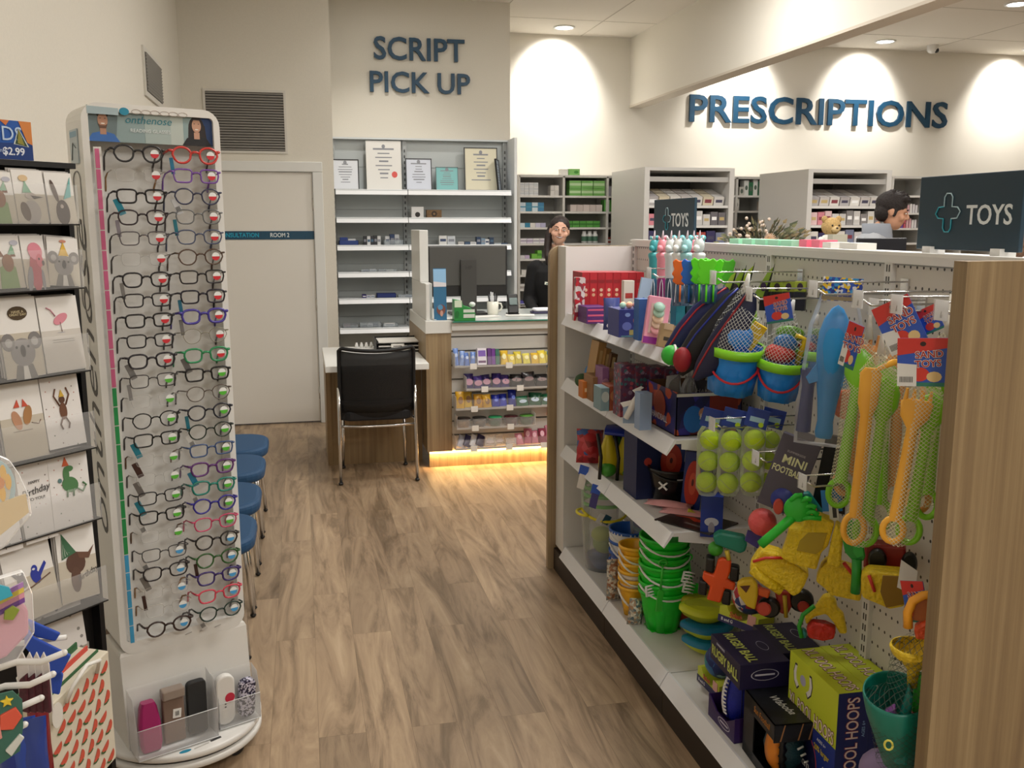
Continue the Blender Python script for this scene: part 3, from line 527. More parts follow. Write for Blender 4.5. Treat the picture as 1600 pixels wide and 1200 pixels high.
p = P(802, 492, 'Z', MZ); t = thing('card_terminal', 'black card payment terminal on a stand right of the pen mug', 'card terminal', (p.x, p.y + .02, MZ)); b = MB()
b.prism(rrect(.08, .1, .015), .012, BLACK); b.build('base', t); b = MB(); b.box((0, .0, .075), (.075, .03, .14), BLACK, Matrix.Rotation(R(-18), 4, 'X')); b.build('body', t, bevel=.008)
b = MB(); b.box((0, -.02, .095), (.055, .002, .05), M('#2b4a44', .2), Matrix.Rotation(R(-18), 4, 'X')); b.build('screen', t)
for k in range(3):
    o = MB().bb((-.1, -.05, 0), (.1, .05, .004), PAPER).build('paper_sheet'); q = P((760, 815, 700)[k], (496, 494, 500)[k], 'Z', MZ); o.location = (q.x, q.y + .05, MZ + .001 * k + .0005); o.rotation_euler = (0, 0, (.3, -.2, .1)[k]); tag(o, 'white sheet of paper lying on the glass top ' + ('by the mug', 'by the card terminal', 'in front of the monitor')[k], 'paper')
q = P(850, 490, 'Z', MZ); t = thing('folded_cloth', 'white folded paper towel on a dark tray at the right of the glass top', 'cloth', (q.x, q.y + .04, MZ + .001)); MB().prism(rrect(.17, .1, .02), .014, M('#34304e', .5)).build('tray', t, bevel=.003); MB().prism(rrect(.15, .09, .03), .022, M('#e4e4ea', .8), z0=.015).build('towel', t, bevel=.01)
# brochure stand and green tissue dispenser
q = P(690, 500, 'Z', MZ); t = thing('brochure', 'tall blue brochure with clouds and a photo standing against the white hutch', 'brochure', (.885, 6.1, MZ)); b = MB()
b.box((0, .03, .17), (.085, .004, .34), M('#2f6b92', .4), Matrix.Rotation(R(-4), 4, 'X')); b.build('cover', t)
b = MB(); T = frame((0, .027 + .0, .17), (1, 0, 0), (0, math.sin(R(4)), math.cos(R(4))))
b.prism([(-.042, .05), (.042, .05), (.042, .165), (-.042, .165)], .001, M('#8fbde3'), T); b.prism([(-.042, .05), (.042, .05), (.042, .075), (-.042, .085)], .0014, M('#dbd8de'), T)
b.prism(ell(.06, .07, 14, .005, -.1), .0014, M('#7b4b42'), T); b.prism(ell(.035, .035, 12, .0, -.085), .0018, M('#4f8fb8'), T); b.prism(ell(.02, .04, 12, .008, -.125), .0022, M('#c79a8c'), T); b.build('printed_panel', t)
q = P(722, 500, 'Z', MZ); t = thing('tissue_dispenser', 'green and white stepped dispenser box beside the blue brochure', 'dispenser', (.995, 6.08, MZ)); b = MB()
b.prism([(0, 0), (.14, 0), (.14, .05), (.11, .085), (.06, .1), (.05, .13), (0, .14)], .09, M('#2c8a43', .4), frame((-.03, .05, 0), (1, 0, 0), (0, 0, 1))); b.build('box', t, bevel=.002)
b = MB(); b.bb((-.028, -.042, .09), (.02, -.041, .135), M('#cfdfc8')); b.bb((.03, -.042, .02), (.105, -.041, .075), M('#cfd8cf')); b.bb((.03, -.0425, .045), (.105, -.042, .055), M('#2c8a43')); b.prism(ell(.03, .045, 14, -.012, .045), .001, M('#1d6f34'), frame((0, -.0415, 0), (1, 0, 0), (0, 0, 1))); b.build('print', t)
o = MB().ball((0, 0, .0), (.022, .018, .017), M('#d9dedb', .3)).build('bell'); o.location = (1.095, 6.1, MZ + .118); o.location = (1.10, 6.13, MZ + .1); tag(o, 'small white knob on top of the green dispenser', 'knob')
# ================================================================= dispensary shelving
DW = M('#cfcdc8', .5); DWB = M('#a9a8a2', .6)
def cname(h):
    r, g, b = [int(h[i:i + 2], 16) for i in (1, 3, 5)]; mx, mn = max(r, g, b), min(r, g, b)
    if mx - mn < 26: return 'white' if mx > 200 else 'pale grey' if mx > 160 else 'dark grey'
    if r == mx and b > g: return 'pink' if r > 180 else 'purple'
    if b == mx: return 'purple' if r > g + 15 else 'blue'
    if g == mx: return 'green'
    return 'cream' if g > 150 else 'red'
def bay_unit(name, label, x0, x1, y, d, zt, shelves, nd, T=None):
    t = thing(name, label, 'shelving', (0, 0, 0)); 
    if T: t.matrix_world = T
    b = MB(); b.bb((x0, y + d - .012, 0), (x1, y + d, zt), DWB); b.build('back_panel', t)
    n = nd; ww = (x1 - x0) / n
    for i in range(n + 1):
        b = MB(); x = x0 + ww * i; b.bb((x - .012, y, 0), (x + .012, y + d - .012, zt), DW); b.build('divider', t)
    b = MB(); b.bb((x0, y, zt - .012), (x1, y + d, zt + .012), DW); b.build('top_board', t)
    for i in range(n):
        for z in shelves:
            b = MB(); b.bb((x0 + ww * i + .013, y + .005, z - .016), (x0 + ww * (i + 1) - .013, y + d - .013, z + .004), M('#dedcd8', .4)); b.build('shelf', t)
    return t
def med(x, y, z, w_, d, h, c, label, grp, pc=None, ph=.35, rz=0, f='f', cat='medicine box'):
    pr = [(f, 0, 0, w_ * .98 if f == 'f' else d * .9, h * ph, pc)] if pc else []
    return carton('medicine_box', label, cat, (x, y + d / 2, z + .005), w_, d, h, c, rz, pr, group=grp)
Y0 = 9.5
zz = [P(850, y, 'Y', Y0).z for y in (306, 331, 356, 381, 405, 430, 452, 476)]
bay_unit('dispensary_shelving', 'open white dispensary shelves along the back wall left of the islands', 2.2, 3.62, Y0, .36, P(850, 275, 'Y', Y0).z, zz + [1.0, .8, .5], 3)
Yf = Y0 + .03
def xq(x): return P(x, 330, 'Y', Yf).x
def row(xa, xb, n, k, h, cols, label, grp, pc=None, ph=.35, stack=1):
    a, c = xq(xa), xq(xb); ww = (c - a) / n
    for i in range(n):
        for s in range(stack): med(a + ww * (i + .5), Yf, zz[k] + s * h * 1.03, ww * .95, .12, h, cols[(i + s) % len(cols)], label, grp, pc if not isinstance(pc, (list, tuple)) else pc[i % len(pc)], ph)
ck = [('first', 0), ('second', 1), ('third', 2), ('fourth', 3), ('fifth', 4), ('sixth', 5), ('seventh', 6), ('eighth', 7)]
row(812, 841, 4, 0, .042, ['#dcdcdc', '#d2d4d6'], 'white medicine box stacked at the left of the top dispensary shelf', 'white boxes top left dispensary shelf', '#c2c6ca', .3, 3)
row(860, 873, 2, 0, .05, ['#dcd9d4', '#cfccc8'], 'cream medicine box right of the stacked white dispensary ones', 'cream boxes top dispensary shelf', None, .3, 2)
row(812, 850, 4, 1, .09, ['#c6d3dc', '#3f86a4', '#cfdbe2', '#3c7ea6'], 'white and teal medicine box on the second dispensary shelf', 'teal banded boxes second dispensary shelf', '#4c93b0', .15)
row(812, 853, 5, 2, .045, ['#d3e0e6', '#2f7fa0', '#e4e0da', '#cfcbe0', '#b9b6d2'], 'pale medicine box on the third dispensary shelf', 'pale boxes third dispensary shelf')
row(813, 853, 4, 3, .05, ['#e4dfe6', '#d9d0e0', '#e8e8e8'], 'white medicine box on the fourth dispensary shelf', 'white boxes fourth dispensary shelf', '#5b3f74', .12)
row(813, 828, 2, 4, .035, ['#d8d5d8', '#c9b8d6'], 'lilac and white medicine box on the fifth dispensary shelf', 'lilac boxes fifth dispensary shelf')
row(831, 840, 1, 4, .05, ['#7cbf4a'], 'short lime green medicine box on the fifth dispensary shelf', None); row(840, 847, 1, 4, .085, ['#72b843'], 'taller lime green medicine box on the fifth dispensary shelf', None, '#4f9a2c', .3)
row(815, 832, 2, 5, .05, ['#dcdad6'], 'white medicine box on the sixth dispensary shelf', 'white boxes sixth dispensary shelf'); row(813, 824, 1, 6, .05, ['#cfc9c6'], 'grey medicine box on the seventh dispensary shelf beside the woman', None)
row(812, 824, 1, 7, .035, ['#5a55a8'], 'violet medicine box on the lowest dispensary shelf beside the woman', None); row(812, 822, 1, 7, .045, ['#e2e2de'], 'white medicine box on the lowest dispensary shelf', None, None, .3, 1) if False else None
row(889, 945, 3, 0, .075, ['#6fae54', '#79b65f'], 'green and white medicine box stacked on top, second dispensary bay', 'green boxes top shelf second bay', '#b9d8a6', .35, 2)
row(891, 941, 5, 1, .07, ['#d8cbc6', '#cfc2bd'], 'pinkish medicine box on the second shelf of the second bay', 'pinkish boxes second shelf second bay')
row(884, 938, 5, 2, .065, ['#4c9a38', '#5aa545'], 'dark green medicine box on the third shelf of the second bay', 'dark green boxes third shelf second bay', '#2e7424', .25)
for k in range(3):
    o = MB().lathe([(.001, 0), (.03, 0), (.03, .085), (.02, .1), (.02, .125), (.001, .125)], M('#d9dad9', .3), 14).lathe([(.0305, .02), (.0305, .07)], M('#48705c'), 14).build('pill_bottle'); o.location = (xq(915 + k * 8.5), Yf + .04, zz[3] + .005); tag(o, 'white pill bottle with a green label in the second bay', 'bottle', 'pill bottles second bay')
row(949, 966, 4, 0, .1, ['#b7b3c4', '#d9d7dc', '#8d88a8'], 'violet grey medicine box on the top shelf of the third bay', 'violet boxes third bay'); row(944, 964, 5, 1, .12, ['#5aa34a', '#dbe4d8'], 'slim green and white medicine box in the third bay', 'slim green boxes third bay')
row(949, 962, 2, 2, .05, ['#8a8783', '#c9c6c2'], 'grey medicine box on the third shelf of the third bay', 'grey boxes third bay'); row(948, 972, 3, 3, .06, ['#a34238', '#d6cfcc', '#d88f92'], 'red and white medicine box on the fourth shelf of the third bay', 'red boxes third bay', '#e8e2e0', .3)
p = P(898, 268, 'Y', Yf); carton('medicine_box', 'single green medicine box standing on top of the dispensary shelves', 'medicine box', (p.x, Yf + .05, P(850, 275, 'Y', Y0).z + .012), .115, .08, .065, '#79b65f', 0, [('f', .02, 0, .05, .03, '#3f8a2c', 'o')]); p = P(882, 268, 'Y', Yf)
carton('medicine_box', 'white medicine box on top of the dispensary shelves beside the green one', 'medicine box', (p.x, Yf + .05, P(850, 275, 'Y', Y0).z + .012), .08, .08, .06, '#dfddd6')
# islands with pull-out drawers
def island(x0, x1, ztop, yf, label, depth, side_x, tilt):
    t = thing('dispensary_island', label, 'shelving', (0, 0, 0)); m = M('#d3d1cd', .45)
    b = MB(); b.bb((x0 - .02, yf, 0), (x0 + .03, yf + depth, ztop), m); b.build('side_panel', t)
    b = MB(); b.bb((x1 - .05, yf, 0), (x1, yf + depth, ztop), m); b.build('side_panel', t)
    b = MB(); b.bb((x0 - .02, yf, ztop), (x1, yf + depth, ztop + .03), m); b.build('top_board', t)
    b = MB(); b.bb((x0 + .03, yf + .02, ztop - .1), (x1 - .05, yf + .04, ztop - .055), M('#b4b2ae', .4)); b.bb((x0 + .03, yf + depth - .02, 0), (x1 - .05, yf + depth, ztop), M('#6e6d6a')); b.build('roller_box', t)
    for yy in ISL_Y:
        z = P(1100, yy, 'Y', yf).z
        if z < ztop - .1:
            b = MB(); b.bb((x0 + .03, yf + .01, z - .012), (x1 - .05, yf + depth - .03, z + .012), M('#e0dfdc', .4)); b.build('shelf', t)
    return t
ISL_Y = (323, 354, 385, 420, 460)
for q, (x0, x1, yf, lb, sc) in enumerate(((P(1010, 300, 'Y', 8.4).x, P(1147, 300, 'Y', 8.4).x, 8.4, 'white dispensary island with drawers behind the small toy sign', 1), (P(1265, 300, 'Y', 8.0).x, P(1392, 300, 'Y', 8.0).x, 8.0, 'white dispensary island with drawers behind the man', 2))):
    zt = P(x0 and 1010, 266, 'Y', yf).z; island(x0, x1, zt, yf, lb, .95, 0, 0)
    wh = ('behind the small sign', 'behind the man')[q]
    for k, yy in enumerate(ISL_Y[:3]):
        z = P(1100, yy, 'Y', yf).z; n = (7, 10, 8, 6)[k]; rr = random.Random(q * 10 + k); ww = (x1 - x0 - .1) / n
        for i in range(n):
            hh = rr.uniform(.1, .135); c = rr.choice(['#d9d6d2', '#cfc9c6', '#e2ded8', '#b9b4b4', '#d8cdb4'] if k == 0 else [['#d88a96', '#e3c3c4'] if i < 3 else ['#cfcdca', '#8f8c8c', '#dcdad6', '#6f6b70']][0]) if k < 2 else rr.choice(['#3a3560', '#d7d4d8', '#7f86a2', '#b04a42', '#e0dcd6'])
            carton('medicine_box', '%s medicine box, %s row of the island %s' % (cname(c), ('top', 'second', 'third', 'fourth')[k], wh), 'medicine box', (x0 + .035 + ww * (i + .5), yf + .1 + (.12 if k == 0 else 0), z + (.014 if k else .056)), ww * .9, .15 if k else .3, hh if k else .08, c, 0, [('f', 0, 0, ww * .6, hh * .25, rr.choice(['#ffffff', '#8a3f4a', '#4d4a60', '#c9b27c']))], group='medicine boxes in the %s row of the island %s' % (('top', 'second', 'third', 'fourth')[k], wh), rot=(R(16) if k == 0 else 0, 0, 0))
    # side cladding visible on the left of the island
b = MB(); b.box((P(1000, 320, 'Y', 8.38).x, 8.9, 1.76), (.003, .16, .3), M('#dedddb', .8)); o = b.build('notice_sheet'); tag(o, 'curled white notice sheet pinned to the island side', 'paper', None)
o.location = (P(990, 320, 'Y', 8.9).x - P(1000, 320, 'Y', 8.38).x, 0, 0)
o.data.materials[0] = M('#e6e5e2', .8)
# back shelves between the islands and right of them
zb = [P(1180, y, 'Y', 9.45).z for y in (306, 330, 356, 381, 405)]
t = bay_unit('dispensary_shelving', 'open white dispensary shelves between the two islands', P(1150, 300, 'Y', 9.45).x - .35, P(1262, 300, 'Y', 9.45).x + .25, 9.45, .4, P(1180, 278, 'Y', 9.45).z, zb, 4)
for k in range(9):
    x = P(1152 + k * 7, 300, 'Y', 9.5).x; s = zb[0] if 2 <= k < 6 else (zb[0] if k % 2 else zb[1])
    carton('medicine_box', cname(('#d8d4cb', '#c9c6bd', '#e0e2de', '#2f6f4a', '#e4e4e0', '#1f5c3c', '#d9c9b8', '#d6d2c9', '#cfcabd')[k]) + ' medicine box on the shelves between the two islands', 'medicine box', (x, 9.55, s + .005), .055, .1, (.13, .09, .16, .14, .17, .15, .1, .12, .11)[k], ('#d8d4cb', '#c9c6bd', '#e0e2de', '#2f6f4a', '#e4e4e0', '#1f5c3c', '#d9c9b8', '#d6d2c9', '#cfcabd')[k], prints=[('f', 0, 0, .03, .05, '#5d6a5f', 'o')], group='medicine boxes between the islands')
zr = [P(1420, y, 'Y', 8.9).z for y in (306, 333, 357, 380)]
t = bay_unit('dispensary_shelving', 'open white dispensary shelves right of the man', P(1392, 300, 'Y', 8.9).x + .02, P(1392, 300, 'Y', 8.9).x + 1.75, 8.9, .4, P(1410, 277, 'Y', 8.9).z, zr, 4)
rr = random.Random(3)
for k in range(3):
    for i in range(10):
        x = P(1396 + i * 4.2, 300, 'Y', 8.95).x
        carton('medicine_box', 'pink or purple medicine box, %s shelf right of the man' % ('top', 'middle', 'low')[k], 'medicine box', (x, 9.0, zr[k] + .005 if k else zr[1] + .005), .023, .1, rr.uniform(.07, .11), rr.choice(['#6a4a9a', '#d8d4d6', '#c05a6a', '#d4a8ae', '#e0dcda']), group='medicine boxes on the %s shelf right of the man' % ('top', 'middle', 'low')[k]) if k else None
# ================================================================= prescriptions counter and what stands on it
CX = 1.9; PZ = 1.28
t = thing('prescriptions_counter', 'long white prescriptions counter behind the toy aisle', 'counter', (0, 0, 0))
b = MB(); b.bb((2.3, 4.5, PZ - .04), (4.6, 4.98, PZ), M('#dcdad6', .35)); b.build('worktop', t, bevel=.004)
b = MB(); b.bb((2.32, 4.55, 0), (4.58, 4.95, PZ - .04), M('#cfcbc4', .5)); b.build('body', t)
# dried flower bouquet
p = P(1190, 372, 'Y', 4.8)
t = thing('flower_arrangement', 'dried native flower arrangement on the prescriptions counter', 'flowers', (p.x, 4.8, PZ)); H = p.z - PZ
b = MB(); b.lathe([(.001, 0), (.045, 0), (.055, .08), (.035, .16), (.04, .2), (.034, .2), (.001, .15)], M('#6d6459', .4), 20); b.build('vase', t)
rr = random.Random(5); b = MB()
for k in range(110):
    a = rr.uniform(0, 6.28); e = rr.uniform(.05, 1.35); l = rr.uniform(.12, .25); d = Vector((math.cos(a) * math.cos(e) * 1.25 + .12, math.sin(a) * math.cos(e) * .7, math.sin(e) * .8)); o0 = Vector((0, 0, .2)); e1 = o0 + d * l
    b.tube([o0, o0 + d * l * .6, e1], .0014, M(rr.choice(['#4a4534', '#5b5a3e', '#3a3a2a']), .8), 4)
    s = d.orthogonal().normalized() * .012
    for q in range(3):
        c = o0 + d * l * (.6 + .2 * q); b.add([c - s, c + d * .03, c + s, c - d * .012], [(0, 1, 2, 3)], M(rr.choice(['#55583c', '#6b6a48', '#3f4630', '#7a6a4a']), .8))
b.build('foliage', t)
b = MB()
for k in range(26): 
    a = rr.uniform(0, 6.28); e = rr.uniform(.4, 1.4); d = Vector((math.cos(a) * math.cos(e) * .9 - .15, -abs(math.sin(a)) * math.cos(e) * .6, math.sin(e) * .9)); b.ball(Vector((-.02, 0, .19)) + d * rr.uniform(.14, .23), .0095, M('#d8c6b6', .8), 7, 5)
b.build('white_buds', t)
fl = b = MB(); c = Vector((-.012, -.1, .26))
for k in range(22):
    a = 6.2832 * k / 22; d = Vector((math.cos(a), -.25, math.sin(a))); b.tube([c, c + d * .022, c + d * .04 + Vector((0, -.012, 0))], [.006, .005, .001], M('#d9b79a', .8), 5)
b.ball(c, (.018, .014, .018), M('#b98a5c', .9)); b.build('king_flower', t)
b = MB()
for k in range(14): b.ball((.09 + rr.uniform(-.04, .05), -.06 + rr.uniform(-.03, .03), .19 + rr.uniform(-.03, .05)), .016, M(rr.choice(['#5c3324', '#7a4a34', '#3f2a20']), .9), 8, 6)
b.build('brown_seed_pods', t)
# teddy bear
p = P(1298, 368, 'Y', 4.75)
t = thing('teddy_bear', 'small golden teddy bear in a white top behind the toy shelves', 'teddy bear', (p.x, 4.75, PZ)); FUR = M('#c0a06a', .95, noise=.15, bump=.8, bs=120); hz = P(1298, 354, 'Y', 4.75).z - PZ
b = MB(); b.ball((0, 0, hz), (.055, .05, .05), FUR, 18, 12); b.ball((0, -.043, hz - .014), (.024, .02, .018), M('#d1b685', .95), 12, 8)
for s in (-1, 1): b.ball((s * .043, .0, hz + .04), (.019, .01, .019), FUR, 12, 8); b.ball((s * .03, .0, .02), (.03, .04, .022), FUR)
b.ball((0, 0, (hz - .04) / 2), (.055, .045, (hz - .03) / 2), FUR, 16, 10); b.build('body', t)
b = MB(); [b.ball((s * .02, -.046, hz + .006), .0055, BLACK, 8, 6) for s in (-1, 1)]; b.ball((0, -.062, hz - .008), (.007, .005, .005), M('#3a2820')); b.build('eyes_and_nose', t)
b = MB(); b.lathe([(.058, .03), (.064, .06), (.06, hz - .08), (.045, hz - .05), (.03, hz - .042)], M('#dcd8d2', .8), 18, sy=.85); [b.tube([(s * .05, 0, hz - .07), (s * .085, -.02, hz - .11)], [.022, .018], M('#dcd8d2', .8)) for s in (-1, 1)]; b.build('white_top', t)
# monitor in front of the man and small boxes on the counter
p0, p1 = P(1342, 380, 'Y', 4.62), P(1417, 380, 'Y', 4.62); zt = P(1380, 372, 'Y', 4.62).z
t = thing('computer_monitor', 'wide black monitor in front of the man, just its top edge showing', 'monitor', ((p0.x + p1.x) / 2, 4.62, PZ)); hw = (p1.x - p0.x) / 2
b = MB(); b.bb((-hw, 0, .03), (hw, .03, zt - PZ), M('#1d1f26', .4)); b.build('screen_panel', t, bevel=.004); b = MB(); b.bb((-.04, -.02, 0), (.04, .0, .12), BLACK); b.prism(rrect(.2, .14, .02), .008, BLACK); b.build('stand', t)
b = MB(); a0 = P(1318, 375, 'Y', 4.6); b.box((0, 0, .0), (.09, .05, .12), M('#b9b7a8', .5)); o = b.build('desk_telephone'); o.location = (a0.x, 4.66, P(1318, 375, 'Y', 4.66).z - .04 + .0); o.location.z = PZ + .06; tag(o, 'grey box-shaped device left of the man’s monitor', 'device')
o.scale = (1, 1, (P(1318, 366, 'Y', 4.66).z - PZ) / .12); o.location.z = (P(1318, 366, 'Y', 4.66).z + PZ) / 2
b = MB(); a0, a1 = P(1118, 379, 'Y', 4.7), P(1290, 377, 'Y', 4.7)
# ================================================================= people
def remesh(o, vox, sm=6):
    md = o.modifiers.new('r', 'REMESH'); md.mode = 'VOXEL'; md.voxel_size = vox; md.use_smooth_shade = True
    s = o.modifiers.new('sm', 'SMOOTH'); s.iterations = sm; s.factor = .5; return o
def torso_rings(z0, prof):
    """prof: (z, halfwidth, halfdepth, ycentre)"""
    return [[Vector((hw * math.copysign(abs(math.cos(6.28318 * k / 24)) ** .8, math.cos(6.28318 * k / 24)), yc + hd * math.sin(6.28318 * k / 24), z0 + z)) for k in range(24)] for z, hw, hd, yc in prof]
def head(b, c, s, skin, female):
    """head about s tall centred at c, facing -Y before rotation"""
    b.ball(c + Vector((0, .012, .022)) * (s / .23), (.33 * s, .4 * s, .40 * s), skin, 20, 14)
    b.ball(c + Vector((0, -.10, -.20)) * s, (.26 * s, .28 * s, .30 * s), skin, 18, 12)
    b.ball(c + Vector((0, -.20, -.38)) * s, (.12 * s, .12 * s, .10 * s), skin, 12, 8)
    b.tube([c + Vector((0, -.37, .06)) * s, c + Vector((0, -.445, -.09)) * s], [.03 * s, .058 * s], skin, 10)
    b.ball(c + Vector((0, -.43, -.11)) * s, (.07 * s, .055 * s, .045 * s), skin, 10, 8)
    for q in (-1, 1):
        b.ball(c + Vector((q * .335, .03, -.04)) * s, (.035 * s, .07 * s, .12 * s), skin, 10, 8)
        b.ball(c + Vector((q * .13, -.335, .075)) * s, (.12 * s, .06 * s, .035 * s), skin, 10, 6)
        b.ball(c + Vector((q * .2, -.27, -.12)) * s, (.11 * s, .09 * s, .1 * s), skin, 10, 8)
def person(label, loc, rz, eye, headrot, skin, cloth, cloth_parts, hair_fn, female=False, W=.2, arms=None, extra=None, shd=.25, hy=0):
    t = thing('person', label, 'person', loc, rz); SK = skin; s = .225
    Hc = Vector((0, -.01 - hy, eye + .005)); HR = Matrix.Translation(Hc - Vector((0, 0, .1))) @ headrot @ Matrix.Translation(-(Hc - Vector((0, 0, .1))))
    sh = eye - shd; b = MB()
    b.X = HR; head(b, Hc, s, SK, female); b.X = Matrix.Identity(4)
    b.tube([(0, .035, sh - .03), (0, .03 - hy * .5, sh + (shd - .1) * .5), (0, .015 - hy, eye - .1)], [.068, .054, .055], SK, 14)
    prof = [(.0, W * .62, .10, .02), (.1, W * .72, .11, .02), (.25, W * .7, .10, .02), (.42, W * .86, .105, .02), (.53, W * .86, .10, .025), (.585, W * .6, .075, .03), (.61, .06, .05, .03)]
    z0 = sh - .6; b.rings(torso_rings(z0, prof), SK)
    for q in (-1, 1):
        b.tube([(q * .09, .02, z0 + .08), (q * .095, .01, z0 - .3), (q * .09, .03, .1 + .0), (q * .09, .02, .06)], [.085, .07, .04, .035], SK, 12)
        b.ball((q * .09, -.04, .035), (.04, .11, .034), SK, 12, 8)
    A = arms or [[(W * .93, .03, sh - .04), (W * 1.15, .02, sh - .3), (W * .9, -.2, sh - .42)], [(-W * .93, .03, sh - .04), (-W * 1.15, .02, sh - .3), (-W * .9, -.2, sh - .42)]]
    for a in A:
        b.tube([(a[0][0] * .8, a[0][1], a[0][2]), *a], [.045, .045, .036, .025], SK, 12); e = Vector(a[2]); d = (e - Vector(a[1])).normalized(); b.ball(e + d * .045, (.034, .045, .02), SK, 12, 8); sd = d.cross(Vector((0, 0, 1))).normalized()
        for f in range(4): b.tube([e + d * .06 + sd * (f - 1.5) * .017, e + d * (.105 - abs(f - 1.4) * .006) + sd * (f - 1.5) * .019, e + d * (.13 - abs(f - 1.4) * .01) + sd * (f - 1.5) * .019 - Vector((0, 0, .02))], [.0085, .008, .0065], SK, 8)
        b.tube([e + d * .02 - sd * .03, e + d * .06 - sd * .05 - Vector((0, 0, .01))], [.011, .008], SK, 8)
    remesh(b.build('body', t), .0065)
    # clothes
    b = MB(); m = cloth; k = 1.1
    b.rings(torso_rings(z0, [(z, hw * k + .008, hd * 1.13 + .008, yc) for z, hw, hd, yc in prof[:-1]] + [(.615, .072, .062, .03)]), m)
    for a in A:
        e = Vector(a[2]); mid = Vector(a[1]); b.tube([(a[0][0] * .75, a[0][1], a[0][2] + .005), (a[0][0], a[0][1], a[0][2]), a[1], mid.lerp(e, .93)], [.06, .065, .052, .038], m, 14); b.ball((a[0][0] * .92, a[0][1], a[0][2]), (.07, .07, .062), m, 14, 10)
    remesh(b.build('top', t), .009, 8)
    b = MB(); tr = M('#1a1b22', .7)
    b.rings(torso_rings(z0, [(-.02, W * .72, .125, .02), (.06, W * .74, .13, .02)]), tr)
    for q in (-1, 1): b.tube([(q * .09, .02, z0 + .05), (q * .097, .01, z0 - .3), (q * .092, .03, .14), (q * .092, .03, .09)], [.1, .085, .065, .065], tr, 14)
    remesh(b.build('trousers', t), .012, 5)
    b = MB(); [b.ball((q * .09, -.045, .035), (.047, .125, .038), BLACK, 12, 8) for q in (-1, 1)]; remesh(b.build('shoes', t), .008, 3)
    # face details
    b = MB(); b.X = HR
    for q in (-1, 1):
        b.ball(Hc + Vector((q * .135, -.345, .02)) * s, (.052 * s, .03 * s, .022 * s), M('#e8e2dc', .3), 10, 6); b.ball(Hc + Vector((q * .135, -.368, .02)) * s, (.022 * s, .012 * s, .02 * s), M('#2a1c14', .2), 8, 6)
    b.build('eyes', t)
    b = MB(); b.X = HR
    for q in (-1, 1): b.tube([Hc + Vector((q * .06, -.375, .1)) * s, Hc + Vector((q * .14, -.378, .128)) * s, Hc + Vector((q * .22, -.34, .1)) * s], [.012 * s, .016 * s, .007 * s], M('#2a1b13', .8), 6)
    b.build('eyebrows', t)
    b = MB(); b.X = HR
    if female:
        b.rings([[Hc + Vector((math.cos(a) * .15 * q, -.40 - .03 * math.cos(a * 1) * 0 + .06 * abs(math.cos(a)), -.225 + (.05 if math.sin(a) < 0 else .018) * math.sin(a) + .03 * abs(math.cos(a)))) * s for a in [6.28318 * k / 16 for k in range(16)]] for q in (1, .96)], M('#8d3f3c', .4)); b.rings([[Hc + Vector((math.cos(a) * .125, -.415 + .06 * abs(math.cos(a)), -.228 + (.03 if math.sin(a) < 0 else .008) * math.sin(a) + .025 * abs(math.cos(a)))) * s for a in [6.28318 * k / 16 for k in range(16)]]] * 2, M('#eeeae4', .3))
    else: b.tube([Hc + Vector((-.09, -.385, -.235)) * s, Hc + Vector((0, -.43, -.228)) * s, Hc + Vector((.09, -.385, -.235)) * s], [.01 * s, .022 * s, .01 * s], M('#8a4f42', .5), 8)
    b.build('mouth', t)
    hair_fn(t, Hc, s, HR)
    if extra: extra(t, Hc, s, HR, sh, z0)
    return t
SKW = M('#cfa088', .5, noise=.04, bs=40); SKM = M('#bf8d70', .5, noise=.05, bs=40)
def hair_w(t, c, s, HR):
    H = M('#231512', .6, bump=.4, bs=60); b = MB(); b.X = HR
    b.ball(c + Vector((0, .085, .165)) * s, (.365 * s, .405 * s, .36 * s), H, 20, 14)
    b.tube([c + Vector((-.2, .3, .1)) * s, c + Vector((-.34, .16, -.25)) * s, c + Vector((-.36, .02, -.62)) * s, c + Vector((-.34, -.12, -.95)) * s, c + Vector((-.3, -.16, -1.25)) * s], [.2 * s, .16 * s, .13 * s, .1 * s, .03 * s], H, 12)
    b.ball(c + Vector((0, .36, .22)) * s, .2 * s, H); remesh(b.build('hair', t), .006, 3)
    # hairline: push the cap back off the face
def hair_m(t, c, s, HR):
    H = M('#1c1311', .75, bump=.6, bs=80); b = MB(); b.X = HR; rr = random.Random(9)
    b.ball(c + Vector((0, .09, .19)) * s, (.375 * s, .43 * s, .36 * s), H, 20, 14); b.ball(c + Vector((0, .22, -.05)) * s, (.33 * s, .26 * s, .3 * s), H)
    for k in range(40):
        a = rr.uniform(-2.6, -.5) if k < 22 else rr.uniform(0, 6.28); e = rr.uniform(.5, 1.3); d = Vector((math.cos(a) * math.cos(e), math.sin(a) * math.cos(e), math.sin(e))); b.tube([c + Vector((0, .08, .15)) * s + d * .34 * s, c + Vector((0, .05, .18)) * s + d * .44 * s + Vector((rr.uniform(-.02, .03), -.012, 0))], [.085 * s, .03 * s], H, 6)
    for q in (-1, 1): b.ball(c + Vector((q * .315, -.04, -.02)) * s, (.04 * s, .07 * s, .14 * s), H, 8, 6)
    remesh(b.build('hair', t), .0055, 2)
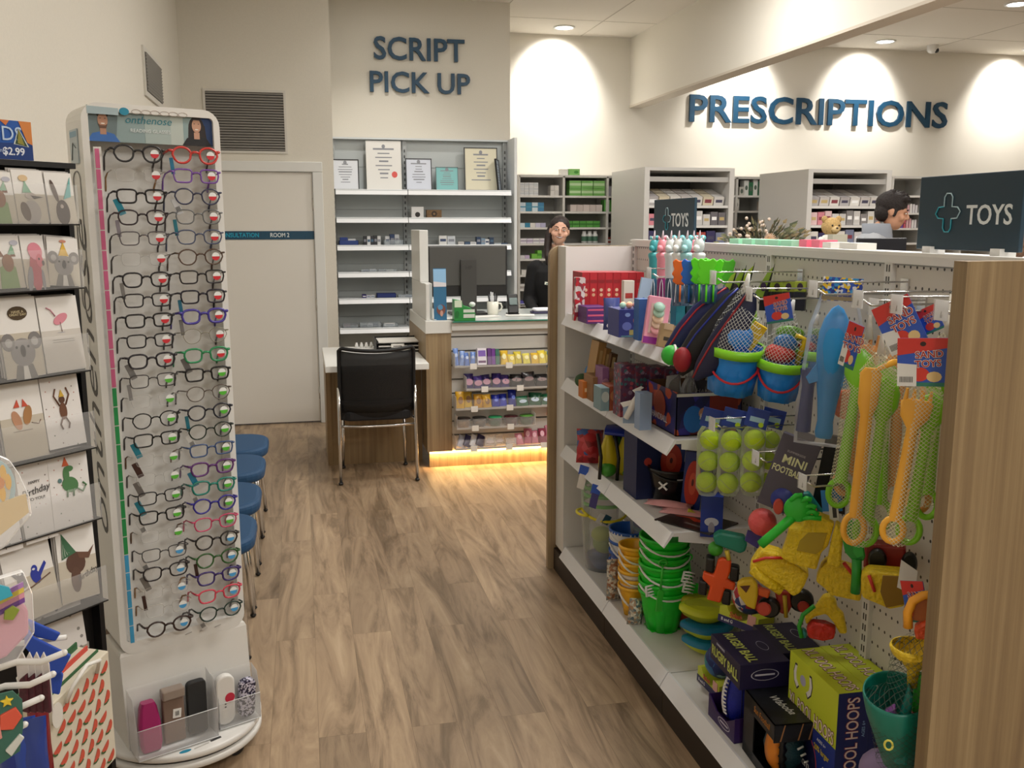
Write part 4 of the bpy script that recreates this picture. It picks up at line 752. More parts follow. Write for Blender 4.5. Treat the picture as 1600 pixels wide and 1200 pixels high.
def extra_w(t, c, s, HR, sh, z0):
    o = MB().box((-.075, -.128, sh - .16), (.07, .004, .022), M('#e6e8d8', .4), Matrix.Rotation(R(8), 4, 'Y')).bb((-.1, -.1305, sh - .165), (-.055, -.1298, sh - .157), M('#3c6a6a')).build('name_badge', t); o['label'] = 'white name badge'
    b = MB(); b.tube([(-.06, -.0, sh + .055), (-.05, -.062, sh + .05), (0, -.078, sh + .03), (.05, -.062, sh + .05), (.06, 0, sh + .055)], .018, M('#1f8fae', .6), 10); b.ball((-.02, -.085, sh + .01), (.03, .018, .04), M('#1f8fae', .6)); o = b.build('neck_scarf', t); o['label'] = 'bright teal scarf at the neck'
eyeW = P(872, 361, 'Y', 7.3); 
person('smiling woman with tied-back dark hair, black top and teal scarf behind the counter', (eyeW.x, 7.3, 0), R(-12), eyeW.z, Matrix.Rotation(R(6), 4, 'Y') , SKW, M('#0b0b0e', .85), [], hair_w, True, .2, None, extra_w)
def extra_m(t, c, s, HR, sh, z0):
    b = MB(); b.lathe([(.078, sh - .03), (.07, sh + .02), (.072, sh + .075), (.066, sh + .078), (.062, sh + .02)], M('#8e939c', .8), 20, c=(0, .0, 0), sx=1.1, sy=1.3); b.build('collar', t)
    b = MB(); b.tube([(-.01, -.062, sh + .07), (-.02, -.09, sh - .02), (-.015, -.13, sh - .14)], .009, M('#3c4048', .6)); b.build('zip', t)
    b = MB(); b.add([(-.035, -.066, sh + .05), (.03, -.066, sh + .05), (.0, -.13, sh - .14)], [(0, 1, 2)], M('#d9dde2', .8)); b.build('shirt_front', t)
eyeM = P(1380, 331, 'Y', 5.38)
person('dark-haired man in a light grey zip top looking down beside the monitor', (eyeM.x - .035, 5.38, 0), R(60), eyeM.z, Matrix.Rotation(R(14), 4, 'X'), SKM, M('#a3a6ab', .85), [], hair_m, False, .235, None, extra_m, .15, .05)
# ================================================================= the toy aisle: double-sided shelving between two oak end panels
CLRT = clear('clear_film', alpha=.05, rough=.1, refl=.55)
XL, XB = 1.12, 1.455; YE = [3.98, 3.355, 2.735, 2.11, 1.47]; Z1, Z2, Z3, ZB = 1.235, .945, .635, .15
GW = M('#dedddb', .4); LIP = M('#e9eaee', .3); KICK = M('#2b2119', .55)
t = thing('toy_shelving', 'white gondola shelving of the toy aisle with oak end panels and punched back', 'shelving')
b = MB(); b.prism([(1.10, 0), (2.0, 0), (2.0, 1.53)] + arc(1.15, 1.48, .05, 90, 180, 7), .035, TIMBER, frame((0, 4.165, 0), (1, 0, 0), (0, 0, 1))); o = b.build('end_panel', t); o['label'] = 'far oak end panel'
b = MB(); b.bb((1.125, 1.42, 0), (2.02, 1.455, 1.565), wood('oak_near', '#776249', '#8a7556', '#a08b69')); o = b.build('end_panel', t); o['label'] = 'near oak end panel'
b = MB(); b.bb((1.137, 4.0, .12), (XB, 4.02, 1.53), GW); b.bb((1.137, 4.02, .12), (1.16, 4.13, 1.53), GW); b.build('side_panel', t)
b = MB(); b.bb((XB, 1.455, .12), (XB + .006, 4.0, 1.53), PEG); o = b.build('punched_back', t)
b = MB(); b.bb((XB - .014, 1.455, 1.532), (XB + .0, 4.0, 1.552), GW); b.bb((XB - .014, 1.455, 1.552), (1.475, 4.02, 1.560), M('#ecebe8', .4)); b.bb((1.475, 1.456, 1.528), (1.96, 4.12, 1.54), M('#ecebe8', .4)); b.bb((XB - .006, 1.455, 1.528), (XB, 4.0, 1.532), GREY); b.build('top_rail', t)
for y in YE:
    b = MB(); b.bb((XB - .012, y - .016, .12), (XB, y + .016, 1.55), GW)
    for k in range(46): b.bb((XB - .0128, y - .007, .16 + k * .03), (XB - .0118, y - .003, .178 + k * .03), M('#3b3936')); b.bb((XB - .0128, y + .003, .16 + k * .03), (XB - .0118, y + .007, .178 + k * .03), M('#3b3936'))
    b.build('upright', t)
def gshelf(z, y0, y1, base=False):
    b = MB(); b.bb((1.15, y1 + .003, z - .012), (XB - .013, y0 - .003, z), GW)
    if not base:
        for y in (y0 - .006, y1 + .006): b.prism([(1.17, z - .012), (XB - .013, z - .012), (XB - .013, z - .07), (1.17, z - .03)], .003, GW, frame((0, y, 0), (1, 0, 0), (0, 0, 1)))
    o = b.build('shelf', t)
    b = MB(); zl = z - .045; T = [(XL, zl), (XL + .003, zl - .003), (1.158, z + .001), (1.148, z + .004), (1.144, z + .004)]
    b.prism([(1.116, zl), (1.120, zl - .004), (1.152, z - .006), (1.152, z + .003), (1.145, z + .003)], abs(y0 - y1) - .006, LIP, frame((0, y0 - .003, 0), (1, 0, 0), (0, 0, 1))); b.build('ticket_rail', o)
for z in (Z1, Z2, Z3):
    for k in (0, 1): gshelf(z, YE[k] + (.018 if k == 0 else 0), YE[k + 1])
for k in range(4): gshelf(ZB, YE[k] + (.018 if k == 0 else 0), YE[k + 1], True)
for y0, y1 in [(4.13, YE[1])] + [(YE[k], YE[k + 1]) for k in (1, 2, 3)]:
    b = MB(); b.bb((1.128, y1 + .0015, 0), (1.145, y0 - .0015, .105), KICK); b.build('kick_board', t)
b = MB(); b.bb((1.47, 1.456, .0), (1.5, 4.12, 1.54), GW)
for z in (.15, .55, .95, 1.3): b.bb((1.5, 1.456, z - .02), (1.96, 4.12, z), GW)
b.build('far_side_shelves', t)
# chrome hooks with price tabs
def hook(y, z, L=.24, tab=True, where=''):
    t = thing('display_hook', 'chrome display hook with a clear price tab ' + where, 'hook', (XB, y, z)); b = MB()
    b.tube([(-.004, 0, 0), (-L, 0, 0), (-L - .02, 0, .012)], .0028, CHROME, 7); b.tube([(-.004, 0, .028), (-L - .03, 0, .03), (-L - .033, 0, -.0)], .0022, CHROME, 7); b.bb((-.006, -.015, -.012), (-.001, .015, .036), CHROME); b.build('wire', t)
    if tab: b = MB(); b.bb((-L - .036, -.02, -.005), (-L - .033, .02, .035), CLRB); b.build('price_tab', t)
for y, z, L, wh in ((3.2, 1.44, .2, 'over the unicorn wands'), (2.55, 1.46, .25, 'over the dark bat bags'), (2.42, 1.42, .2, 'over the bucket sets'), (2.05, 1.46, .22, 'over the rocket bag'), (1.98, 1.42, .1, 'right of the rocket bag'), (1.86, 1.45, .22, 'over the left spade set'), (1.72, 1.45, .22, 'over the middle spade set'), (1.58, 1.45, .22, 'over the right spade set'), (2.3, .98, .22, 'over the mini footballs card'), (2.05, .98, .22, 'under the rocket bag'), (2.52, 1.03, .25, 'over the tennis balls')): hook(y, z, L, True, wh)
# signs on top
def toy_sign(y0, y1, z0, z1, label, fs=.065):
    t = thing('toys_sign', label, 'sign', (1.5, 0, 0)); b = MB(); b.bb((0, y0, z0), (.012, y1, z1), M('#0e2f40', .45)); b.build('board', t, bevel=.002)
    c = (y0 + y1) / 2; T = frame((-.0005, c, (z0 + z1) / 2), (0, -1, 0), (0, 0, 1)); b = MB(); b.text('TOYS', fs, T @ T3((.075, -.008, 0)), M('#dfe5e6', .4), .001, .012, 'CENTER', .95); b.build('lettering', t)
    b = MB(); q = .014; P_ = [(-q, q), (-q, 2.6 * q), (-q * .5, 3.2 * q), (q * .5, 3.2 * q), (q, 2.6 * q), (q, q), (2.4 * q, q * .9), (3.1 * q, .2 * q), (2.4 * q, -.9 * q), (q, -q)]
    b.tube([T @ Vector((x - .062, z, .001)) for x, z in P_], .0016, M('#a8c4cc', .4), 6); b.tube([T @ Vector((-x - .062, -z, .001)) for x, z in P_[:]], .0016, M('#2f9fb0', .4), 6); b.build('cross_logo', t)
    b = MB()
    for y in (y0 + .04, y1 - .07): b.bb((-.012, y, 1.541), (.03, y + .03, 1.575), WHITE)
    b.build('foot', t); return t
toy_sign(1.74, 2.085, 1.568, 1.742, 'large dark teal TOYS sign standing on the near end of the toy aisle', .062)
toy_sign(3.46, 3.89, 1.568, 1.73, 'dark teal TOYS sign standing at the far end of the toy aisle', .075)
# small flat packs along the top ledge
for k in range(5):
    y = P(1172 + k * 21, 380, 'X', 1.56).y; carton('mint_packet', 'mint green packet lying on the top ledge of the toy aisle', 'packet', (1.54, y, 1.541), .085, .07, .036, '#9fdcbc', 0, [('t', 0, 0, .05, .01, '#e3f5ea')], group='mint packets on the top ledge')
for k in range(2): carton('pink_packet', 'pink packet on the top ledge right of the mint ones, ' + ('left one', 'right one')[k], 'packet', (1.54, P(1268 + k * 20, 382, 'X', 1.54).y, 1.541), .06, .045, .04, '#e8748c')
for k, (x, w_) in enumerate(((1306, .045), (1340, .09))): carton('white_packet', ('small', 'long')[k] + ' white packet on the top ledge near the teddy bear', 'packet', (1.53, P(x, 384, 'X', 1.53).y, 1.541), .06, w_, .035, '#e3e1dc')
b = MB(); rr = random.Random(2); b.ball((0, 0, .02), (.05, .035, .035), M('#7a5a44', .95, noise=.3, bump=1, bs=200), 16, 10); [b.ball((rr.uniform(-.045, .045), rr.uniform(-.03, .03), .03 + rr.uniform(-.01, .015)), .014, M('#7a5a44', .95, noise=.3, bump=1, bs=200), 8, 6) for _ in range(16)]
o = b.build('brown_plush'); o.location = (P(1588, 400, 'X', 1.56).x, P(1590, 400, 'X', 1.56).y + .02, 1.565); tag(o, 'brown fluffy plush top showing over the near oak panel', 'plush toy')
# ------------------------------------------------------------- helpers for goods
def fr(x, y, X):
    """origin on the plane X, metres per photo pixel there, heading towards the camera"""
    c = P(x, y, 'X', X) if X > 0 else P(x, y, 'Y', -X); s = (c - Vector((0, 0, HC))).dot(_fw) / FPX; return c, s, -math.atan2(c.x, c.y)
def sbox(name, label, x0, y0, x1, Y, d, z, col, prints=(), texts=(), group=None, rot=None, cat='box', bevel=0, rz=0):
    a, c = P(x0, 500, 'Y', Y).x, P(x1, 500, 'Y', Y).x; h = P((x0 + x1) / 2, y0, 'Y', Y).z - z
    return carton(name, label, cat, ((a + c) / 2, Y + d / 2, z + .001), c - a, d, h, col, rz, prints, texts, group, rot, bevel)
# ------------------------------------------------------------- shelf 1
for k in range(8):
    x = 909 + k * 12; o = sbox('red_game_box', 'tall red game box at the far end of the top shelf', x, 426, x + 11.5, 3.72, .14, Z1, '#b3202a' if k % 2 else '#a81c26', [('f', 0, .06, .028, .014, '#8c1820'), ('f', 0, .025, .014, .014, '#dcb49a', 'o'), ('f', 0, .005, .014, .014, '#d9a884', 'o'), ('f', 0, -.065, .016, .04, '#d8c9c9')], group='red game boxes')
sbox('red_white_pack', 'red and white patterned pack leaning left of the red game boxes', 897, 434, 912, 3.68, .03, Z1, pattern('strawberry_print', '#c9b9b8', ['#b5202c', '#c9bcbc', '#8c2a3a', '#d8d0cf'], 60), rot=(0, R(2), 0))
for k in range(3): carton('purple_game_box', 'flat purple and pink game box stacked before the red boxes, ' + ('bottom', 'middle', 'top')[k], 'box', (P(928, 490, 'Y', 3.6).x, 3.62, Z1 + .001 + k * .022), .085, .12, .0215, '#5a2670', 0, [('f', 0, 0, .075, .007, '#d4587c')])
o = pouch('blue_film_pack', 'clear film pack with blue and silver toys between the purple and the blue boxes', 'packet', (P(958, 500, 'Y', 3.32).x, 3.34, Z1 + .001), .065, .12, .04, '#45508f', prints=[(-.1, .1, .35, .3, '#c8ccda'), (.2, -.05, .25, .5, '#aab6d8'), (0, -.35, .8, .2, '#d9d4dc')])
sbox('fairy_box', 'dark blue box printed with a mermaid in the middle of the top shelf', 967, 484, 1011, 3.1, .12, Z1, '#363d86', [('f', .015, .01, .03, .03, '#c97a5c', 'o'), ('f', -.022, -.01, .035, .03, '#6d78c4', 'o'), ('f', .012, -.032, .05, .018, '#b5a664'), ('f', -.02, .03, .02, .014, '#8fa6e0', 'o'), ('f', 0, -.045, .085, .004, '#5f8f9a')], bevel=.002)
a = P(985, 476, 'Y', 3.13)
for k in range(8):
    o = MB().ball((0, 0, .011), (.012, .012, .011), M(('#a9d4c4', '#efc9a4', '#e8a88c', '#f0d9a8', '#d7a9b4')[k % 5], .5), 10, 7).build('pastel_sweet'); o.location = (P(970 + k * 5, 480, 'Y', 3.15).x, 3.13 + (k % 2) * .03, P(988, 484, 'Y', 3.1).z + .002); tag(o, 'pastel round eraser on top of the mermaid box', 'eraser', 'pastel erasers on the mermaid box')
t = thing('macaron_pack', 'pink pack with a clear window of pastel macarons near the shelf edge', 'packet', (P(1022, 530, 'Y', 2.9).x, 2.9, Z1 + .002), rot=(R(-12), R(9), R(-12))); b = MB()
b.box((0, .02, .08), (.075, .03, .16), M('#e79ab2', .35)); b.build('box', t, bevel=.003)
b = MB(); b.bb((-.026, .003, .035), (.022, .0045, .135), M('#d8b8b4', .4)); b.build('window', t)
for k, c in enumerate(('#e7a2ac', '#d8b9a4', '#e6c3a8', '#a9c9b6', '#9cc0b0')): o = MB().lathe([(.001, -.004), (.017, -.004), (.019, 0), (.017, .004), (.001, .004)], M(c, .5), 16).build('macaron', t); o.location = (0, -.001, .048 + k * .019); o.rotation_euler = (R(70), 0, 0)
b = MB(); b.bb((-.038, .004, .0), (.03, .005, .022), M('#8d1f8c', .35)); b.build('label_band', t)
o = sbox('kraft_pack', 'brown kraft paper pack at the near end of the top shelf', 1030, 508, 1052, 2.8, .03, Z1, '#a98a63', [('f', 0, -.01, .02, .012, '#3d3228'), ('f', 0, .03, .03, .02, '#c9a98a')], rot=(R(-10), R(12), R(-10)))
for k, (x, y0, c) in enumerate(((1064, 470, '#1f7c8c'), (1078, 478, '#16404c'), (1006, 468, '#2f62a8'))): sbox('small_toy_pack', ('teal', 'dark green', 'blue')[k] + ' small toy pack behind the macaron pack', x - 8, y0, x + 8, 3.0, .05, Z1, c)
sbox('tube_pack', 'white and red tube pack behind the mermaid box', 974, 439, 990, 3.45, .03, Z1, '#d8cfc4', [('f', 0, .03, .03, .02, '#b03a34'), ('f', 0, -.02, .02, .03, '#3a7a58')]); sbox('round_toy_pack', 'blister pack with a blue toy behind the mermaid box', 989, 434, 1006, 3.42, .012, Z1, '#9fb4cc', [('f', 0, 0, .02, .04, '#2c5aa4', 'o')], rot=(0, R(10), 0))
# unicorn bubble wands
def wand(i, x, X, col, col2, lab):
    c, s, rz = fr(x, 420, X); top = P(x, 360, 'X', X).z; bot = P(x, 478, 'X', X).z; h = top - bot
    t = thing('unicorn_wand', lab, 'toy wand', (c.x, c.y, bot), rz); b = MB()
    b.lathe([(.001, 0), (.015, 0), (.016, h * .34), (.012, h * .37)], M(col2, .3), 14); b.build('bubble_bottle', t)
    b = MB(); b.lathe([(.012, h * .37), (.017, h * .42), (.018, h * .62), (.022, h * .66), (.022, h * .69), (.015, h * .71)], M(col, .35), 14); b.build('handle', t)
    b = MB(); b.ball((0, 0, h * .80), (.018, .017, .026), M(col, .35)); b.ball((-.008, -.016, h * .765), (.011, .014, .012), M(col, .35)); b.tube([(.0, -.004, h * .88), (.002, -.01, h * 1.0)], [.006, .001], M('#e8d7e2', .3), 8)
    for q in (-1, 1): b.tube([(q * .011, 0, h * .88), (q * .014, 0, h * .93)], [.006, .001], M(col, .35), 6)
    b.build('unicorn_head', t)
    b = MB(); [b.ball((.012 - .003 * k, .012, h * (.9 - .05 * k)), .010, M('#6ccad2' if col != '#f29aa8' else '#f6c4d4', .4), 8, 6) for k in range(5)]; b.build('mane', t)
    b = MB(); b.tube([(-.008, -.017, h * .05), (-.004, -.019, h * .3), (0, -.018, h * .36), (.004, -.019, h * .3), (.008, -.017, h * .05)], .0016, M('#e3e6ea', .3), 6); b.build('strap', t)
for i, (x, X, c, c2, lab) in enumerate(((1021, 1.34, '#3f9fa4', '#25506c', 'teal unicorn bubble wand, leftmost of the bunch'), (1034, 1.28, '#f29aa8', '#8a1f6c', 'pink unicorn bubble wand second from the left'), (1047, 1.26, '#e7ebec', '#3a5068', 'white unicorn bubble wand beside the pink one'), (1059, 1.24, '#eef0f0', '#40566c', 'white unicorn bubble wand in the middle of the bunch'), (1072, 1.26, '#a9dfe4', '#33597a', 'pale aqua unicorn bubble wand right of the middle'), (1082, 1.38, '#ee8fa0', '#6a2a5c', 'pink unicorn bubble wand at the back right of the bunch'), (1091, 1.26, '#eaf0f2', '#3c5c74', 'white and blue unicorn bubble wand, rightmost of the bunch'))): wand(i, x, X, c, c2, lab)
def sword(x, y0, X, col, lab, w_=1.0):
    c, s, rz = fr(x, 440, X); z0 = P(x, 474, 'X', X).z; h = P(x, y0, 'X', X).z - z0; t = thing('bear_bubble_toy', lab, 'bubble toy', (c.x, c.y, z0), rz); b = MB(); q = .02 * w_
    pl = [(-q * .6, h * .42), (-q * 1.3, h * .5), (-q, h * .58), (-q * 1.4, h * .66), (-q, h * .76), (-q * 1.2, h * .84), (-q * 1.3, h * .93), (-q * .8, h), (-q * .3, h * .95), (q * .3, h * .95), (q * .8, h), (q * 1.3, h * .93), (q * 1.2, h * .84), (q, h * .76), (q * 1.4, h * .66), (q, h * .58), (q * 1.3, h * .5), (q * .6, h * .42)]
    b.prism(pl, .016, M(col, .3), frame((0, .008, 0), (1, 0, 0), (0, 0, 1))); b.build('bear_top', t, bevel=.003)
    b = MB(); b.lathe([(.001, 0), (.013, 0), (.013, h * .4), (.001, h * .42)], M('#33597c', .3), 12); b.build('bottle', t)
    b = MB(); b.tube([(0, -.014, h * .04), (0, -.014, h * .42)], .003, M(col, .3), 6); b.build('stick', t)
sword(1063, 404, 1.19, '#f0701e', 'orange bear-shaped bubble toy hanging under the unicorn wands'); sword(1077, 404, 1.18, '#1568d8', 'bright blue bear-shaped bubble toy hanging under the unicorn wands')
for k, x in enumerate((1093, 1104, 1115)): sword(x, 402 + k, (1.2, 1.17, 1.2)[k], '#62e31e', 'lime green bear-shaped bubble toy, %s of the three' % ('left', 'middle', 'right')[k], 1.1)
sword(1136, 404, 1.42, '#58c832', 'green bear-shaped bubble toy against the punched board')
# swim fins / bat bags
def batbag(path, rad, col, seam, lab, X):
    c, s, rz = fr(path[0][0], path[0][1], X); t = thing('bat_ball_bag', lab, 'sports set', c, rz); f = lambda x, y, d=0: Vector(((x - path[0][0]) * s, d, -(y - path[0][1]) * s))
    b = MB(); R_ = []
    for k, ((x, y), r) in enumerate(zip(path, rad)):
        i, j = max(0, k - 1), min(len(path) - 1, k + 1); d = (f(*path[j]) - f(*path[i])).normalized(); n = Vector((-d.z, 0, d.x)); R_.append([f(x, y) + n * math.cos(6.2832 * q / 14) * r * s + Vector((0, 1, 0)) * math.sin(6.2832 * q / 14) * r * s * .45 for q in range(14)])
    b.rings(R_, M(col, .55)); b.build('bag', t)
    b = MB(); b.tube([R_[k][12] for k in range(len(path))], .003, M(seam, .4), 6); b.build('piping', t); return t, f, s
batbag([(1046, 568), (1052, 548), (1072, 520), (1095, 492), (1118, 468), (1132, 452)], [4, 16, 21, 22, 17, 8], '#101c55', '#a31d2c', 'dark blue bat bag with red piping, nearest the aisle', -2.66)
t, f, s = batbag([(1062, 585), (1075, 560), (1096, 530), (1120, 500), (1140, 470), (1150, 452)], [6, 20, 24, 24, 18, 8], '#0c0c14', '#1d2c8a', 'black bat bag hanging behind the dark blue one', -2.58)
t, f, s = batbag([(1085, 592), (1100, 575), (1122, 540), (1145, 505), (1160, 476), (1166, 456)], [5, 17, 22, 22, 16, 8], '#0e1438', '#8f1a24', 'navy bat bag hanging furthest right', -2.5)
c, s, rz = fr(1049, 555, -2.60); t = thing('catch_ball', 'green and white ball at the tip of the dark blue bat bag', 'ball', c, rz); b = MB(); b.ball((0, 0, 0), 16 * s, M('#2fae32', .5)); b.build('ball', t); b = MB(); b.tube([(5 * s + 2 * s * math.cos(a), -15.5 * s * math.cos(a) * .98, 15.6 * s * math.sin(a) * .98) for a in [6.2832 * k / 20 for k in range(20)]], 2.2 * s, M('#e3e6dc', .5), 6, True); b.build('white_band', t)
c, s, rz = fr(1066, 562, -2.56); o = MB().ball((0, 0, 0), (15 * s, 13 * s, 20 * s), M('#8f1420', .6)).build('catch_ball'); o.location = c; tag(o, 'dark red ball beside the green and white one', 'ball')
for k, (x, y) in enumerate(((1136, 445), (1150, 440), (1163, 436), (1194, 438))):
    c, s, rz = fr(x, y, 1.27 + .03 * k); t = thing('header_card', 'black and lime header card of a bat bag, %s from the left' % ('first', 'second', 'third', 'fourth')[k], 'card', c, rz + R(-25)); b = MB(); b.prism([(-16 * s, -24 * s), (4 * s, -28 * s), (16 * s, 22 * s), (6 * s, 14 * s)], .002, M('#b9cc4a' if k % 2 == 0 else '#8fae3a', .5), frame((0, 0, 0), (1, 0, 0), (0, 0, 1))); b.build('card', t); b = MB(); b.prism([(0, -26 * s), (6 * s, -28 * s), (17 * s, 26 * s), (12 * s, 10 * s)], .003, BLACK, frame((0, -.001, 0), (1, 0, 0), (0, 0, 1))); b.prism(ell(10 * s, 14 * s, 12, 0, -10 * s), .001, M('#3a1f4c'), frame((0, -.003, 0), (1, 0, 0), (0, 0, 1))); b.build('print', t)
for k, x in enumerate((1196, 1214, 1232, 1250)):
    c, s, rz = fr(x, 470, 1.42); t = thing('toy_pack', 'dark toy pack with a lime header hanging on the punched board, %s' % ('leftmost', 'second', 'third', 'rightmost')[k], 'packet', c, rz - R(10)); b = MB(); b.box((0, 0, 0), (17 * s, .02, 30 * s), M('#0e1020', .4)); b.build('card', t); b = MB(); b.box((0, -.001, 22 * s), (17 * s, .018, 16 * s), M('#a9b93a', .5)); b.prism(ell(9 * s, 12 * s, 12, 0, 22 * s), .001, M('#35203c'), frame((0, -.0105, 0), (1, 0, 0), (0, 0, 1))); b.build('header', t)
# ------------------------------------------------------------- buckets
def bucket_mb(r0, r1, h, col, lip=.006, ribs=0, foot=False, rough=.25, lipcol=None):
    m = M(col, rough); b = MB(); n = 36
    def rg(r, z, q=0): return [Vector(((r + (q * .05 * r * (1 if math.cos(6 * 6.2832 * k / n) > 0 else -1) if q else 0)) * math.cos(6.2832 * k / n), (r + (q * .05 * r * (1 if math.cos(6 * 6.2832 * k / n) > 0 else -1) if q else 0)) * math.sin(6.2832 * k / n), z)) for k in range(n)]
    b.rings([rg(.001, .003), rg(r0, .0, ribs), rg(r0 + (r1 - r0) * .55, h * .55, ribs), rg(r0 + (r1 - r0) * .7, h * .66), rg(r1, h - .012), ], m, False); b.rings([rg(r1, h - .012), rg(r1 + lip, h - .012), rg(r1 + lip, h), rg(r1 - .001, h), rg(r1 - .004, h - .004), rg(r0 + (r1 - r0) * .3, h * .3), rg(r0, .008), rg(.001, .008)], M(lipcol, rough) if lipcol else m, False); return b
def handle_mb(r, z, drop, col, side=-1, rad=.0035, n=14):
    b = MB(); b.tube([(r * math.cos(math.pi * k / n), side * drop[0] * math.sin(math.pi * k / n), z - drop[1] * math.sin(math.pi * k / n)) for k in range(n + 1)], rad, M(col, .35), 8); return b
def bucketset(x, y, X, w_px, lab, inside):
    c, s, rz = fr(x, y, X); r = w_px * s / 2; h = r * 1.68; t = thing('sand_bucket_set', lab, 'sand toys', (c.x, c.y, c.z - h), rot=(R(8), R(6), rz)); bucket_mb(r * .76, r * .95, h, '#1f86e0', .002, 1).build('bucket', t)
    b = MB(); b.lathe([(r * .93, h - .02), (r + .004, h - .022), (r + .004, h + .004), (r * .93, h + .004)], M('#8cdc2c', .3), 30); b.build('rim', t)
    handle_mb(r * .98, h - .012, (r * 1.02, r * .95), '#c0202c').build('handle', t)
    for nm, fn in inside(r, h): o = fn.build(nm, t)
    b = MB(); b.lathe([(r * 1.02, h), (r * .8, h + r * .8), (r * .35, h + r * 1.7), (.006, h + r * 2.3)], net('white_net', '#dfe0dc', 130, .10), 20); b.build('net_bag', t)
    b = MB(); b.tube([(0, 0, h + r * 1.9), (0.004, 0, h + r * 2.6)], [.012, .004], M('#dcdcd6', .6), 8); b.build('net_knot', t)
    return t, r, h, s
def in1(r, h):
    a = MB(); a.ball((-.01, -.01, h + r * .4), (r * .7, r * .6, r * .62), M('#1f86e0', .3, bump=.6, bs=60)); a.ball((-r * .55, -.02, h + r * .45), (r * .25, r * .2, r * .2), M('#1f86e0', .3))
    c_ = MB(); c_.ball((-r * .6, .01, h + .01), (r * .32, r * .3, r * .22), M('#c8202c', .35)); d = MB(); d.box((r * .5, -.02, h + r * .5), (r * .5, .012, r * .95), M('#e9c31f', .3), Matrix.Rotation(R(25), 4, 'Y')); e = MB(); e.ball((r * .25, .02, h + r * 1.0), (r * .3, r * .1, r * .5), M('#8fc92c', .3)); return [('turtle_mould', a), ('red_mould', c_), ('yellow_shovel', d), ('green_rake', e)]
def in2(r, h):
    a = MB(); a.ball((-.01, -.01, h + r * .3), (r * .65, r * .55, r * .42), M('#c8281f', .35, bump=.8, bs=80)); c_ = MB(); c_.ball((-.0, .0, h + r * .7), (r * .5, r * .4, r * .42), M('#1d6cae', .3)); d = MB(); d.tube([(r * .35, -.02, h + r * 1.2), (r * .75, -.02, h + r * 1.1), (r * .6, -.02, h)], .008, M('#e2c21f', .3)); e = MB(); e.ball((.01, .03, h + r * 1.05), (r * .6, r * .2, r * .35), M('#6da52c', .35)); return [('red_mould', a), ('blue_mould', c_), ('yellow_handle', d), ('green_mould', e)]
t, r, h, s = bucketset(1143, 538, 1.22, 88, 'blue sand bucket set with lime rim hanging nearest the aisle', in1)
t2, r2, h2, s2 = bucketset(1216, 560, 1.33, 74, 'blue sand bucket set hanging right behind the first one', in2)
t3, r3, h3, s3 = bucketset(1262, 545, 1.41, 44, 'third sand bucket set half hidden behind the rocket bag', in2)
def st_card(x, y, X, w_, h_, lab, ry=0, rzx=0, tag2=False):
    """printed SAND TOYS header card"""
    c, s, rz = fr(x, y, X); t = thing('sand_toys_card', lab, 'card', c, rot=(0, R(ry), rz + R(rzx))); W, H = w_ * s, h_ * s; b = MB(); b.box((0, 0, 0), (W, .0016, H), M('#2a53b8', .35)); b.build('card', t)
    T = frame((0, -.0009, 0), (1, 0, 0), (0, 0, 1)); b = MB(); b.prism([(-W / 2, H / 2), (-W / 2, H * .14), (W / 2, H * .3), (W / 2, H / 2)][::-1], .0003, M('#c8322a', .35), T); b.prism(ell(W * .42, H * .3, 16, -W * .08, -H * .25), .0004, M('#d0382c'), T); b.prism(ell(W * .3, H * .22, 12, W * .22, -H * .3), .0005, M('#e2c68c'), T); b.prism(ell(W * .12, H * .1, 12, 0, H * .38), .0006, M('#2b1714'), T)
    b.prism([(-W / 2, -H / 2), (W / 2, -H / 2), (W / 2, -H * .42), (-W / 2, -H * .42)], .0007, M('#2c7a6a'), T)
    if tag2: b.prism([(-W / 2, -H / 2), (-W * .12, -H / 2), (-W * .12, -H * .05), (-W / 2, -H * .02)], .001, M('#dfe0de', .5), T); [b.prism([(-W * .45 + k * W * .03, -H * .42), (-W * .435 + k * W * .03, -H * .42), (-W * .435 + k * W * .03, -H * .3), (-W * .45 + k * W * .03, -H * .3)], .0013, BLACK, T) for k in range(9)]
    b.build('print', t); b = MB(); sz = H * .2
    for q, (m, bo, zz) in enumerate(((M('#f0eee8'), .055, .0012), (M('#a8201f'), .012, .0019))): b.text('SAND', sz, T @ T3((W * .12, H * .16, zz), (0, 0, R(4))), m, .0003, bo, 'CENTER', 1.0); b.text('TOYS', sz, T @ T3((W * .1, -H * .03, zz), (0, 0, R(4))), m, .0003, bo, 'CENTER', 1.0)
    b.build('lettering', t); return t
st_card(1216, 482, 1.28, 44, 44, 'red and blue SAND TOYS card above the two blue buckets', -12, -25)
# ------------------------------------------------------------- rocket bag
c, s, rz = fr(1297, 590, 1.33); t = thing('rocket_toy_bag', 'long blue water toy in a clear bag with a printed header', 'toy', c, rot=(0, R(3), rz)); b = MB()
prof = [(.001, -98), (12, -97), (14, -88), (12, -70), (15, -40), (20, -5), (23, 20), (25, 50), (24, 70), (18, 92), (9, 108), (.001, 114)]
b.lathe([(r_ * s, z_ * s) for r_, z_ in prof], M('#1a8fd6', .35), 22, sy=.6); b.prism([(-22 * s, 20 * s), (-36 * s, -2 * s), (-30 * s, -12 * s), (-16 * s, -6 * s)], .02, M('#1a8fd6', .35), frame((0, .01, 0), (1, 0, 0), (0, 0, 1))); b.prism([(20 * s, 10 * s), (30 * s, -8 * s), (24 * s, -16 * s), (12 * s, -8 * s)], .02, M('#1a8fd6', .35), frame((0, .01, 0), (1, 0, 0), (0, 0, 1))); b.build('rocket', t)
b = MB(); b.lathe([(12 * s, -92 * s), (10 * s, -20 * s), (14 * s, 8 * s)], M('#1c2a6a', .4), 14, c=(-32 * s, .02, 0)); b.build('dark_part', t)
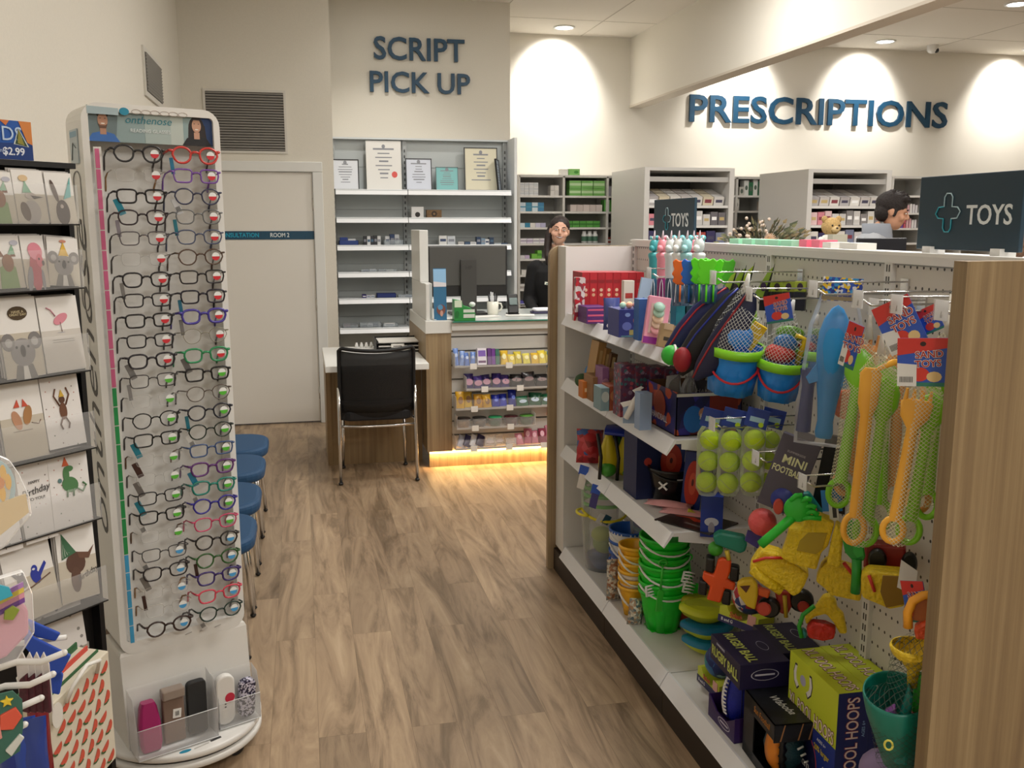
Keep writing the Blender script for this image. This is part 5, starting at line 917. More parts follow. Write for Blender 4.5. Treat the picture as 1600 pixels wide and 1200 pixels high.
b = MB(); b.rings([[Vector((x * s * q, y_ * s, z * s)) for x, y_ in ((-1, -6), (-.5, -11), (0, -13), (.5, -11), (1, -6), (1, 6), (.5, 12), (0, 14), (-.5, 12), (-1, 6))] for q, z in ((44, -108), (46, -60), (43, 20), (40, 80), (30, 118), (27, 130))], CLRT); b.build('clear_bag', t)
b = MB(); b.box((3 * s, -.004, 138 * s), (58 * s, .004, 36 * s), pattern('blue_toy_print', '#1d3c9a', ['#1d3c9a', '#2450b8', '#d8dce6', '#e2c02c', '#2a8fd0', '#1a2f80'], 130)); b.box((3 * s, -.0065, 124 * s), (58 * s, .002, 6 * s), M('#8b7a55')); b.build('header_card', t)
# ------------------------------------------------------------- netted spade and fork sets
YEL, GRN, ORA = M('#f6b63e', .3), M('#84cf2a', .3), M('#eba35c', .35)
def spade(b, f, s, xt, yt, xb, yb, m, head, y=0, wd=12.5):
    """long handled tool: head at the top, ring grip at the bottom; photo pixels"""
    A, B = Vector((f(xt, yt).x, y, f(xt, yt).z)), Vector((f(xb, yb).x, y, f(xb, yb).z)); d = (B - A).normalized(); n = Vector((-d.z, 0, d.x)); W = wd * s
    def ring(p, w_, dd): return [p + n * math.cos(6.2832 * q / 12) * w_ + Vector((0, math.sin(6.2832 * q / 12) * dd, 0)) for q in range(12)]
    L = (B - A).length; k = L / 10
    hd = {'spoon': [(0, .2, .3), (.03, 1.2, .55), (.09, 1.8, .8), (.17, 1.7, .8), (.24, .9, .6), (.27, .62, .55)], 'fork': [(0, 1.5, .4), (.02, 1.9, .6), (.12, 1.7, .6), (.17, 1.1, .55), (.2, .72, .55)], 'hoe': [(0, .8, .5), (.03, 1.3, .6), (.2, 1.2, .6), (.27, .75, .6)]}[head]
    b.rings([ring(A + d * L * t_, W * a, W * dd) for t_, a, dd in hd] + [ring(A + d * L * .86, W * .8, W * .6)], m)
    if head == 'fork':
        for q in (-1.4, -.5, .5, 1.4): b.rings([ring(A + n * W * q - d * L * .07, W * .18, W * .2), ring(A + n * W * q + d * L * .02, W * .3, W * .3)], m)
    if head == 'hoe': b.rings([ring(A + d * L * .01 + Vector((W * .6, 0, 0)), W * .5, W * .5), ring(A + Vector((W * 3.2, 0, W * 1.2)), W * .9, W * .4)], m)
    c = A + d * L * .93; b.tube([c + (d * math.cos(a) * L * .085 + n * math.sin(a) * W * 1.25) for a in [6.2832 * q / 18 for q in range(18)]], W * .42, m, 8, True)
def spadeset(tools, X, lab, hull, knot, netcol='#e2dfc6'):
    c, s, rz = fr(tools[0][0], tools[0][1], X); ox, oy = tools[0][0], tools[0][1]; f = lambda x, y: Vector(((x - ox) * s, 0, -(y - oy) * s)); t = thing('spade_set', lab, 'sand toys', c, rz)
    for k, (xt, yt, xb, yb, m, head, nm) in enumerate(tools): b = MB(); spade(b, f, s, xt, yt, xb, yb, m, head, k * .016); b.build(nm, t)
    b = MB(); b.rings([[f(x + w_ * math.cos(6.2832 * q / 14), y) + Vector((0, .008 + .02 * math.sin(6.2832 * q / 14) * min(1, w_ / 12), 0)) for q in range(14)] for x, y, w_ in hull], net('net_' + netcol, netcol, 170, .15)); b.build('net_bag', t)
    kx, k0, k1 = knot; b = MB(); b.tube([f(kx, k1) + Vector((0, .005, 0)), f(kx, (k0 + k1) / 2) + Vector((0, .005, 0)), f(kx + 1, k0) + Vector((0, .005, 0))], [7 * s, 3 * s, 1.2 * s], M('#d8d4c8', .6), 8); b.build('net_knot', t)
spadeset([(1348, 545, 1324, 798, GRN, 'spoon', 'green_spoon'), (1352, 540, 1334, 780, ORA, 'fork', 'orange_fork')], 1.33, 'green netted sand spoon set hanging leftmost', [(1351, 528, 6), (1350, 560, 22), (1342, 600, 20), (1334, 700, 16), (1326, 790, 19), (1324, 800, 8)], (1356, 470, 530))
spadeset([(1384, 565, 1392, 832, GRN, 'spoon', 'green_spoon'), (1402, 548, 1410, 800, ORA, 'spoon', 'orange_spoon')], 1.36, 'green and orange netted spoon set behind the two yellow ones', [(1395, 530, 8), (1396, 560, 28), (1396, 640, 26), (1398, 750, 22), (1398, 830, 18)], (1396, 470, 530))
spadeset([(1470, 560, 1466, 815, GRN, 'spoon', 'green_spoon'), (1460, 580, 1452, 810, ORA, 'hoe', 'orange_hoe')], 1.27, 'green netted spoon set half hidden by the near oak panel', [(1472, 520, 6), (1468, 560, 22), (1466, 650, 18), (1462, 800, 18)], (1476, 460, 530))
spadeset([(1362, 575, 1350, 858, YEL, 'hoe', 'yellow_hoe'), (1386, 590, 1368, 862, GRN, 'spoon', 'green_spoon')], 1.24, 'yellow netted hoe with green spoon hanging in the middle', [(1372, 552, 8), (1372, 580, 28), (1372, 650, 24), (1364, 760, 20), (1358, 850, 24), (1360, 866, 12)], (1374, 500, 556))
spadeset([(1434, 625, 1410, 856, YEL, 'fork', 'yellow_fork'), (1456, 615, 1434, 858, GRN, 'spoon', 'green_spoon')], 1.17, 'yellow netted fork with green spoon hanging nearest the oak panel', [(1446, 580, 10), (1444, 615, 26), (1440, 680, 24), (1430, 770, 22), (1420, 850, 24), (1420, 864, 12)], (1448, 540, 590))
st_card(1330, 540, 1.27, 30, 72, 'narrow SAND TOYS card of the leftmost spade set', 14, -40, True); st_card(1406, 508, 1.22, 62, 80, 'tilted SAND TOYS card in the middle of the spade sets', -28, -20, True)
st_card(1452, 500, 1.27, 34, 40, 'small SAND TOYS card at the top right by the oak panel', -28, -20); st_card(1442, 566, 1.12, 74, 76, 'large SAND TOYS card of the nearest spade set', -3, 0, True)
c, s, rz = fr(1323, 632, 1.40); o = MB().lathe([(.001, -.01), (22 * s, -.01), (24 * s, 0), (22 * s, .01), (.001, .01)], M('#ef6a2a', .4, bump=.8, bs=80), 20).build('orange_mould'); o.location = c; o.rotation_euler = (R(90), 0, rz); tag(o, 'round orange sand mould behind the leftmost spade set', 'sand toy')
# ------------------------------------------------------------- tennis balls
def felt():
    m = M('#c5e322', .95, bump=.5, bs=400); return m
for k, (x, X) in enumerate(((1110, 1.22), (1143, 1.26), (1179, 1.30), (1204, 1.37))):
    for j in range(3):
        y = 687 + j * 33 + (2 if k == 1 else 0); xx = x - j * 3; c, s, rz = fr(xx, y, X); t = thing('tennis_ball', 'yellow-green tennis ball, %s in the %s pack from the left' % (('top', 'middle', 'bottom')[j], ('first', 'second', 'third', 'fourth')[k]), 'tennis ball', c, rz + k + j, 'tennis balls hanging in packs'); r = 16.3 * s if k < 3 else 14 * s
        MB().ball((0, 0, 0), r, felt(), 20, 14).build('felt_ball', t); b = MB(); b.tube([(r * 1.005 * math.cos(a) * math.cos(.45 * math.sin(2 * a)), r * 1.005 * math.sin(a) * math.cos(.45 * math.sin(2 * a)), r * 1.005 * math.sin(.45 * math.sin(2 * a))) for a in [6.2832 * q / 40 for q in range(40)]], .0011, M('#b9cf6a', .8), 5, True); b.build('seam', t)
    c, s, rz = fr(x - 3, 720, X); t = thing('ball_bag', 'clear bag with a blue header holding tennis balls, %s from the left' % ('first', 'second', 'third', 'fourth')[k], 'bag', c, rz); b = MB(); w_ = 18.5 * s
    b.rings([[Vector((w_ * q * math.cos(6.2832 * i / 16), w_ * q * .98 * math.sin(6.2832 * i / 16), z * s)) for i in range(16)] for q, z in ((.7, -54), (1, -44), (1, 0), (1, 44), (.7, 54))], CLRT); b.build('clear_sleeve', t)
    b = MB(); b.box((4 * s, -.002, 68 * s), (34 * s, .004, 30 * s), M('#1a3f9e', .35), Matrix.Rotation(R(12), 4, 'Y')); b.box((4 * s, -.0045, 66 * s), (22 * s, .001, 8 * s), M('#a9cfe0'), Matrix.Rotation(R(12), 4, 'Y')); b.prism(ell(8 * s, 8 * s, 12, 10 * s, 58 * s), .001, M('#c5e322'), frame((0, -.0048, 0), (1, 0, 0), (0, 0, 1))); b.build('header_card', t)
# mini footballs card
c, s, rz = fr(1232, 742, 1.28); t = thing('mini_footballs_card', 'tall grey MINI FOOTBALLS card box tilted on its hook', 'toy box', c, rot=(0, R(17), rz + R(-8))); b = MB(); b.box((0, .01, 0), (60 * s, .022, 122 * s), M('#4b4656', .45)); b.box((2 * s, .01, 66 * s), (30 * s, .003, 14 * s), M('#4b4656', .45)); b.build('card_box', t, bevel=.001)
b = MB(); T = frame((0, -.0012, 0), (1, 0, 0), (0, 0, 1)); b.text('MINI', 19 * s, T @ T3((2 * s, 22 * s, 0)), M('#d4d6a8'), .0004, .02); b.text('FOOTBALLS', 15 * s, T @ T3((-1 * s, 4 * s, 0)), M('#d4d6a8'), .0004, .02, 'CENTER', .66); b.text('SUMMERSIDE', 5 * s, T @ T3((0, 36 * s, 0)), M('#b5b0b8'), .0004); b.build('lettering', t)
c, s, rz = fr(1306, 742, 1.43); t = thing('mini_footballs_card', 'dark MINI FOOTBALLS card box behind the grey one', 'toy box', c, rot=(0, R(8), rz)); b = MB(); b.box((0, .01, 0), (52 * s, .02, 120 * s), M('#151420', .4)); b.build('card_box', t)
c, s, rz = fr(1300, 790, 1.30); t = thing('blue_tag_toy', 'small blue card with a white barcode label above the green rake', 'card', c, rot=(0, R(-8), rz)); b = MB(); b.box((0, 0, 8 * s), (30 * s, .004, 34 * s), M('#1f7fd6', .35)); b.box((2 * s, -.003, -8 * s), (14 * s, .002, 40 * s), M('#e6e6e6', .5)); b.box((3 * s, -.0045, -8 * s), (6 * s, .001, 22 * s), M('#3b3b3b')); b.build('card', t, bevel=.001)
# ------------------------------------------------------------- wide shelf 2 goods
pl = thing('dinosaur_plush', 'small green and blue dinosaur toy at the far end of the second shelf', 'plush toy', (P(905, 600, 'Y', 3.8).x, 3.75, Z2)); b = MB()
b.ball((.0, 0, .03), (.035, .03, .03), M('#3d5a3c', .8)); b.ball((.03, -.01, .06), (.025, .03, .04), M('#4d86c2', .7)); b.ball((.018, -.035, .055), (.011, .01, .01), M('#d88f8a', .7)); b.build('body', pl)
for k, (x0, x1, y0) in enumerate(((925, 937, 535), (938, 946, 545), (947, 957, 553))): sbox('wooden_toy_box', 'tall slim wooden toy box leaning on the second shelf, %s' % ('leftmost', 'middle', 'rightmost')[k], x0, y0, x1, 3.62 - k * .03, .1, Z2, ('#b08a55', '#9c7442', '#6a4c30')[k], [('f', 0, 0, .012, .14, '#cbb07f')], rot=(0, R(9), 0))
sbox('orange_card_box', 'orange and brown card box at the edge of the second shelf', 912, 597, 926, 3.5, .06, Z2, '#c2702c', [('f', .0, 0, .02, .015, '#e6cfa8')]); sbox('craft_kit', 'brown craft kit box behind the orange card box', 928, 590, 945, 3.42, .12, Z2, '#8c6844')
for k, (x0, x1, y0, c) in enumerate(((943, 953, 575, '#8a5b86'), (954, 967, 580, '#9a6a55'), (941, 955, 607, '#7f9aa2'), (954, 970, 604, '#a4553a'))): sbox('craft_kit', ('lilac', 'brown', 'grey blue', 'rust brown')[k] + ' craft kit box on the second shelf', x0, y0, x1, 3.36 - (k > 1) * .12, .09, Z2, c, [('f', 0, .01, .03, .04, ('#b98aa8', '#c49a74', '#b9c4c0', '#c98a5c')[k], 'o')])
for k, x in enumerate((972, 997, 1020, 1043)): sbox('patterned_box', 'box printed with pink and teal circles at the back of the second shelf, %s' % ('leftmost', 'second', 'third', 'rightmost')[k], x, 571 + k * 2, x + 23, 3.12 - k * .02, .08, Z2, pattern('circle_print', '#5d3a54', ['#7a3346', '#3f6e74', '#8f7a90', '#4a2c48', '#a84a58'], 70, 'dots', .55))
t = thing('plane_kit', 'white toy plane in a clear bag on the second shelf', 'toy', (P(992, 630, 'Y', 3.0).x, 3.0, Z2), R(-20)); b = MB(); b.tube([(-.03, 0, .02), (0, 0, .08), (.02, 0, .12)], [.01, .013, .006], WHITE); b.prism([(-.04, .06), (.05, .09), (.04, .1), (-.05, .075)], .006, WHITE, frame((0, 0, 0), (1, 0, 0), (0, 0, 1))); b.prism([(0, .11), (.03, .13), (.02, .135), (-.01, .12)], .005, WHITE, frame((0, 0, 0), (1, 0, 0), (0, 0, 1))); b.build('plane', t); b = MB(); b.box((0, .03, .035), (.08, .03, .07), M('#8fa6c4', .4)); b.build('card', t)
sbox('blue_kit', 'pale blue kit box beside the toy plane', 1003, 615, 1022, 2.9, .05, Z2, '#8fa4c4')
# tray of plastic bags and the HANDBALL display box
t = thing('handball_display_box', 'open HANDBALL display box of navy and orange card on the second shelf', 'display box', (0, 0, 0)); b = MB()
xa, xb_, xc_ = P(1008, 650, 'Y', 3.02), P(1060, 690, 'Y', 2.80), P(1145, 690, 'Y', 2.78); A = Vector((1.165, 3.03, Z2 + .001)); B = Vector((P(1052, 690, 'Z', Z2).x, P(1052, 690, 'Z', Z2).y + .02, Z2 + .001)); 
A = Vector((1.17, 3.06, Z2 + .001)); B = Vector((1.17, 2.79, Z2 + .001)); C_ = Vector((1.40, 2.79, Z2 + .001)); D_ = Vector((1.40, 3.06, Z2 + .001)); hh = .145; up = Vector((0, 0, hh)); CB = pattern('handball_print', '#1b1d5a', ['#1b1d5a', '#231f66', '#a2401f', '#2c2480', '#1a1848', '#6a2c2c'], 28)
for p_, q_, m, hs in ((A, B, CB, 1), (B, C_, CB, .98), (C_, D_, M('#6b4c33', .8), 1), (D_, A, M('#6b4c33', .8), 1)):
    n = (q_ - p_).cross(Vector((0, 0, 1))).normalized() * .003; b.add([p_, q_, q_ + up * hs, p_ + up * hs, p_ - n, q_ - n, q_ - n + up * hs, p_ - n + up * hs], [(0, 1, 2, 3), (7, 6, 5, 4), (3, 2, 6, 7), (0, 3, 7, 4), (1, 5, 6, 2)], m)
b.bb((1.17, 2.79, Z2 + .001), (1.4, 3.06, Z2 + .004), M('#6b4c33', .8)); b.build('box', t)
T = frame((1.285, 2.7895, Z2 + .075), (1, 0, 0), (0, 0, 1)); b = MB(); b.prism(ell(.07, .09, 18, -.055, -.02), .0008, M('#2468b8'), T); b.prism(ell(.035, .035, 14, -.02, .0), .001, M('#b9846c'), T); b.prism([(.0, .0), (.1, .0), (.1, .055), (.0, .055)], .0007, M('#7b2418'), T); b.prism(ell(.05, .04, 16, .02, -.045), .001, M('#c2642a'), T); b.prism(ell(.03, .03, 12, .08, -.04), .001, M('#2f7a4c'), T); b.prism([(-.115, .056), (.115, .056), (.115, .066), (-.115, .066)], .001, M('#d6d6d2'), T)
b.text('HANDBALL', .026, T @ T3((.025, -.012, .0012)), M('#e6e2da'), .0004, .02, 'CENTER', .9, .2); T = frame((1.1685, 2.93, Z2 + .07), (0, -1, 0), (0, 0, 1)); b.prism(ell(.1, .1, 18, 0, .01), .0008, M('#8c3a22'), T); b.text('HANDBALL', .03, T @ T3((0, -.03, .001)), M('#c9c4cc'), .0004, .01, 'CENTER', .9); b.build('print', t)
for k in range(5): pouch('clear_ball_bag', 'crumpled clear plastic bag showing over the handball display box', 'bag', (1.2 + k * .04, 2.95 + (k % 2) * .04, Z2 + .07), .07, .1, .05, CLRB, .4 * k, 'clear bags in the handball box') if k else None
c, s, rz = fr(1112, 612, 1.36); t = thing('handball_sign', 'dark grey HANDBALL header sign behind the display box', 'card', c, rot=(0, R(6), rz + R(10))); b = MB(); b.box((0, 0, 0), (58 * s, .004, 34 * s), M('#3f3b45', .5)); b.text('HANDBALL', 9.5 * s, frame((0, -.0022, -1 * s), (1, 0, 0), (0, 0, 1)), M('#a9a6a4'), .0004, .01, 'CENTER', 1); b.build('card', t)
# ------------------------------------------------------------- shelf 3 goods
pouch('red_mask_pack', 'red and blue printed mask in a net at the far end of the third shelf', 'toy', (P(922, 715, 'Y', 3.65).x, 3.66, Z3 + .002), .1, .13, .07, pattern('spider_print', '#a8262c', ['#b32a30', '#8f2228', '#c4444a', '#3a5c9a'], 50), R(-10), rot=(R(-15), R(6), 0)).scale = (1.2, 1.2, 1.1)
sbox('dark_ball_pack', 'dark blue toy pack at the back of the third shelf', 958, 668, 985, 3.5, .06, Z3, pattern('dark_toy_print', '#14204e', ['#14204e', '#101a3c', '#1c3c8a', '#b03030', '#2a7a3c'], 30))
t = thing('dive_fins_bag', 'yellow, green and blue swim fins in a black mesh bag on the third shelf', 'swim fins', (1.215, 3.42, Z3 + .002), R(-25)); b = MB()
for k, (x, c) in enumerate(((-.05, '#c9b81c'), (.01, '#d0c020'), (.06, '#b8b41c'))): b.rings([[Vector((x + w_ * math.cos(6.2832 * q / 12), dd * math.sin(6.2832 * q / 12), z)) for q in range(12)] for z, w_, dd in ((.01, .02, .012), (.03, .035, .03), (.08, .034, .035), (.13, .024, .03), (.17, .012, .015))], M(c, .35))
b.build('fins', t); b = MB(); b.ball((-.05, -.02, .035), (.03, .03, .03), M('#3f8f2a', .4)); b.ball((.03, -.02, .025), (.03, .03, .025), M('#4c9a2c', .4)); b.build('green_straps', t)
b = MB(); b.rings([[Vector((x, .055 * math.sin(6.2832 * q / 12), z + .016 * math.cos(6.2832 * q / 12))) for q in range(12)] for x, z in ((-.06, .19), (0, .185), (.07, .165), (.12, .145))], M('#132f9a', .35)); b.build('blue_fin', t)
b = MB(); [b.tube([(x, -.045, .0), (x + .005, -.05, .09), (x - .01, -.03, .18)], .006, BLACK, 6) for x in (-.075, -.015, .04)]; b.build('black_straps', t); t.scale = (1.15, 1.1, 1.0)
pouch('yellow_fin_pack', 'yellow toy fin lying behind the red mask on the third shelf', 'toy', (1.33, 3.6, Z3 + .08), .14, .1, .05, '#c8c23a', R(-20), rot=(R(-60), 0, R(-20)))
sbox('navy_toy_box', 'navy toy box behind the black bucket on the third shelf', 1000, 680, 1036, 3.12, .14, Z3, '#14204e', [('f', 0, .02, .03, .03, '#b03a30', 'o')])
t = thing('pirate_bucket', 'black bucket printed with white crossed bones on the third shelf', 'bucket', (1.28, 3.08, Z3 + .001)); bucket_mb(.062, .082, .13, '#0c0c0e', .004).build('bucket', t)
b = MB()
for a in (40, -40):
    T = frame((-.052, -.055, .075), (.72, -.69, 0), (0, 0, 1)) @ Matrix.Rotation(R(a), 4, 'Z'); b.box((0, 0, 0), (.034, .006, .002), M('#e4e4e2'), None) if False else b.prism([(-.02, -.003), (.02, -.003), (.02, .003), (-.02, .003)], .006, M('#e4e4e2'), T)
b.build('crossbones_print', t); b = MB(); b.prism([(-.03, -.002), (.045, -.002), (.045, .003), (-.03, .003)], .004, M('#d8d8d4'), frame((.02, -.077, .098), (1, 0, 0), (0, 0, 1))); b.build('white_line', t); handle_mb(.082, .125, (.085, .03), '#141414', -1, .003).build('handle', t)
for k in range(2): pouch('pink_pack', 'pink wrapped pack lying at the shelf edge, %s' % ('upper', 'lower')[k], 'packet', (1.22 + .03 * k, 2.97 - k * .07, Z3 + .004 + .012 * (1 - k)), .17, .05, .022, '#e3a5a8', R(-30), rot=(R(-84), 0, R(-38)))
b = MB(); b.box((0, 0, .002), (.26, .2, .004), M('#26221f', .35)); b.prism([(-.1, .0), (-.03, .03), (.02, .01), (.08, .045), (.04, .0), (.0, -.012), (-.04, .012)], .0006, M('#c23a1c'), T3((0, 0, .004))); b.prism(ell(.05, .03, 9, .03, .02), .0009, M('#d8692c'), T3((0, 0, .004)))
b.text('dragon', .035, T3((.03, -.05, .0045)), M('#6f6c68'), .0004, .0, 'CENTER', 1) if False else None; b.prism([(-.02, -.055), (.08, -.06), (.08, -.045), (-.02, -.04)], .0006, M('#6f6c68'), T3((0, 0, .004)))
o = b.build('black_folder'); o.location = (1.27, 2.83, Z3 + .001); o.rotation_euler = (0, 0, R(-58)); tag(o, 'flat black folder with an orange dragon at the near end of the third shelf', 'folder'); o.scale = (.85, .85, 1)
def target_box(x, y, X, W, H, lab, rzx=0):
    c, s, rz = fr(x, y, X); t = thing('disc_box', lab, 'toy box', (c.x, c.y, c.z), rot=(0, R(4), rz + R(rzx))); b = MB(); b.box((0, .03, 0), (W * s, .06, H * s), M('#14307c', .35)); b.build('box', t)
    T = frame((0, -.0005, 0), (1, 0, 0), (0, 0, 1)); b = MB(); b.prism(ell(W * .82 * s, H * .62 * s, 24, 0, H * .08 * s), .003, M('#c23420', .4), T); b.prism(ell(W * .4 * s, H * .3 * s, 20, 0, H * .08 * s), .004, M('#d8553a', .4), T); b.prism(ell(W * .12 * s, H * .1 * s, 12, 0, H * .1 * s), .005, M('#5c1a16', .4), T); b.build('red_disc', t)
    b = MB(); b.prism([(-W * .5 * s, -H * .5 * s), (W * .5 * s, -H * .5 * s), (W * .5 * s, -H * .3 * s), (-W * .5 * s, -H * .36 * s)], .002, M('#c8cc3a', .4), T); b.build('yellow_band', t)
target_box(1048, 728, 1.30, 40, 92, 'navy box with a big round red disc on the third shelf'); target_box(1081, 765, 1.31, 30, 120, 'taller navy box with red disc right of the first', 0)
for k, (x, y, lab) in enumerate(((1062, 795, 'yellow box with a pink price label behind the black folder'), (1090, 815, 'yellow box with a pink price label under the red discs'))):
    c, s, rz = fr(x, y, 1.30); t = thing('priced_box', lab, 'toy box', c, rot=(0, R(20), rz)); b = MB(); b.box((0, .01, 0), (40 * s, .02, 24 * s), M('#c9c93c', .4)); b.build('box', t); b = MB(); b.box((4 * s, -.002, 0), (13 * s, .002, 22 * s), M('#e6b4b4', .5)); b.build('price_label', t)
c, s, rz = fr(1112, 808, 1.27); t = thing('prize_box', 'blue box with a pale mushroom-shaped print below the tennis balls', 'toy box', c, rz); b = MB(); b.box((0, .03, 0), (34 * s, .06, 66 * s), M('#17358e', .35)); T = frame((0, -.0004, 0), (1, 0, 0), (0, 0, 1)); b.prism(ell(22 * s, 14 * s, 16, 0, -8 * s), .001, M('#b9bcc8'), T); b.prism(ell(10 * s, 20 * s, 16, 0, -18 * s), .0013, M('#8f8c98'), T); b.build('box', t)
for k, (x, y) in enumerate(((912, 745), (931, 775))):
    c, s, rz = fr(x, y, 1.115); t = thing('shelf_talker', 'blue and white ticket hanging from the third shelf edge, %s one' % ('left', 'right')[k], 'ticket', c, rz - R(20)); b = MB(); b.box((0, 0, 10 * s), (15 * s, .0015, 16 * s), M('#2b55b8', .4), Matrix.Rotation(R(12), 4, 'Y')); b.box((-3 * s, -.001, -8 * s), (12 * s, .0015, 24 * s), M(('#dcd8d2', '#3f3a78')[k], .5), Matrix.Rotation(R(12), 4, 'Y')); b.build('ticket', t)
# ------------------------------------------------------------- base deck goods
# clear bags of sand toys with coloured bucket rims
t = thing('clear_bucket_set', 'clear bag of green and yellow sand buckets at the far end of the base shelf', 'sand toys', (1.24, 3.72, ZB + .001)); 
b = MB(); b.lathe([(.001, 0), (.075, 0), (.088, .1), (.098, .26), (.10, .4), (.085, .46)], CLRB, 24); b.build('clear_bag', t)
for z, r, c in ((.33, .094, '#4bd024'), (.36, .09, '#58c832'), (.29, .096, '#5bd42e')): b = MB(); b.lathe([(r - .006, z), (r, z), (r, z + .014), (r - .006, z + .014), (r - .006, z)], M(c, .3), 28); b.build('green_rim', t)
b = MB(); b.tube([(.1 * math.cos(a), -.1 * abs(math.sin(a)) * 1.0, .27 - .035 * math.sin(a)) for a in [math.pi * q / 14 for q in range(15)]], .006, M('#e6d72c', .3), 8); b.tube([(-.1 - .035 * math.sin(math.pi * q / 10), -.05 + .05 * math.cos(math.pi * q / 10), .27) for q in range(11)], .006, M('#e6d72c', .3), 8); b.build('yellow_handle', t)
b = MB(); b.lathe([(.001, .01), (.066, .01), (.072, .06), (.001, .065)], M('#1c5fae', .3), 22); b.build('blue_bucket', t); b = MB(); b.ball((.0, -.02, .12), (.055, .045, .05), M('#7d9e2c', .4)); b.ball((-.02, -.03, .16), (.045, .04, .035), M('#b5c83a', .4)); b.ball((.03, -.05, .06), (.02, .02, .02), M('#c8602c', .4)); b.build('sand_moulds', t)
b = MB(); b.box((-.045, -.093, .25), (.03, .002, .045), M('#dfe2e2', .5), Matrix.Rotation(R(30), 4, 'Y')); b.box((-.02, -.097, .245), (.03, .002, .04), M('#1a4c62', .5), Matrix.Rotation(R(30), 4, 'Y')); b.build('paper_tags', t)
t = thing('clear_bucket_set', 'clear bag of teal buckets behind the green rimmed ones', 'sand toys', (1.36, 3.45, ZB + .001)); b = MB(); b.lathe([(.001, 0), (.07, 0), (.095, .3), (.1, .4)], CLRB, 24); b.build('clear_bag', t)
for z, r, c in ((.34, .094, '#3f9ca4'), (.30, .092, '#4fb0b4'), (.26, .09, '#3a8f9a')): b = MB(); b.lathe([(r - .006, z), (r, z), (r, z + .012), (r - .006, z + .012)], M(c, .3), 28); b.build('teal_rim', t)
b = MB(); b.lathe([(.088, .2), (.094, .2), (.094, .215)], M('#d22c8c', .3), 28); b.build('pink_rim', t)
def stack(name, label, x, y, r0, r1, h, n, dz, col, hcol, loc_z=ZB + .001, hstyle=1, drops=((.9, .06), (.95, .1)), foot=True):
    t = thing(name, label, 'bucket stack', (x, y, loc_z)); tops = []
    for k in range(n):
        z = k * dz; m = bucket_mb(r0, r1, h, col, .006, 1 if k == 0 else 0); m.v = [v + Vector((0, 0, z)) for v in m.v]; m.build('bucket', t); tops.append(z + h)
        if k % 2 == n % 2 or k == n - 1:
            rr = random.Random(k + n); hb = handle_mb(r1 + .007, z + h - .012, (r1 * 1.02, rr.uniform(.03, .075)), hcol, -1, .0042); hb.build('handle', t)
    return t, tops
t, tp = stack('green_bucket_stack', 'tall stack of bright green sand buckets with white handles on the base shelf', 1.262, 3.08, .058, .088, .155, 7, .034, '#1fc92f', '#e4e6e2')
b = MB(); 
for q in range(6): a = math.pi * (q + .5) / 3; b.bb((.05 * math.cos(a) - .014, .05 * math.sin(a) - .012, 0), (.05 * math.cos(a) + .014, .05 * math.sin(a) + .012, .004), M('#1fc92f', .25))
b.build('foot', t)
b = MB(); b.prism(ell(.05, .056, 20), .001, M('#e3e6df', .5), frame((-.006, -.0715, .13), (1, -.05, 0), (0, -.15, 1))); [b.prism([(-.015, .012 - k * .006), (.015 - k * .003, .012 - k * .006), (.015 - k * .003, .0135 - k * .006), (-.015, .0135 - k * .006)], .0014, M('#7c867c'), frame((-.006, -.0718, .13), (1, -.05, 0), (0, -.15, 1))) for k in range(5)]; o = b.build('round_label', t); o['label'] = 'round white sticker'
def small_spade(t, x, y, z, L, rot, col='#2fc43a', w_=.03):
    b = MB(); T = T3((x, y, z), rot); 
    b.prism([(-w_, -L * .5), (w_, -L * .5), (w_ * .9, -L * .12), (w_ * .3, -L * .08), (-w_ * .3, -L * .08), (-w_ * .9, -L * .12)], .005, M(col, .3), T @ frame((0, 0, 0), (1, 0, 0), (0, 0, 1))); b.tube([T @ Vector((0, 0, -L * .1)), T @ Vector((0, 0, L * .4))], .004, M(col, .3), 8)
    b.tube([T @ Vector((.015 * math.sin(a), 0, L * .43 + .012 * math.cos(a))) for a in [6.2832 * q / 12 for q in range(12)]], .0035, M(col, .3), 6, True); b.build('green_spade', t)
small_spade(t, .085, -.055, .2, .2, (0, R(-10), 0)); small_spade(t, -.045, -.085, .2, .2, (R(4), R(2), 0), '#3ec23a', .012)
def small_fork(t, x, y, z, rot, col='#e6e8e6'):
    b = MB(); T = T3((x, y, z), rot)
    for q in range(4): b.tube([T @ Vector((0, 0, -.018 + q * .012)), T @ Vector((.02, -.004, -.016 + q * .012)), T @ Vector((.042, 0, -.02 + q * .012))], [.0038, .0036, .002], M(col, .3), 7)
    b.tube([T @ Vector((0, 0, -.02)), T @ Vector((0, 0, .02))], .0042, M(col, .3), 7); b.build('white_rake', t)
small_fork(t, .035, -.095, .23, (0, R(14), 0)); small_fork(t, -.09, -.06, .17, (0, R(-6), R(10))); small_fork(t, .04, -.093, .19, (0, R(14), 0))
t, tp = stack('yellow_bucket_stack', 'stack of yellow sand buckets with white handles left of the green stack', 1.20, 3.22, .036, .058, .12, 6, .032, '#f5b92c', '#e6e2da')
b = MB(); b.lathe([(.048, .15), (.056, .15), (.058, .17), (.05, .172)], M('#d9cfc4', .4), 26); b.lathe([(.046, .12), (.055, .12), (.056, .14), (.048, .142)], M('#d9cfc4', .4), 26); b.build('cream_ring', t)
t, tp = stack('blue_bucket_stack', 'stack of white and blue sand buckets behind the yellow stack', 1.25, 3.42, .05, .078, .14, 4, .045, '#1454b0', '#dfe2e4')
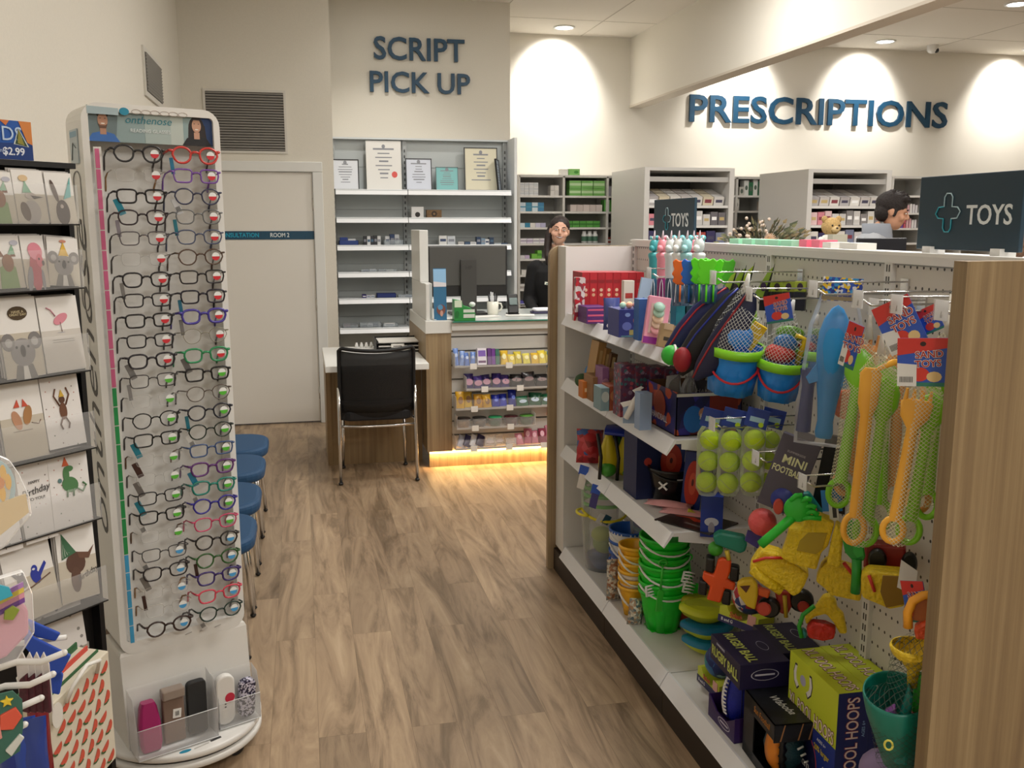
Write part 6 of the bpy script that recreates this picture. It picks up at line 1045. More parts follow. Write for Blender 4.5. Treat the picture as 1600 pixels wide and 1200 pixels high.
b = MB(); b.lathe([(.06, .03), (.071, .13), (.084, .26), (.084, .27)], M('#d4d8dc', .35), 30); o = b.build('white_outer_bucket', t); pouch('shell_net', 'net of sea-shell moulds beside the yellow bucket stack', 'sand toys', (1.165, 3.12, ZB + .002), .06, .1, .04, pattern('shell_print', '#b9b2a4', ['#8a8f8c', '#c9c0ae', '#5c6f78', '#b08a6a', '#dcd8cc'], 110), 0, rot=(R(-5), R(8), 0)); pouch('shell_net', 'net of sea-shell moulds before the white and blue bucket stack', 'sand toys', (1.165, 3.36, ZB + .002), .06, .17, .04, pattern('shell_print2', '#b9b2a4', ['#8a8f8c', '#c9c0ae', '#b08a6a', '#9a6a4c', '#dcd8cc'], 110), 0)
pouch('shell_net', 'net of sea-shell moulds right of the green bucket stack', 'sand toys', (1.37, 3.0, ZB + .002), .08, .11, .05, pattern('shell_print3', '#b9b2a4', ['#5a7a5c', '#b9c0ae', '#3c5f78', '#8fa08a'], 110), 0)
# toy boats
def boat(loc, L, W, H, top, bot, rz, lab):
    t = thing('toy_boat', lab, 'toy boat', loc, rz); n = 14
    def ring(z, k): return [Vector((L / 2 * math.copysign(abs(math.cos(6.2832 * i / (2 * n))) ** .8, math.cos(6.2832 * i / (2 * n))) * k, W / 2 * math.sin(6.2832 * i / (2 * n)) * (1 - .35 * math.cos(6.2832 * i / (2 * n)) ** 2) * k, z + .012 * math.cos(6.2832 * i / (2 * n)) ** 2 * k)) for i in range(2 * n)]
    b = MB(); b.rings([ring(0, .55), ring(H * .3, .85), ring(H * .62, 1)], M(bot, .35)); b.build('hull', t); b = MB(); b.rings([ring(H * .62, 1.01), ring(H * .85, 1.0), ring(H, .8)], M(top, .35)); b.build('deck', t)
boat((1.345, 2.86, ZB + .001), .19, .13, .05, '#0f7fa8', '#cfd62a', R(-8), 'yellow and blue toy boat lying at the bottom of the pile'); boat((1.345, 2.87, ZB + .053), .20, .14, .05, '#0d74a0', '#c8d428', R(-2), 'yellow and blue toy boat in the middle of the pile'); boat((1.345, 2.89, ZB + .106), .2, .15, .055, '#cdd62c', '#b9c420', R(4), 'yellow toy boat on top of the pile')
boat((1.38, 3.1, ZB + .002), .16, .16, .09, '#c8442e', '#b03a2a', R(30), 'red toy boat behind the yellow boats'); boat((1.36, 3.02, ZB + .095), .14, .14, .05, '#b9b42a', '#c9c23a', R(40), 'yellow toy hull beside the red boat')
# splash ball boxes: an open card tray with a round fabric ball
def splash(loc, rz, bm, lab, rx=0, txt='SPLASH'):
    t = thing('water_ball_box', lab, 'toy box', loc, rot=(rx, 0, rz)); b = MB(); CY2 = M('#c9d23c', .4)
    b.prism([(-.075, 0), (.075, 0), (.075, .05)] + arc(0, .075, .052, -20, -160, 9) + [(-.075, .05)], .09, CY2, frame((0, .09, 0), (1, 0, 0), (0, 0, 1))); b.bb((-.076, -.002, 0), (.076, .0, .022), M('#26235c', .4)); b.build('card_tray', t)
    b = MB(); T = frame((0, -.0024, .011), (1, 0, 0), (0, 0, 1)); b.text('B and G', .014, T @ T3((-.04, 0, 0)), M('#e4e4ea'), .0004, .02); b.text(txt, .014, T @ T3((.03, 0, 0)), M('#e4e4ea'), .0004, .02) if False else None
    T = frame((0, -.0008, .038), (1, 0, 0), (0, 0, 1)); b.text(txt, .022, T @ T3((-.01, -.004, 0)), M('#c2482c'), .0006, .02, 'CENTER', .9, .2); b.prism([(.035, -.02), (.066, -.02), (.066, .016), (.035, .016)], .0008, M('#e0a89c'), T); b.build('print', t)
    b = MB(); b.ball((0, .045, .095), .055, bm, 20, 14); b.build('fabric_ball', t)
splash((1.225, 2.595, ZB + .001), R(-88), pattern('blue_patch', '#1c3a8c', ['#17307c', '#2a6aa0', '#1d8f94', '#22407a', '#8fb4c4', '#132a66'], 30), 'boxed blue patchwork water ball standing at the shelf edge', 0, 'Splash'); splash((1.335, 2.63, ZB + .19), R(-62), pattern('red_patch', '#a8222c', ['#a8222c', '#c9363c', '#e2dcd8', '#8a1c28', '#2a3c7c'], 45), 'boxed red patterned water ball above the boats', R(-10), 'Splash')
sbox_c = lambda lab, loc, w_, d, h, m, rz, pr, tx: carton('rugby_ball_box', lab, 'toy box', loc, w_, d, h, m, rz, pr, tx, bevel=.0015)
OV2 = lambda f, x, y, a, c: [(f, x, y, a, c, '#c9c9dc', 'ring')]
sbox_c('dark purple RUGBY BALL box lying on top of the boxed footballs', (1.238, 2.355, .335), .15, .21, .075, '#1d1740', R(-2), OV2('f', .0, .003, .085, .034) + [('f', 0, .003, .06, .005, '#c9c9dc')] + OV2('t', .04, .0, .03, .06), [('l', 'RUGBY BALL', .0, -.004, .042, '#c3cf6a', 0, .02, .78), ('t', 'RUGBY BALL', -.03, 0, .042, '#c3cf6a', -90, .02, .78), ('l', 'SUMMERSIDE', -.03, .028, .010, '#b9b9cc')])
sbox_c('second dark RUGBY BALL box lying beside the first one near the punched board', (1.384, 2.40, .335), .13, .2, .07, '#171334', R(-3), OV2('t', .04, .02, .03, .06), [('t', 'RUGBY BALL', -.025, 0, .04, '#a9b45c', -90, .02, .78)])
carton('toy_carton', 'plain dark navy carton under the second rugby ball box', 'toy box', (1.384, 2.40, ZB + .001), .13, .2, .183, '#131230', R(-3))
t = thing('boxed_rugby_ball', 'royal blue rugby ball with white lacing standing in a purple open box', 'rugby ball', (1.222, 2.372, ZB + .001), R(-89)); b = MB()
b.prism([(-.085, 0), (.085, 0), (.085, .075), (.03, .04), (-.03, .04), (-.085, .07)], .004, M('#35205c', .4), frame((0, -.053, 0), (1, 0, 0), (0, 0, 1))); b.prism([(-.085, 0), (.085, 0), (.085, .17), (-.085, .17)], .004, M('#1f1440', .4), frame((0, .058, 0), (1, 0, 0), (0, 0, 1))); b.bb((-.085, -.055, 0), (.085, .055, .004), M('#35205c', .4)); b.bb((.081, -.055, 0), (.085, .055, .075), M('#35205c', .4)); b.bb((-.085, -.055, 0), (-.081, .055, .07), M('#35205c', .4)); b.build('open_box', t)
b = MB(); T = frame((0.02, -.0575, .026), (1, 0, 0), (0, 0, 1)); a_ = ell(.075, .028, 22); c_ = ell(.07, .023, 22); b.add([T @ Vector((*q, .0006)) for q in a_ + c_], [(k, (k + 1) % 22, 22 + (k + 1) % 22, 22 + k) for k in range(22)], M('#d8d4e4')); b.prism([(-.025, -.002), (.025, -.002), (.025, .002), (-.025, .002)], .0006, M('#d8d4e4'), T); b.build('oval_logo', t)
b = MB(); b.lathe([(.001, -.092), (.02, -.085), (.040, -.06), (.050, -.02), (.052, .0), (.050, .02), (.040, .06), (.02, .085), (.001, .092)], M('#10229c', .45, bump=.4, bs=300), 26, c=(.0, 0, .098)); b.build('ball', t)
b = MB(); rz_ = lambda z: .052 * math.sqrt(max(0, 1 - (z / .093) ** 2)) + .001; A_ = R(268)
L_ = [Vector((rz_(z) * math.cos(A_), rz_(z) * math.sin(A_), .098 + z)) for z in [-.045 + .012 * k for k in range(10)]]; b.tube(L_, .004, M('#e9e9ec', .4), 6)
for z in [-.045 + .012 * k for k in range(10)]: b.tube([Vector((rz_(z) * math.cos(A_ + q) * 1.03, rz_(z) * math.sin(A_ + q) * 1.03, .098 + z)) for q in (-.0, .16, .32)], .0028, M('#e9e9ec', .4), 6)
b.build('white_lacing', t)
for q in (-.55, .35): b = MB(); b.tube([Vector((rz_(z) * math.cos(A_ + .9 + q), rz_(z) * math.sin(A_ + .9 + q), .098 + z)) for z in [-.07 + .014 * k for k in range(11)]], .0016, M('#0a1254', .5), 6); b.build('seam', t)
t = thing('boxed_football', 'orange and teal football in a black open-fronted box at the shelf edge', 'football', (1.238, 2.155, ZB + .001), R(-4)); b = MB(); FB = pattern('crackle_print', '#101216', ['#101216', '#15181f', '#1c1f28', '#0d0f12'], 30)
w2, d2, h2_ = .066, .1, .183
b.bb((-w2, -d2, 0), (w2, d2, .004), FB); b.bb((-w2, d2 - .004, 0), (w2, d2, h2_), FB); b.bb((w2 - .004, -d2, 0), (w2, d2, h2_), FB); b.bb((-w2, -d2, h2_ - .004), (w2, d2, h2_), FB); b.bb((-w2, -d2, h2_ - .045), (-w2 + .004, d2, h2_), FB); b.bb((-w2, -d2, h2_ - .05), (w2, -d2 + .004, h2_), FB); b.bb((-w2, -d2, 0), (-w2 + .004, d2, .03), FB); b.bb((-w2, -d2, 0), (w2, -d2 + .004, .02), FB); b.bb((-w2, .03, 0), (-w2 + .004, d2, h2_), FB); b.build('box', t)
b = MB(); T = frame((0.0, .0, h2_), (1, 0, 0), (0, 1, 0)); b.text('Waboba', .034, T @ T3((.0, -.0, .001), (0, 0, R(-80))), M('#d8d9da'), .0005, .0, 'CENTER', .9, .3); T = frame((-w2, -.0, h2_ - .022), (0, -1, 0), (0, 0, 1)); b.text('Sun Football', .026, T @ T3((0.02, 0, .0005)), M('#b9782c'), .0005, .0, 'CENTER', .8, .2)
T = frame((0, -d2, h2_ - .025), (1, 0, 0), (0, 0, 1)); [b.prism([(x, -.022), (x + .012, .024), (x + .015, .024), (x + .004, -.022)], .0006, M('#a8784c'), T) for x in (-.05, .0, .03)]; b.build('print', t)
b = MB(); b.lathe([(.001, -.08), (.025, -.072), (.046, -.04), (.056, 0), (.046, .04), (.025, .072), (.001, .08)], M('#123c46', .4, bump=.3, bs=200), 26, c=(-.004, -.035, .088)); b.build('ball', t)
rq = lambda z: .0565 * math.sqrt(max(0, 1 - (z / .0815) ** 2)) + .001
b = MB(); b.rings([[Vector((-.004 + rq(z) * math.cos(a), -.035 + rq(z) * math.sin(a), .088 + z)) for a in (R(180), R(198), R(214), R(228 + 7 * (i % 2)))] for i, z in enumerate([-.078 + .012 * k for k in range(14)])], M('#e58a2c', .4), False); b.build('orange_panel', t)
b = MB(); b.rings([[Vector((-.004 + (rq(z) + .0006) * math.cos(a), -.035 + (rq(z) + .0006) * math.sin(a), .088 + z)) for a in (R(231), R(238), R(246 + 6 * (i % 2)))] for i, z in enumerate([-.07 + .012 * k for k in range(12)])], M('#0d0e12', .4), False); [b.tube([(.005 + .01 * k, -.0925, .105 - .02 * k), (.022 + .008 * k, -.0915, .112 - .022 * k)], .003, M('#dfe3e2', .4), 6) for k in range(3)]; b.build('white_marks', t)
# XL POOL HOOPS cartons
def hoops(loc, rz, lab):
    w_, d, h = .088, .25, .322; t = thing('pool_hoops_box', lab, 'toy box', loc, rz); NV = M('#15236a', .35); YL = '#c9d934'
    b = MB(); b.box((0, 0, h / 2), (w_, d, h), NV); b.build('carton', t, bevel=.0015)
    b = MB(); TL = FACES['l'](w_, d, h); T = FACES['f'](w_, d, h); TT = FACES['t'](w_, d, h)
    b.prism([(-d / 2, h * .03), (d / 2, h * .03), (d / 2, h / 2), (-d / 2, h / 2)], .0006, M(YL, .4), TL); b.prism([(-w_ / 2, -d / 2), (w_ / 2, -d / 2), (w_ / 2, d / 2), (-w_ / 2, d / 2)], .0006, M(YL, .4), TT); b.prism([(-d / 2, -h / 2), (d / 2, -h / 2), (d / 2, h * .03), (-d / 2, h * .03)], .0005, M('#1f3796', .35), TL)
    a_ = ell(.155, .165, 28, -.035, -.095); c_ = ell(.147, .157, 28, -.035, -.095)
    for g, c in enumerate(('#c2402c', '#c9b43a', '#7fae3c', '#e0762c')): b.add([TL @ Vector((*p_, .0011)) for p_ in a_ + c_], [(k, (k + 1) % 28, 28 + (k + 1) % 28, 28 + k) for k in range(g * 7, g * 7 + 7)], M(c))
    b.prism(ell(.142, .15, 26, -.035, -.095), .0009, M('#0e1442'), TL)
    for sx_ in (-1, 1):
        for q, (m, zz, g) in enumerate(((M('#2a2c3c'), .0009, 1.18), (M('#e4e4e4'), .0013, 1.0))): b.prism([(-.05 + sx_ * .034 + x * sx_ * g, .105 + z * g) for x, z in ((-.004, -.03), (.01, -.016), (.015, .008), (.008, .03), (-.001, .03), (.003, .008), (-.0, -.008), (-.013, -.02))][::sx_], .0004 + zz, m, TL)
    b.prism(ell(.03, .03, 14, -.05, .108), .0009, M('#a9a9c8'), TL); b.build('print', t); b = MB()
    for T_, loc_, a in ((TL, (0, .03, .0012), 0), (TT, (0, 0, .0008), R(-90))): b.text('XL POOL HOOPS', .05, T_ @ T3(loc_, (0, 0, a)), M('#5a1a20'), .0004, .04, 'CENTER', .6); b.text('XL POOL HOOPS', .05, T_ @ T3((loc_[0], loc_[1], loc_[2] + .0007), (0, 0, a)), M('#efdcd4'), .0004, .006, 'CENTER', .6)
    b.text('20% larger', .022, TL @ T3((.062, -.035, .0015)), M('#d8c23a'), .0004, .01, 'CENTER', .8); b.text('68cm', .034, TL @ T3((-.03, -.11, .0015)), M('#e6e6ea'), .0004, .012); b.text('6 pcs', .018, TL @ T3((.088, -.075, .0013)), M('#e6e6ea'), .0004, .01); b.text('AGES 6+', .012, TL @ T3((.06, -.01, .0015)), M('#d6dcea'), .0004, .01)
    b.text('POOL HOOPS', .048, T @ T3((-.0, .04, .0006), (0, 0, R(90))), M('#a83a34'), .0004, .03, 'CENTER', .72); b.text('POOL HOOPS', .048, T @ T3((0, .04, .0012), (0, 0, R(90))), M('#ecdcda'), .0004, .003, 'CENTER', .72); b.text('AGES 6+', .012, T @ T3((.03, .06, .0006), (0, 0, R(90))), M('#8fb4e6'), .0004, .005); b.build('lettering', t); return t
hoops((1.317, 2.065, ZB + .001), R(-1.5), 'front XL POOL HOOPS box, lime and navy, on the base shelf'); hoops((1.407, 2.067, ZB + .001), R(-1.5), 'rear XL POOL HOOPS box, against the punched board')
b = MB(); b.prism([(-.03, 0), (.03, 0), (0, .1)], .001, M('#dcdcd8', .6), frame((0, 0, 0), (1, 0, 0), (0, .3, 1))); o = b.build('price_card'); o.location = (1.19, 1.9, ZB + .0); o.rotation_euler = (0, 0, R(-35)); tag(o, 'white pointed price card in front of the hoops box', 'card')
# ------------------------------------------------------------- chunky sand toys hanging and heaped on the right half of the punched board
def chunk(name, lab, cat, X, cx, cy, pieces, tilt=0, group=None):
    """thick moulded plastic pieces; outlines in photo pixels round (cx, cy): ('poly'|'ball'|'tube'|'wheel', part, colour, points, depth m, offset m)"""
    c, s, rz = fr(cx, cy, X); t = thing(name, lab, cat, c, rot=(0, 0, rz)); f = lambda x, y, d=0: Vector(((x - cx) * s, d, -(y - cy) * s))
    for kind, part, col, pts, dep, off in pieces:
        m = col if not isinstance(col, str) else M(col, .35); b = MB()
        if kind == 'poly': b.prism([((x - cx) * s, -(y - cy) * s) for x, y in pts], dep, m, frame((0, off + dep, 0), (1, 0, 0), (0, 0, 1))); b.build(part, t, bevel=min(.006, dep / 4))
        elif kind == 'ball': (x, y, r) = pts; b.ball(f(x, y, off), (r * s, min(dep, r * s), r * s), m, 20, 12); b.build(part, t)
        elif kind == 'tube': b.tube([f(x, y, off) for x, y in pts], dep, m, 8); b.build(part, t)
        elif kind == 'wheel':
            (x, y, rx, ry) = pts; b.rings([[f(x + rx * q * math.cos(6.2832 * k / 18), y + ry * q * math.sin(6.2832 * k / 18), off + dd) for k in range(18)] for q, dd in ((.8, 0), (1, .006), (1, dep - .006), (.8, dep))], m); b.build(part, t)
    return t
def ribbed(h, sc=90): return M(h, .4, noise=.12, bump=.9, bs=sc)
YN = ribbed('#e3c41c')
chunk('toy_racer', 'blue and teal round-headed toy with a red wheel above the green rake', 'toy', 1.27, 1225, 782, [('ball', 'blue_dome', '#26348f', (1226, 782, 26), .035, .03), ('poly', 'teal_body', '#107f7a', [(1228, 775), (1262, 770), (1285, 800), (1278, 812), (1232, 812)], .03, .02), ('wheel', 'red_wheel', '#c2483c', (1217, 791, 8, 13), .012, -.015), ('ball', 'orange_light', '#d8643a', (1270, 795, 5), .01, .01)])
chunk('pink_ball', 'coral pink ball with a ribbed net left of the green rake', 'ball', 1.24, 1191, 819, [('ball', 'ball', M('#e0585a', .4, bump=.8, bs=40), (1191, 819, 22), .04, .02), ('poly', 'purple_card', '#3a2f86', [(1169, 838), (1192, 845), (1186, 868), (1165, 856)], .01, .04), ('poly', 'orange_arm', '#e0642c', [(1205, 815), (1222, 822), (1216, 832), (1203, 826)], .015, .0)])
chunk('sand_rake', 'bright green sand rake with five fingers lying over the yellow moulds', 'sand toy', 1.20, 1245, 800, [('ball', 'palm', '#27b832', (1246, 795, 21), .014, 0), ('tube', 'handle', '#27b832', [(1240, 808), (1222, 828), (1206, 845), (1193, 859)], .0125, 0)] + [('tube', 'finger', '#27b832', pp, .007, -.004) for pp in ([(1235, 782), (1243, 773), (1252, 772)], [(1250, 783), (1258, 776), (1266, 778)], [(1256, 790), (1265, 787), (1273, 790)], [(1258, 799), (1268, 796), (1277, 801)], [(1254, 808), (1265, 806), (1282, 806)])])
chunk('castle_mould', 'large yellow castle-tower sand mould under the green rake', 'sand toy', 1.24, 1262, 850, [('poly', 'tower', YN, [(1222, 877), (1229, 852), (1233, 827), (1252, 826), (1257, 808), (1278, 806), (1300, 813), (1292, 852), (1283, 862), (1277, 892), (1240, 886)], .06, 0), ('poly', 'hollow_face', '#a8901a', [(1262, 831), (1290, 829), (1284, 856), (1275, 865), (1246, 862), (1250, 846)], .004, -.003)])
chunk('castle_mould', 'narrow yellow sand mould just right of the castle tower', 'sand toy', 1.28, 1305, 855, [('poly', 'tower', YN, [(1294, 886), (1298, 852), (1304, 818), (1316, 826), (1315, 886), (1308, 890)], .05, 0)])
chunk('tipper_mould', 'yellow ribbed tipper tray mould with a red strap', 'sand toy', 1.20, 1215, 897, [('poly', 'tray', YN, [(1172, 892), (1180, 876), (1190, 861), (1215, 866), (1262, 893), (1256, 912), (1250, 925), (1240, 932), (1226, 921), (1212, 929), (1196, 918), (1177, 906)], .07, 0), ('tube', 'ribbed_edge', YN, [(1176, 893), (1195, 908), (1222, 924)], .0135, -.002), ('tube', 'red_strap', '#c9332a', [(1177, 879), (1196, 871), (1222, 868)], .004, -.008)])
chunk('toy_truck', 'orange toy truck seen from below with black wheels and a teal bucket', 'toy truck', 1.18, 1125, 890, [('poly', 'chassis', '#e2521c', [(1121, 875), (1129, 871), (1142, 874), (1141, 893), (1137, 906), (1150, 911), (1148, 924), (1134, 921), (1128, 946), (1106, 942), (1111, 920), (1098, 908), (1100, 896), (1115, 900), (1118, 890)], .022, 0)] + [('poly', 'wheel', '#161617', [(x - 7, y - 13), (x + 7, y - 11), (x + 6, y + 13), (x - 8, y + 11)], .04, .002) for x, y in ((1110, 885), (1148, 897), (1100, 924), (1137, 937))] + [('poly', 'teal_bucket', '#0c7f6c', [(1112, 838), (1122, 830), (1160, 835), (1165, 846), (1162, 858), (1154, 862), (1116, 850)], .04, 0), ('ball', 'green_ball', '#3c9a2a', (1117, 862, 12), .02, .03), ('tube', 'yellow_link', '#cfb83a', [(1134, 858), (1138, 873)], .007, .0)])
chunk('toy_truck', 'yellow cab and orange block of a toy truck with round red wheels', 'toy truck', 1.22, 1175, 930, [('poly', 'cab', '#e2c22a', [(1151, 915), (1160, 907), (1176, 904), (1183, 912), (1184, 930), (1181, 955), (1168, 950), (1158, 938), (1154, 930)], .03, 0), ('poly', 'window', '#5a2b1c', [(1156, 917), (1172, 914), (1166, 927)], .003, -.002), ('poly', 'orange_block', '#e0602a', [(1184, 918), (1203, 922), (1200, 935), (1184, 931)], .02, .005), ('wheel', 'wheel', '#141415', (1202, 952, 17, 16), .03, .01), ('wheel', 'hub', '#cc4a3c', (1194, 951, 11, 11), .006, .0), ('wheel', 'wheel', '#141415', (1250, 940, 19, 18), .03, .03), ('wheel', 'hub', '#a83028', (1253, 946, 9, 9), .006, .022), ('poly', 'red_chassis', '#a62a1c', [(1208, 925), (1232, 925), (1236, 950), (1230, 965), (1218, 962)], .02, .03), ('tube', 'yellow_bar', '#b59a22', [(1224, 930), (1228, 965)], .006, .02)])
chunk('sand_shovel', 'dark green sand shovel hanging right of the yellow moulds', 'sand toy', 1.27, 1335, 850, [('poly', 'scoop', '#1f9230', [(1318, 818), (1328, 812), (1342, 820), (1352, 868), (1350, 876), (1336, 880), (1322, 866), (1316, 842)], .012, 0), ('tube', 'handle', '#1f9230', [(1340, 874), (1341, 900), (1341, 930)], .0115, .0), ('poly', 'scoop_rim', '#2aa83c', [(1330, 818), (1342, 822), (1350, 866), (1340, 872), (1334, 862)], .004, -.004)])
chunk('tipper_mould', 'yellow ribbed tray mould behind the dark green shovel', 'sand toy', 1.32, 1312, 912, [('poly', 'tray', YN, [(1276, 914), (1282, 892), (1290, 880), (1330, 888), (1348, 900), (1344, 938), (1300, 934), (1290, 924)], .06, 0), ('tube', 'red_strap', '#c9332a', [(1316, 876), (1330, 893)], .005, -.004)])
chunk('tipper_mould', 'yellow open tub mould lying beside the white price card', 'sand toy', 1.30, 1380, 920, [('poly', 'tub', YN, [(1346, 905), (1356, 896), (1410, 893), (1414, 905), (1412, 945), (1392, 953), (1350, 940)], .06, 0), ('poly', 'hollow_face', '#8c6a14', [(1378, 898), (1410, 895), (1411, 940), (1386, 950), (1376, 925)], .004, -.003), ('tube', 'red_strap', '#c9332a', [(1358, 900), (1368, 925)], .004, -.006)])
chunk('toy_truck', 'dark red toy truck with black wheels deep behind the spade sets', 'toy truck', 1.36, 1385, 872, [('poly', 'body', '#8c1c1a', [(1352, 853), (1412, 851), (1415, 892), (1352, 895)], .05, .0), ('wheel', 'wheel', '#111112', (1372, 874, 14, 18), .02, -.02), ('wheel', 'wheel', '#111112', (1418, 875, 12, 20), .02, -.02)])
chunk('price_card', 'blank white hanging card beside the yellow tub mould', 'card', 1.22, 1418, 902, [('poly', 'card', '#dcdcda', [(1407, 875), (1432, 890), (1430, 930), (1404, 921)], .001, 0)])
st_card(1430, 940, 1.16, 44, 64, 'brownish SAND TOYS card near the bottom by the oak panel', -18, -40)
chunk('sand_toy_set', 'yellow figure mould with a red crab mould and green spade above the hoops boxes', 'sand toys', 1.34, 1290, 970, [('poly', 'yellow_figure', YN, [(1278, 945), (1284, 934), (1294, 930), (1304, 940), (1306, 952), (1316, 960), (1323, 990), (1312, 992), (1302, 975), (1290, 962), (1272, 970), (1262, 985), (1258, 975), (1270, 960)], .03, .01), ('poly', 'red_crab', ribbed('#c8281f', 50), [(1262, 988), (1270, 976), (1290, 976), (1306, 982), (1304, 998), (1288, 1004), (1266, 1002)], .04, -.005), ('tube', 'green_rim', '#2aa032', [(1272, 948), (1256, 965), (1251, 985), (1256, 1003)], .006, .0), ('poly', 'teal_base', '#2a8f8a', [(1255, 990), (1264, 996), (1262, 1006), (1254, 1004)], .03, .0)])
t = chunk('netted_beach_set', 'teal beach basket set with yellow funnel in a dark net by the oak panel', 'sand toys', 1.14, 1410, 1100, [('poly', 'teal_cross', '#0f7f76', [(1417, 1062), (1424, 1080), (1424, 1128), (1452, 1134), (1452, 1144), (1424, 1142), (1424, 1200), (1404, 1200), (1404, 1142), (1410, 1100)], .02, -.01), ('poly', 'green_paddle', '#2fb02c', [(1424, 1080), (1430, 1055), (1444, 1042), (1452, 1046), (1452, 1115), (1424, 1118)], .02, .015), ('poly', 'red_block', '#a8301c', [(1422, 1118), (1452, 1120), (1452, 1160), (1422, 1156)], .02, .02), ('poly', 'blue_block', '#1634a0', [(1422, 1158), (1452, 1160), (1452, 1215), (1420, 1212)], .03, .015), ('poly', 'purple_mould', '#9a5aa8', [(1384, 1132), (1400, 1118), (1404, 1140), (1388, 1138)], .03, .02), ('tube', 'yellow_ring', '#d8d05a', [(1395 + 6 * math.cos(6.2832 * k / 10), 1148 + 8 * math.sin(6.2832 * k / 10)) for k in range(11)], .0022, -.06)])
c, s, rz = fr(1410, 1100, 1.14); f = lambda x, y, d=0: Vector(((x - 1410) * s, d, -(y - 1100) * s))
b = MB(); b.rings([[f(1398 + w_ * math.cos(6.2832 * k / 28) - (y - 1080) * -.1, y + w_ * .3 * math.sin(6.2832 * k / 28) * tl, .03 + w_ * s * math.sin(6.2832 * k / 28)) for k in range(28)] for y, w_, tl in ((1094, 47, -.9), (1100, 48, -.9), (1130, 44, -.5), (1170, 34, 0), (1215, 22, 0))], M('#157c6c', .35), False); b.build('teal_basket', t, solid=.003)
b = MB(); b.rings([[f(1422 + w_ * math.cos(6.2832 * k / 28), y, .02 + w_ * s * math.sin(6.2832 * k / 28)) for k in range(28)] for y, w_ in ((1008, 34), (1012, 36), (1022, 32), (1034, 18), (1046, 8), (1075, 6))], ribbed('#e8c82a', 80), False); b.build('yellow_funnel', t, solid=.002)
b = MB(); b.rings([[f(xc + w_ * math.cos(6.2832 * k / 24), y, .02 + .8 * w_ * s * math.sin(6.2832 * k / 24)) for k in range(24)] for xc, y, w_ in ((1450, 965, 6), (1432, 1008, 44), (1424, 1080, 40), (1400, 1100, 50), (1408, 1150, 44), (1408, 1215, 30))], net('dark_net', '#3b4a44', 110, .09), False); b.build('dark_net', t)
chunk('sand_hoop', 'yellow-orange hoop spade in a clear net above the yellow funnel', 'sand toy', 1.15, 1438, 960, [('tube', 'hoop', '#efa52c', [(1422, 985), (1420, 960), (1426, 940), (1440, 928), (1458, 924)], .009, 0), ('poly', 'hollow', '#b5652a', [(1428, 975), (1428, 950), (1440, 938), (1458, 934), (1458, 975)], .006, .01), ('poly', 'orange_mould', ribbed('#e2562a', 60), [(1430, 985), (1444, 972), (1460, 968), (1460, 1000), (1434, 1004)], .03, .0)])
o = MB().ball((0, 0, 0), .05, M('#8c7aa4', .5)).build('purple_ball'); p = P(1372, 1204, 'X', 1.2); o.location = (1.21, p.y, p.z - .004); tag(o, 'soft purple ball at the bottom edge beside the hoops box', 'ball')
# ================================================================= rotating stand of reading glasses
SX, SY, SR = -.419, 2.891, R(24.7); HW, HD = .186, .086
ST = Matrix.Translation((SX, SY, 0)) @ Matrix.Rotation(SR, 4, 'Z'); STi = ST.inverted()
def SP(x, y, dy=-HD):
    """photo pixel to stand coordinates on the plane local y = dy"""
    o = STi @ Vector((0, 0, HC)); d = STi.to_3x3() @ (P(x, y, 'Y', 5) - Vector((0, 0, HC))); t_ = (dy - o.y) / d.y; return o + d * t_
SWH = M('#e3e1dc', .45); SWB = M('#d8d5cf', .5)
t = thing('eyewear_stand', 'tall white rotating stand of reading glasses on a round wheeled base', 'display stand', (SX, SY, 0), SR)
ZT, ZBt = 1.947, .385
# face frame with rounded corners
def ringface(w_, h_, r, w2, h2, r2, cz, cz2, y0, y1, m, b):
    a = rrect(w_, h_, r, 6); c = rrect(w2, h2, r2, 6); n = len(a); V = [(x, y0, z + cz) for x, z in a] + [(x, y0, z + cz2) for x, z in c] + [(x, y1, z + cz) for x, z in a] + [(x, y1, z + cz2) for x, z in c]
    F = []
    for k in range(n): j = (k + 1) % n; F += [(k, j, n + j, n + k), (2 * n + j, 2 * n + k, 3 * n + k, 3 * n + j), (j, k, 2 * n + k, 2 * n + j), (n + k, n + j, 3 * n + j, 3 * n + k)]
    b.add(V, F, m)
b = MB(); H_ = ZT - ZBt; ringface(2 * HW, H_, .045, 2 * HW - .036, H_ - .062, .012, (ZT + ZBt) / 2, (ZT + ZBt) / 2 + .009, -HD, HD, SWH, b); b.build('frame', t)
b = MB(); b.bb((-HW + .018, -.014, ZBt + .035), (HW - .018, -.006, ZT - .02), M('#dddcd8', .5)); b.build('back_panel', t)
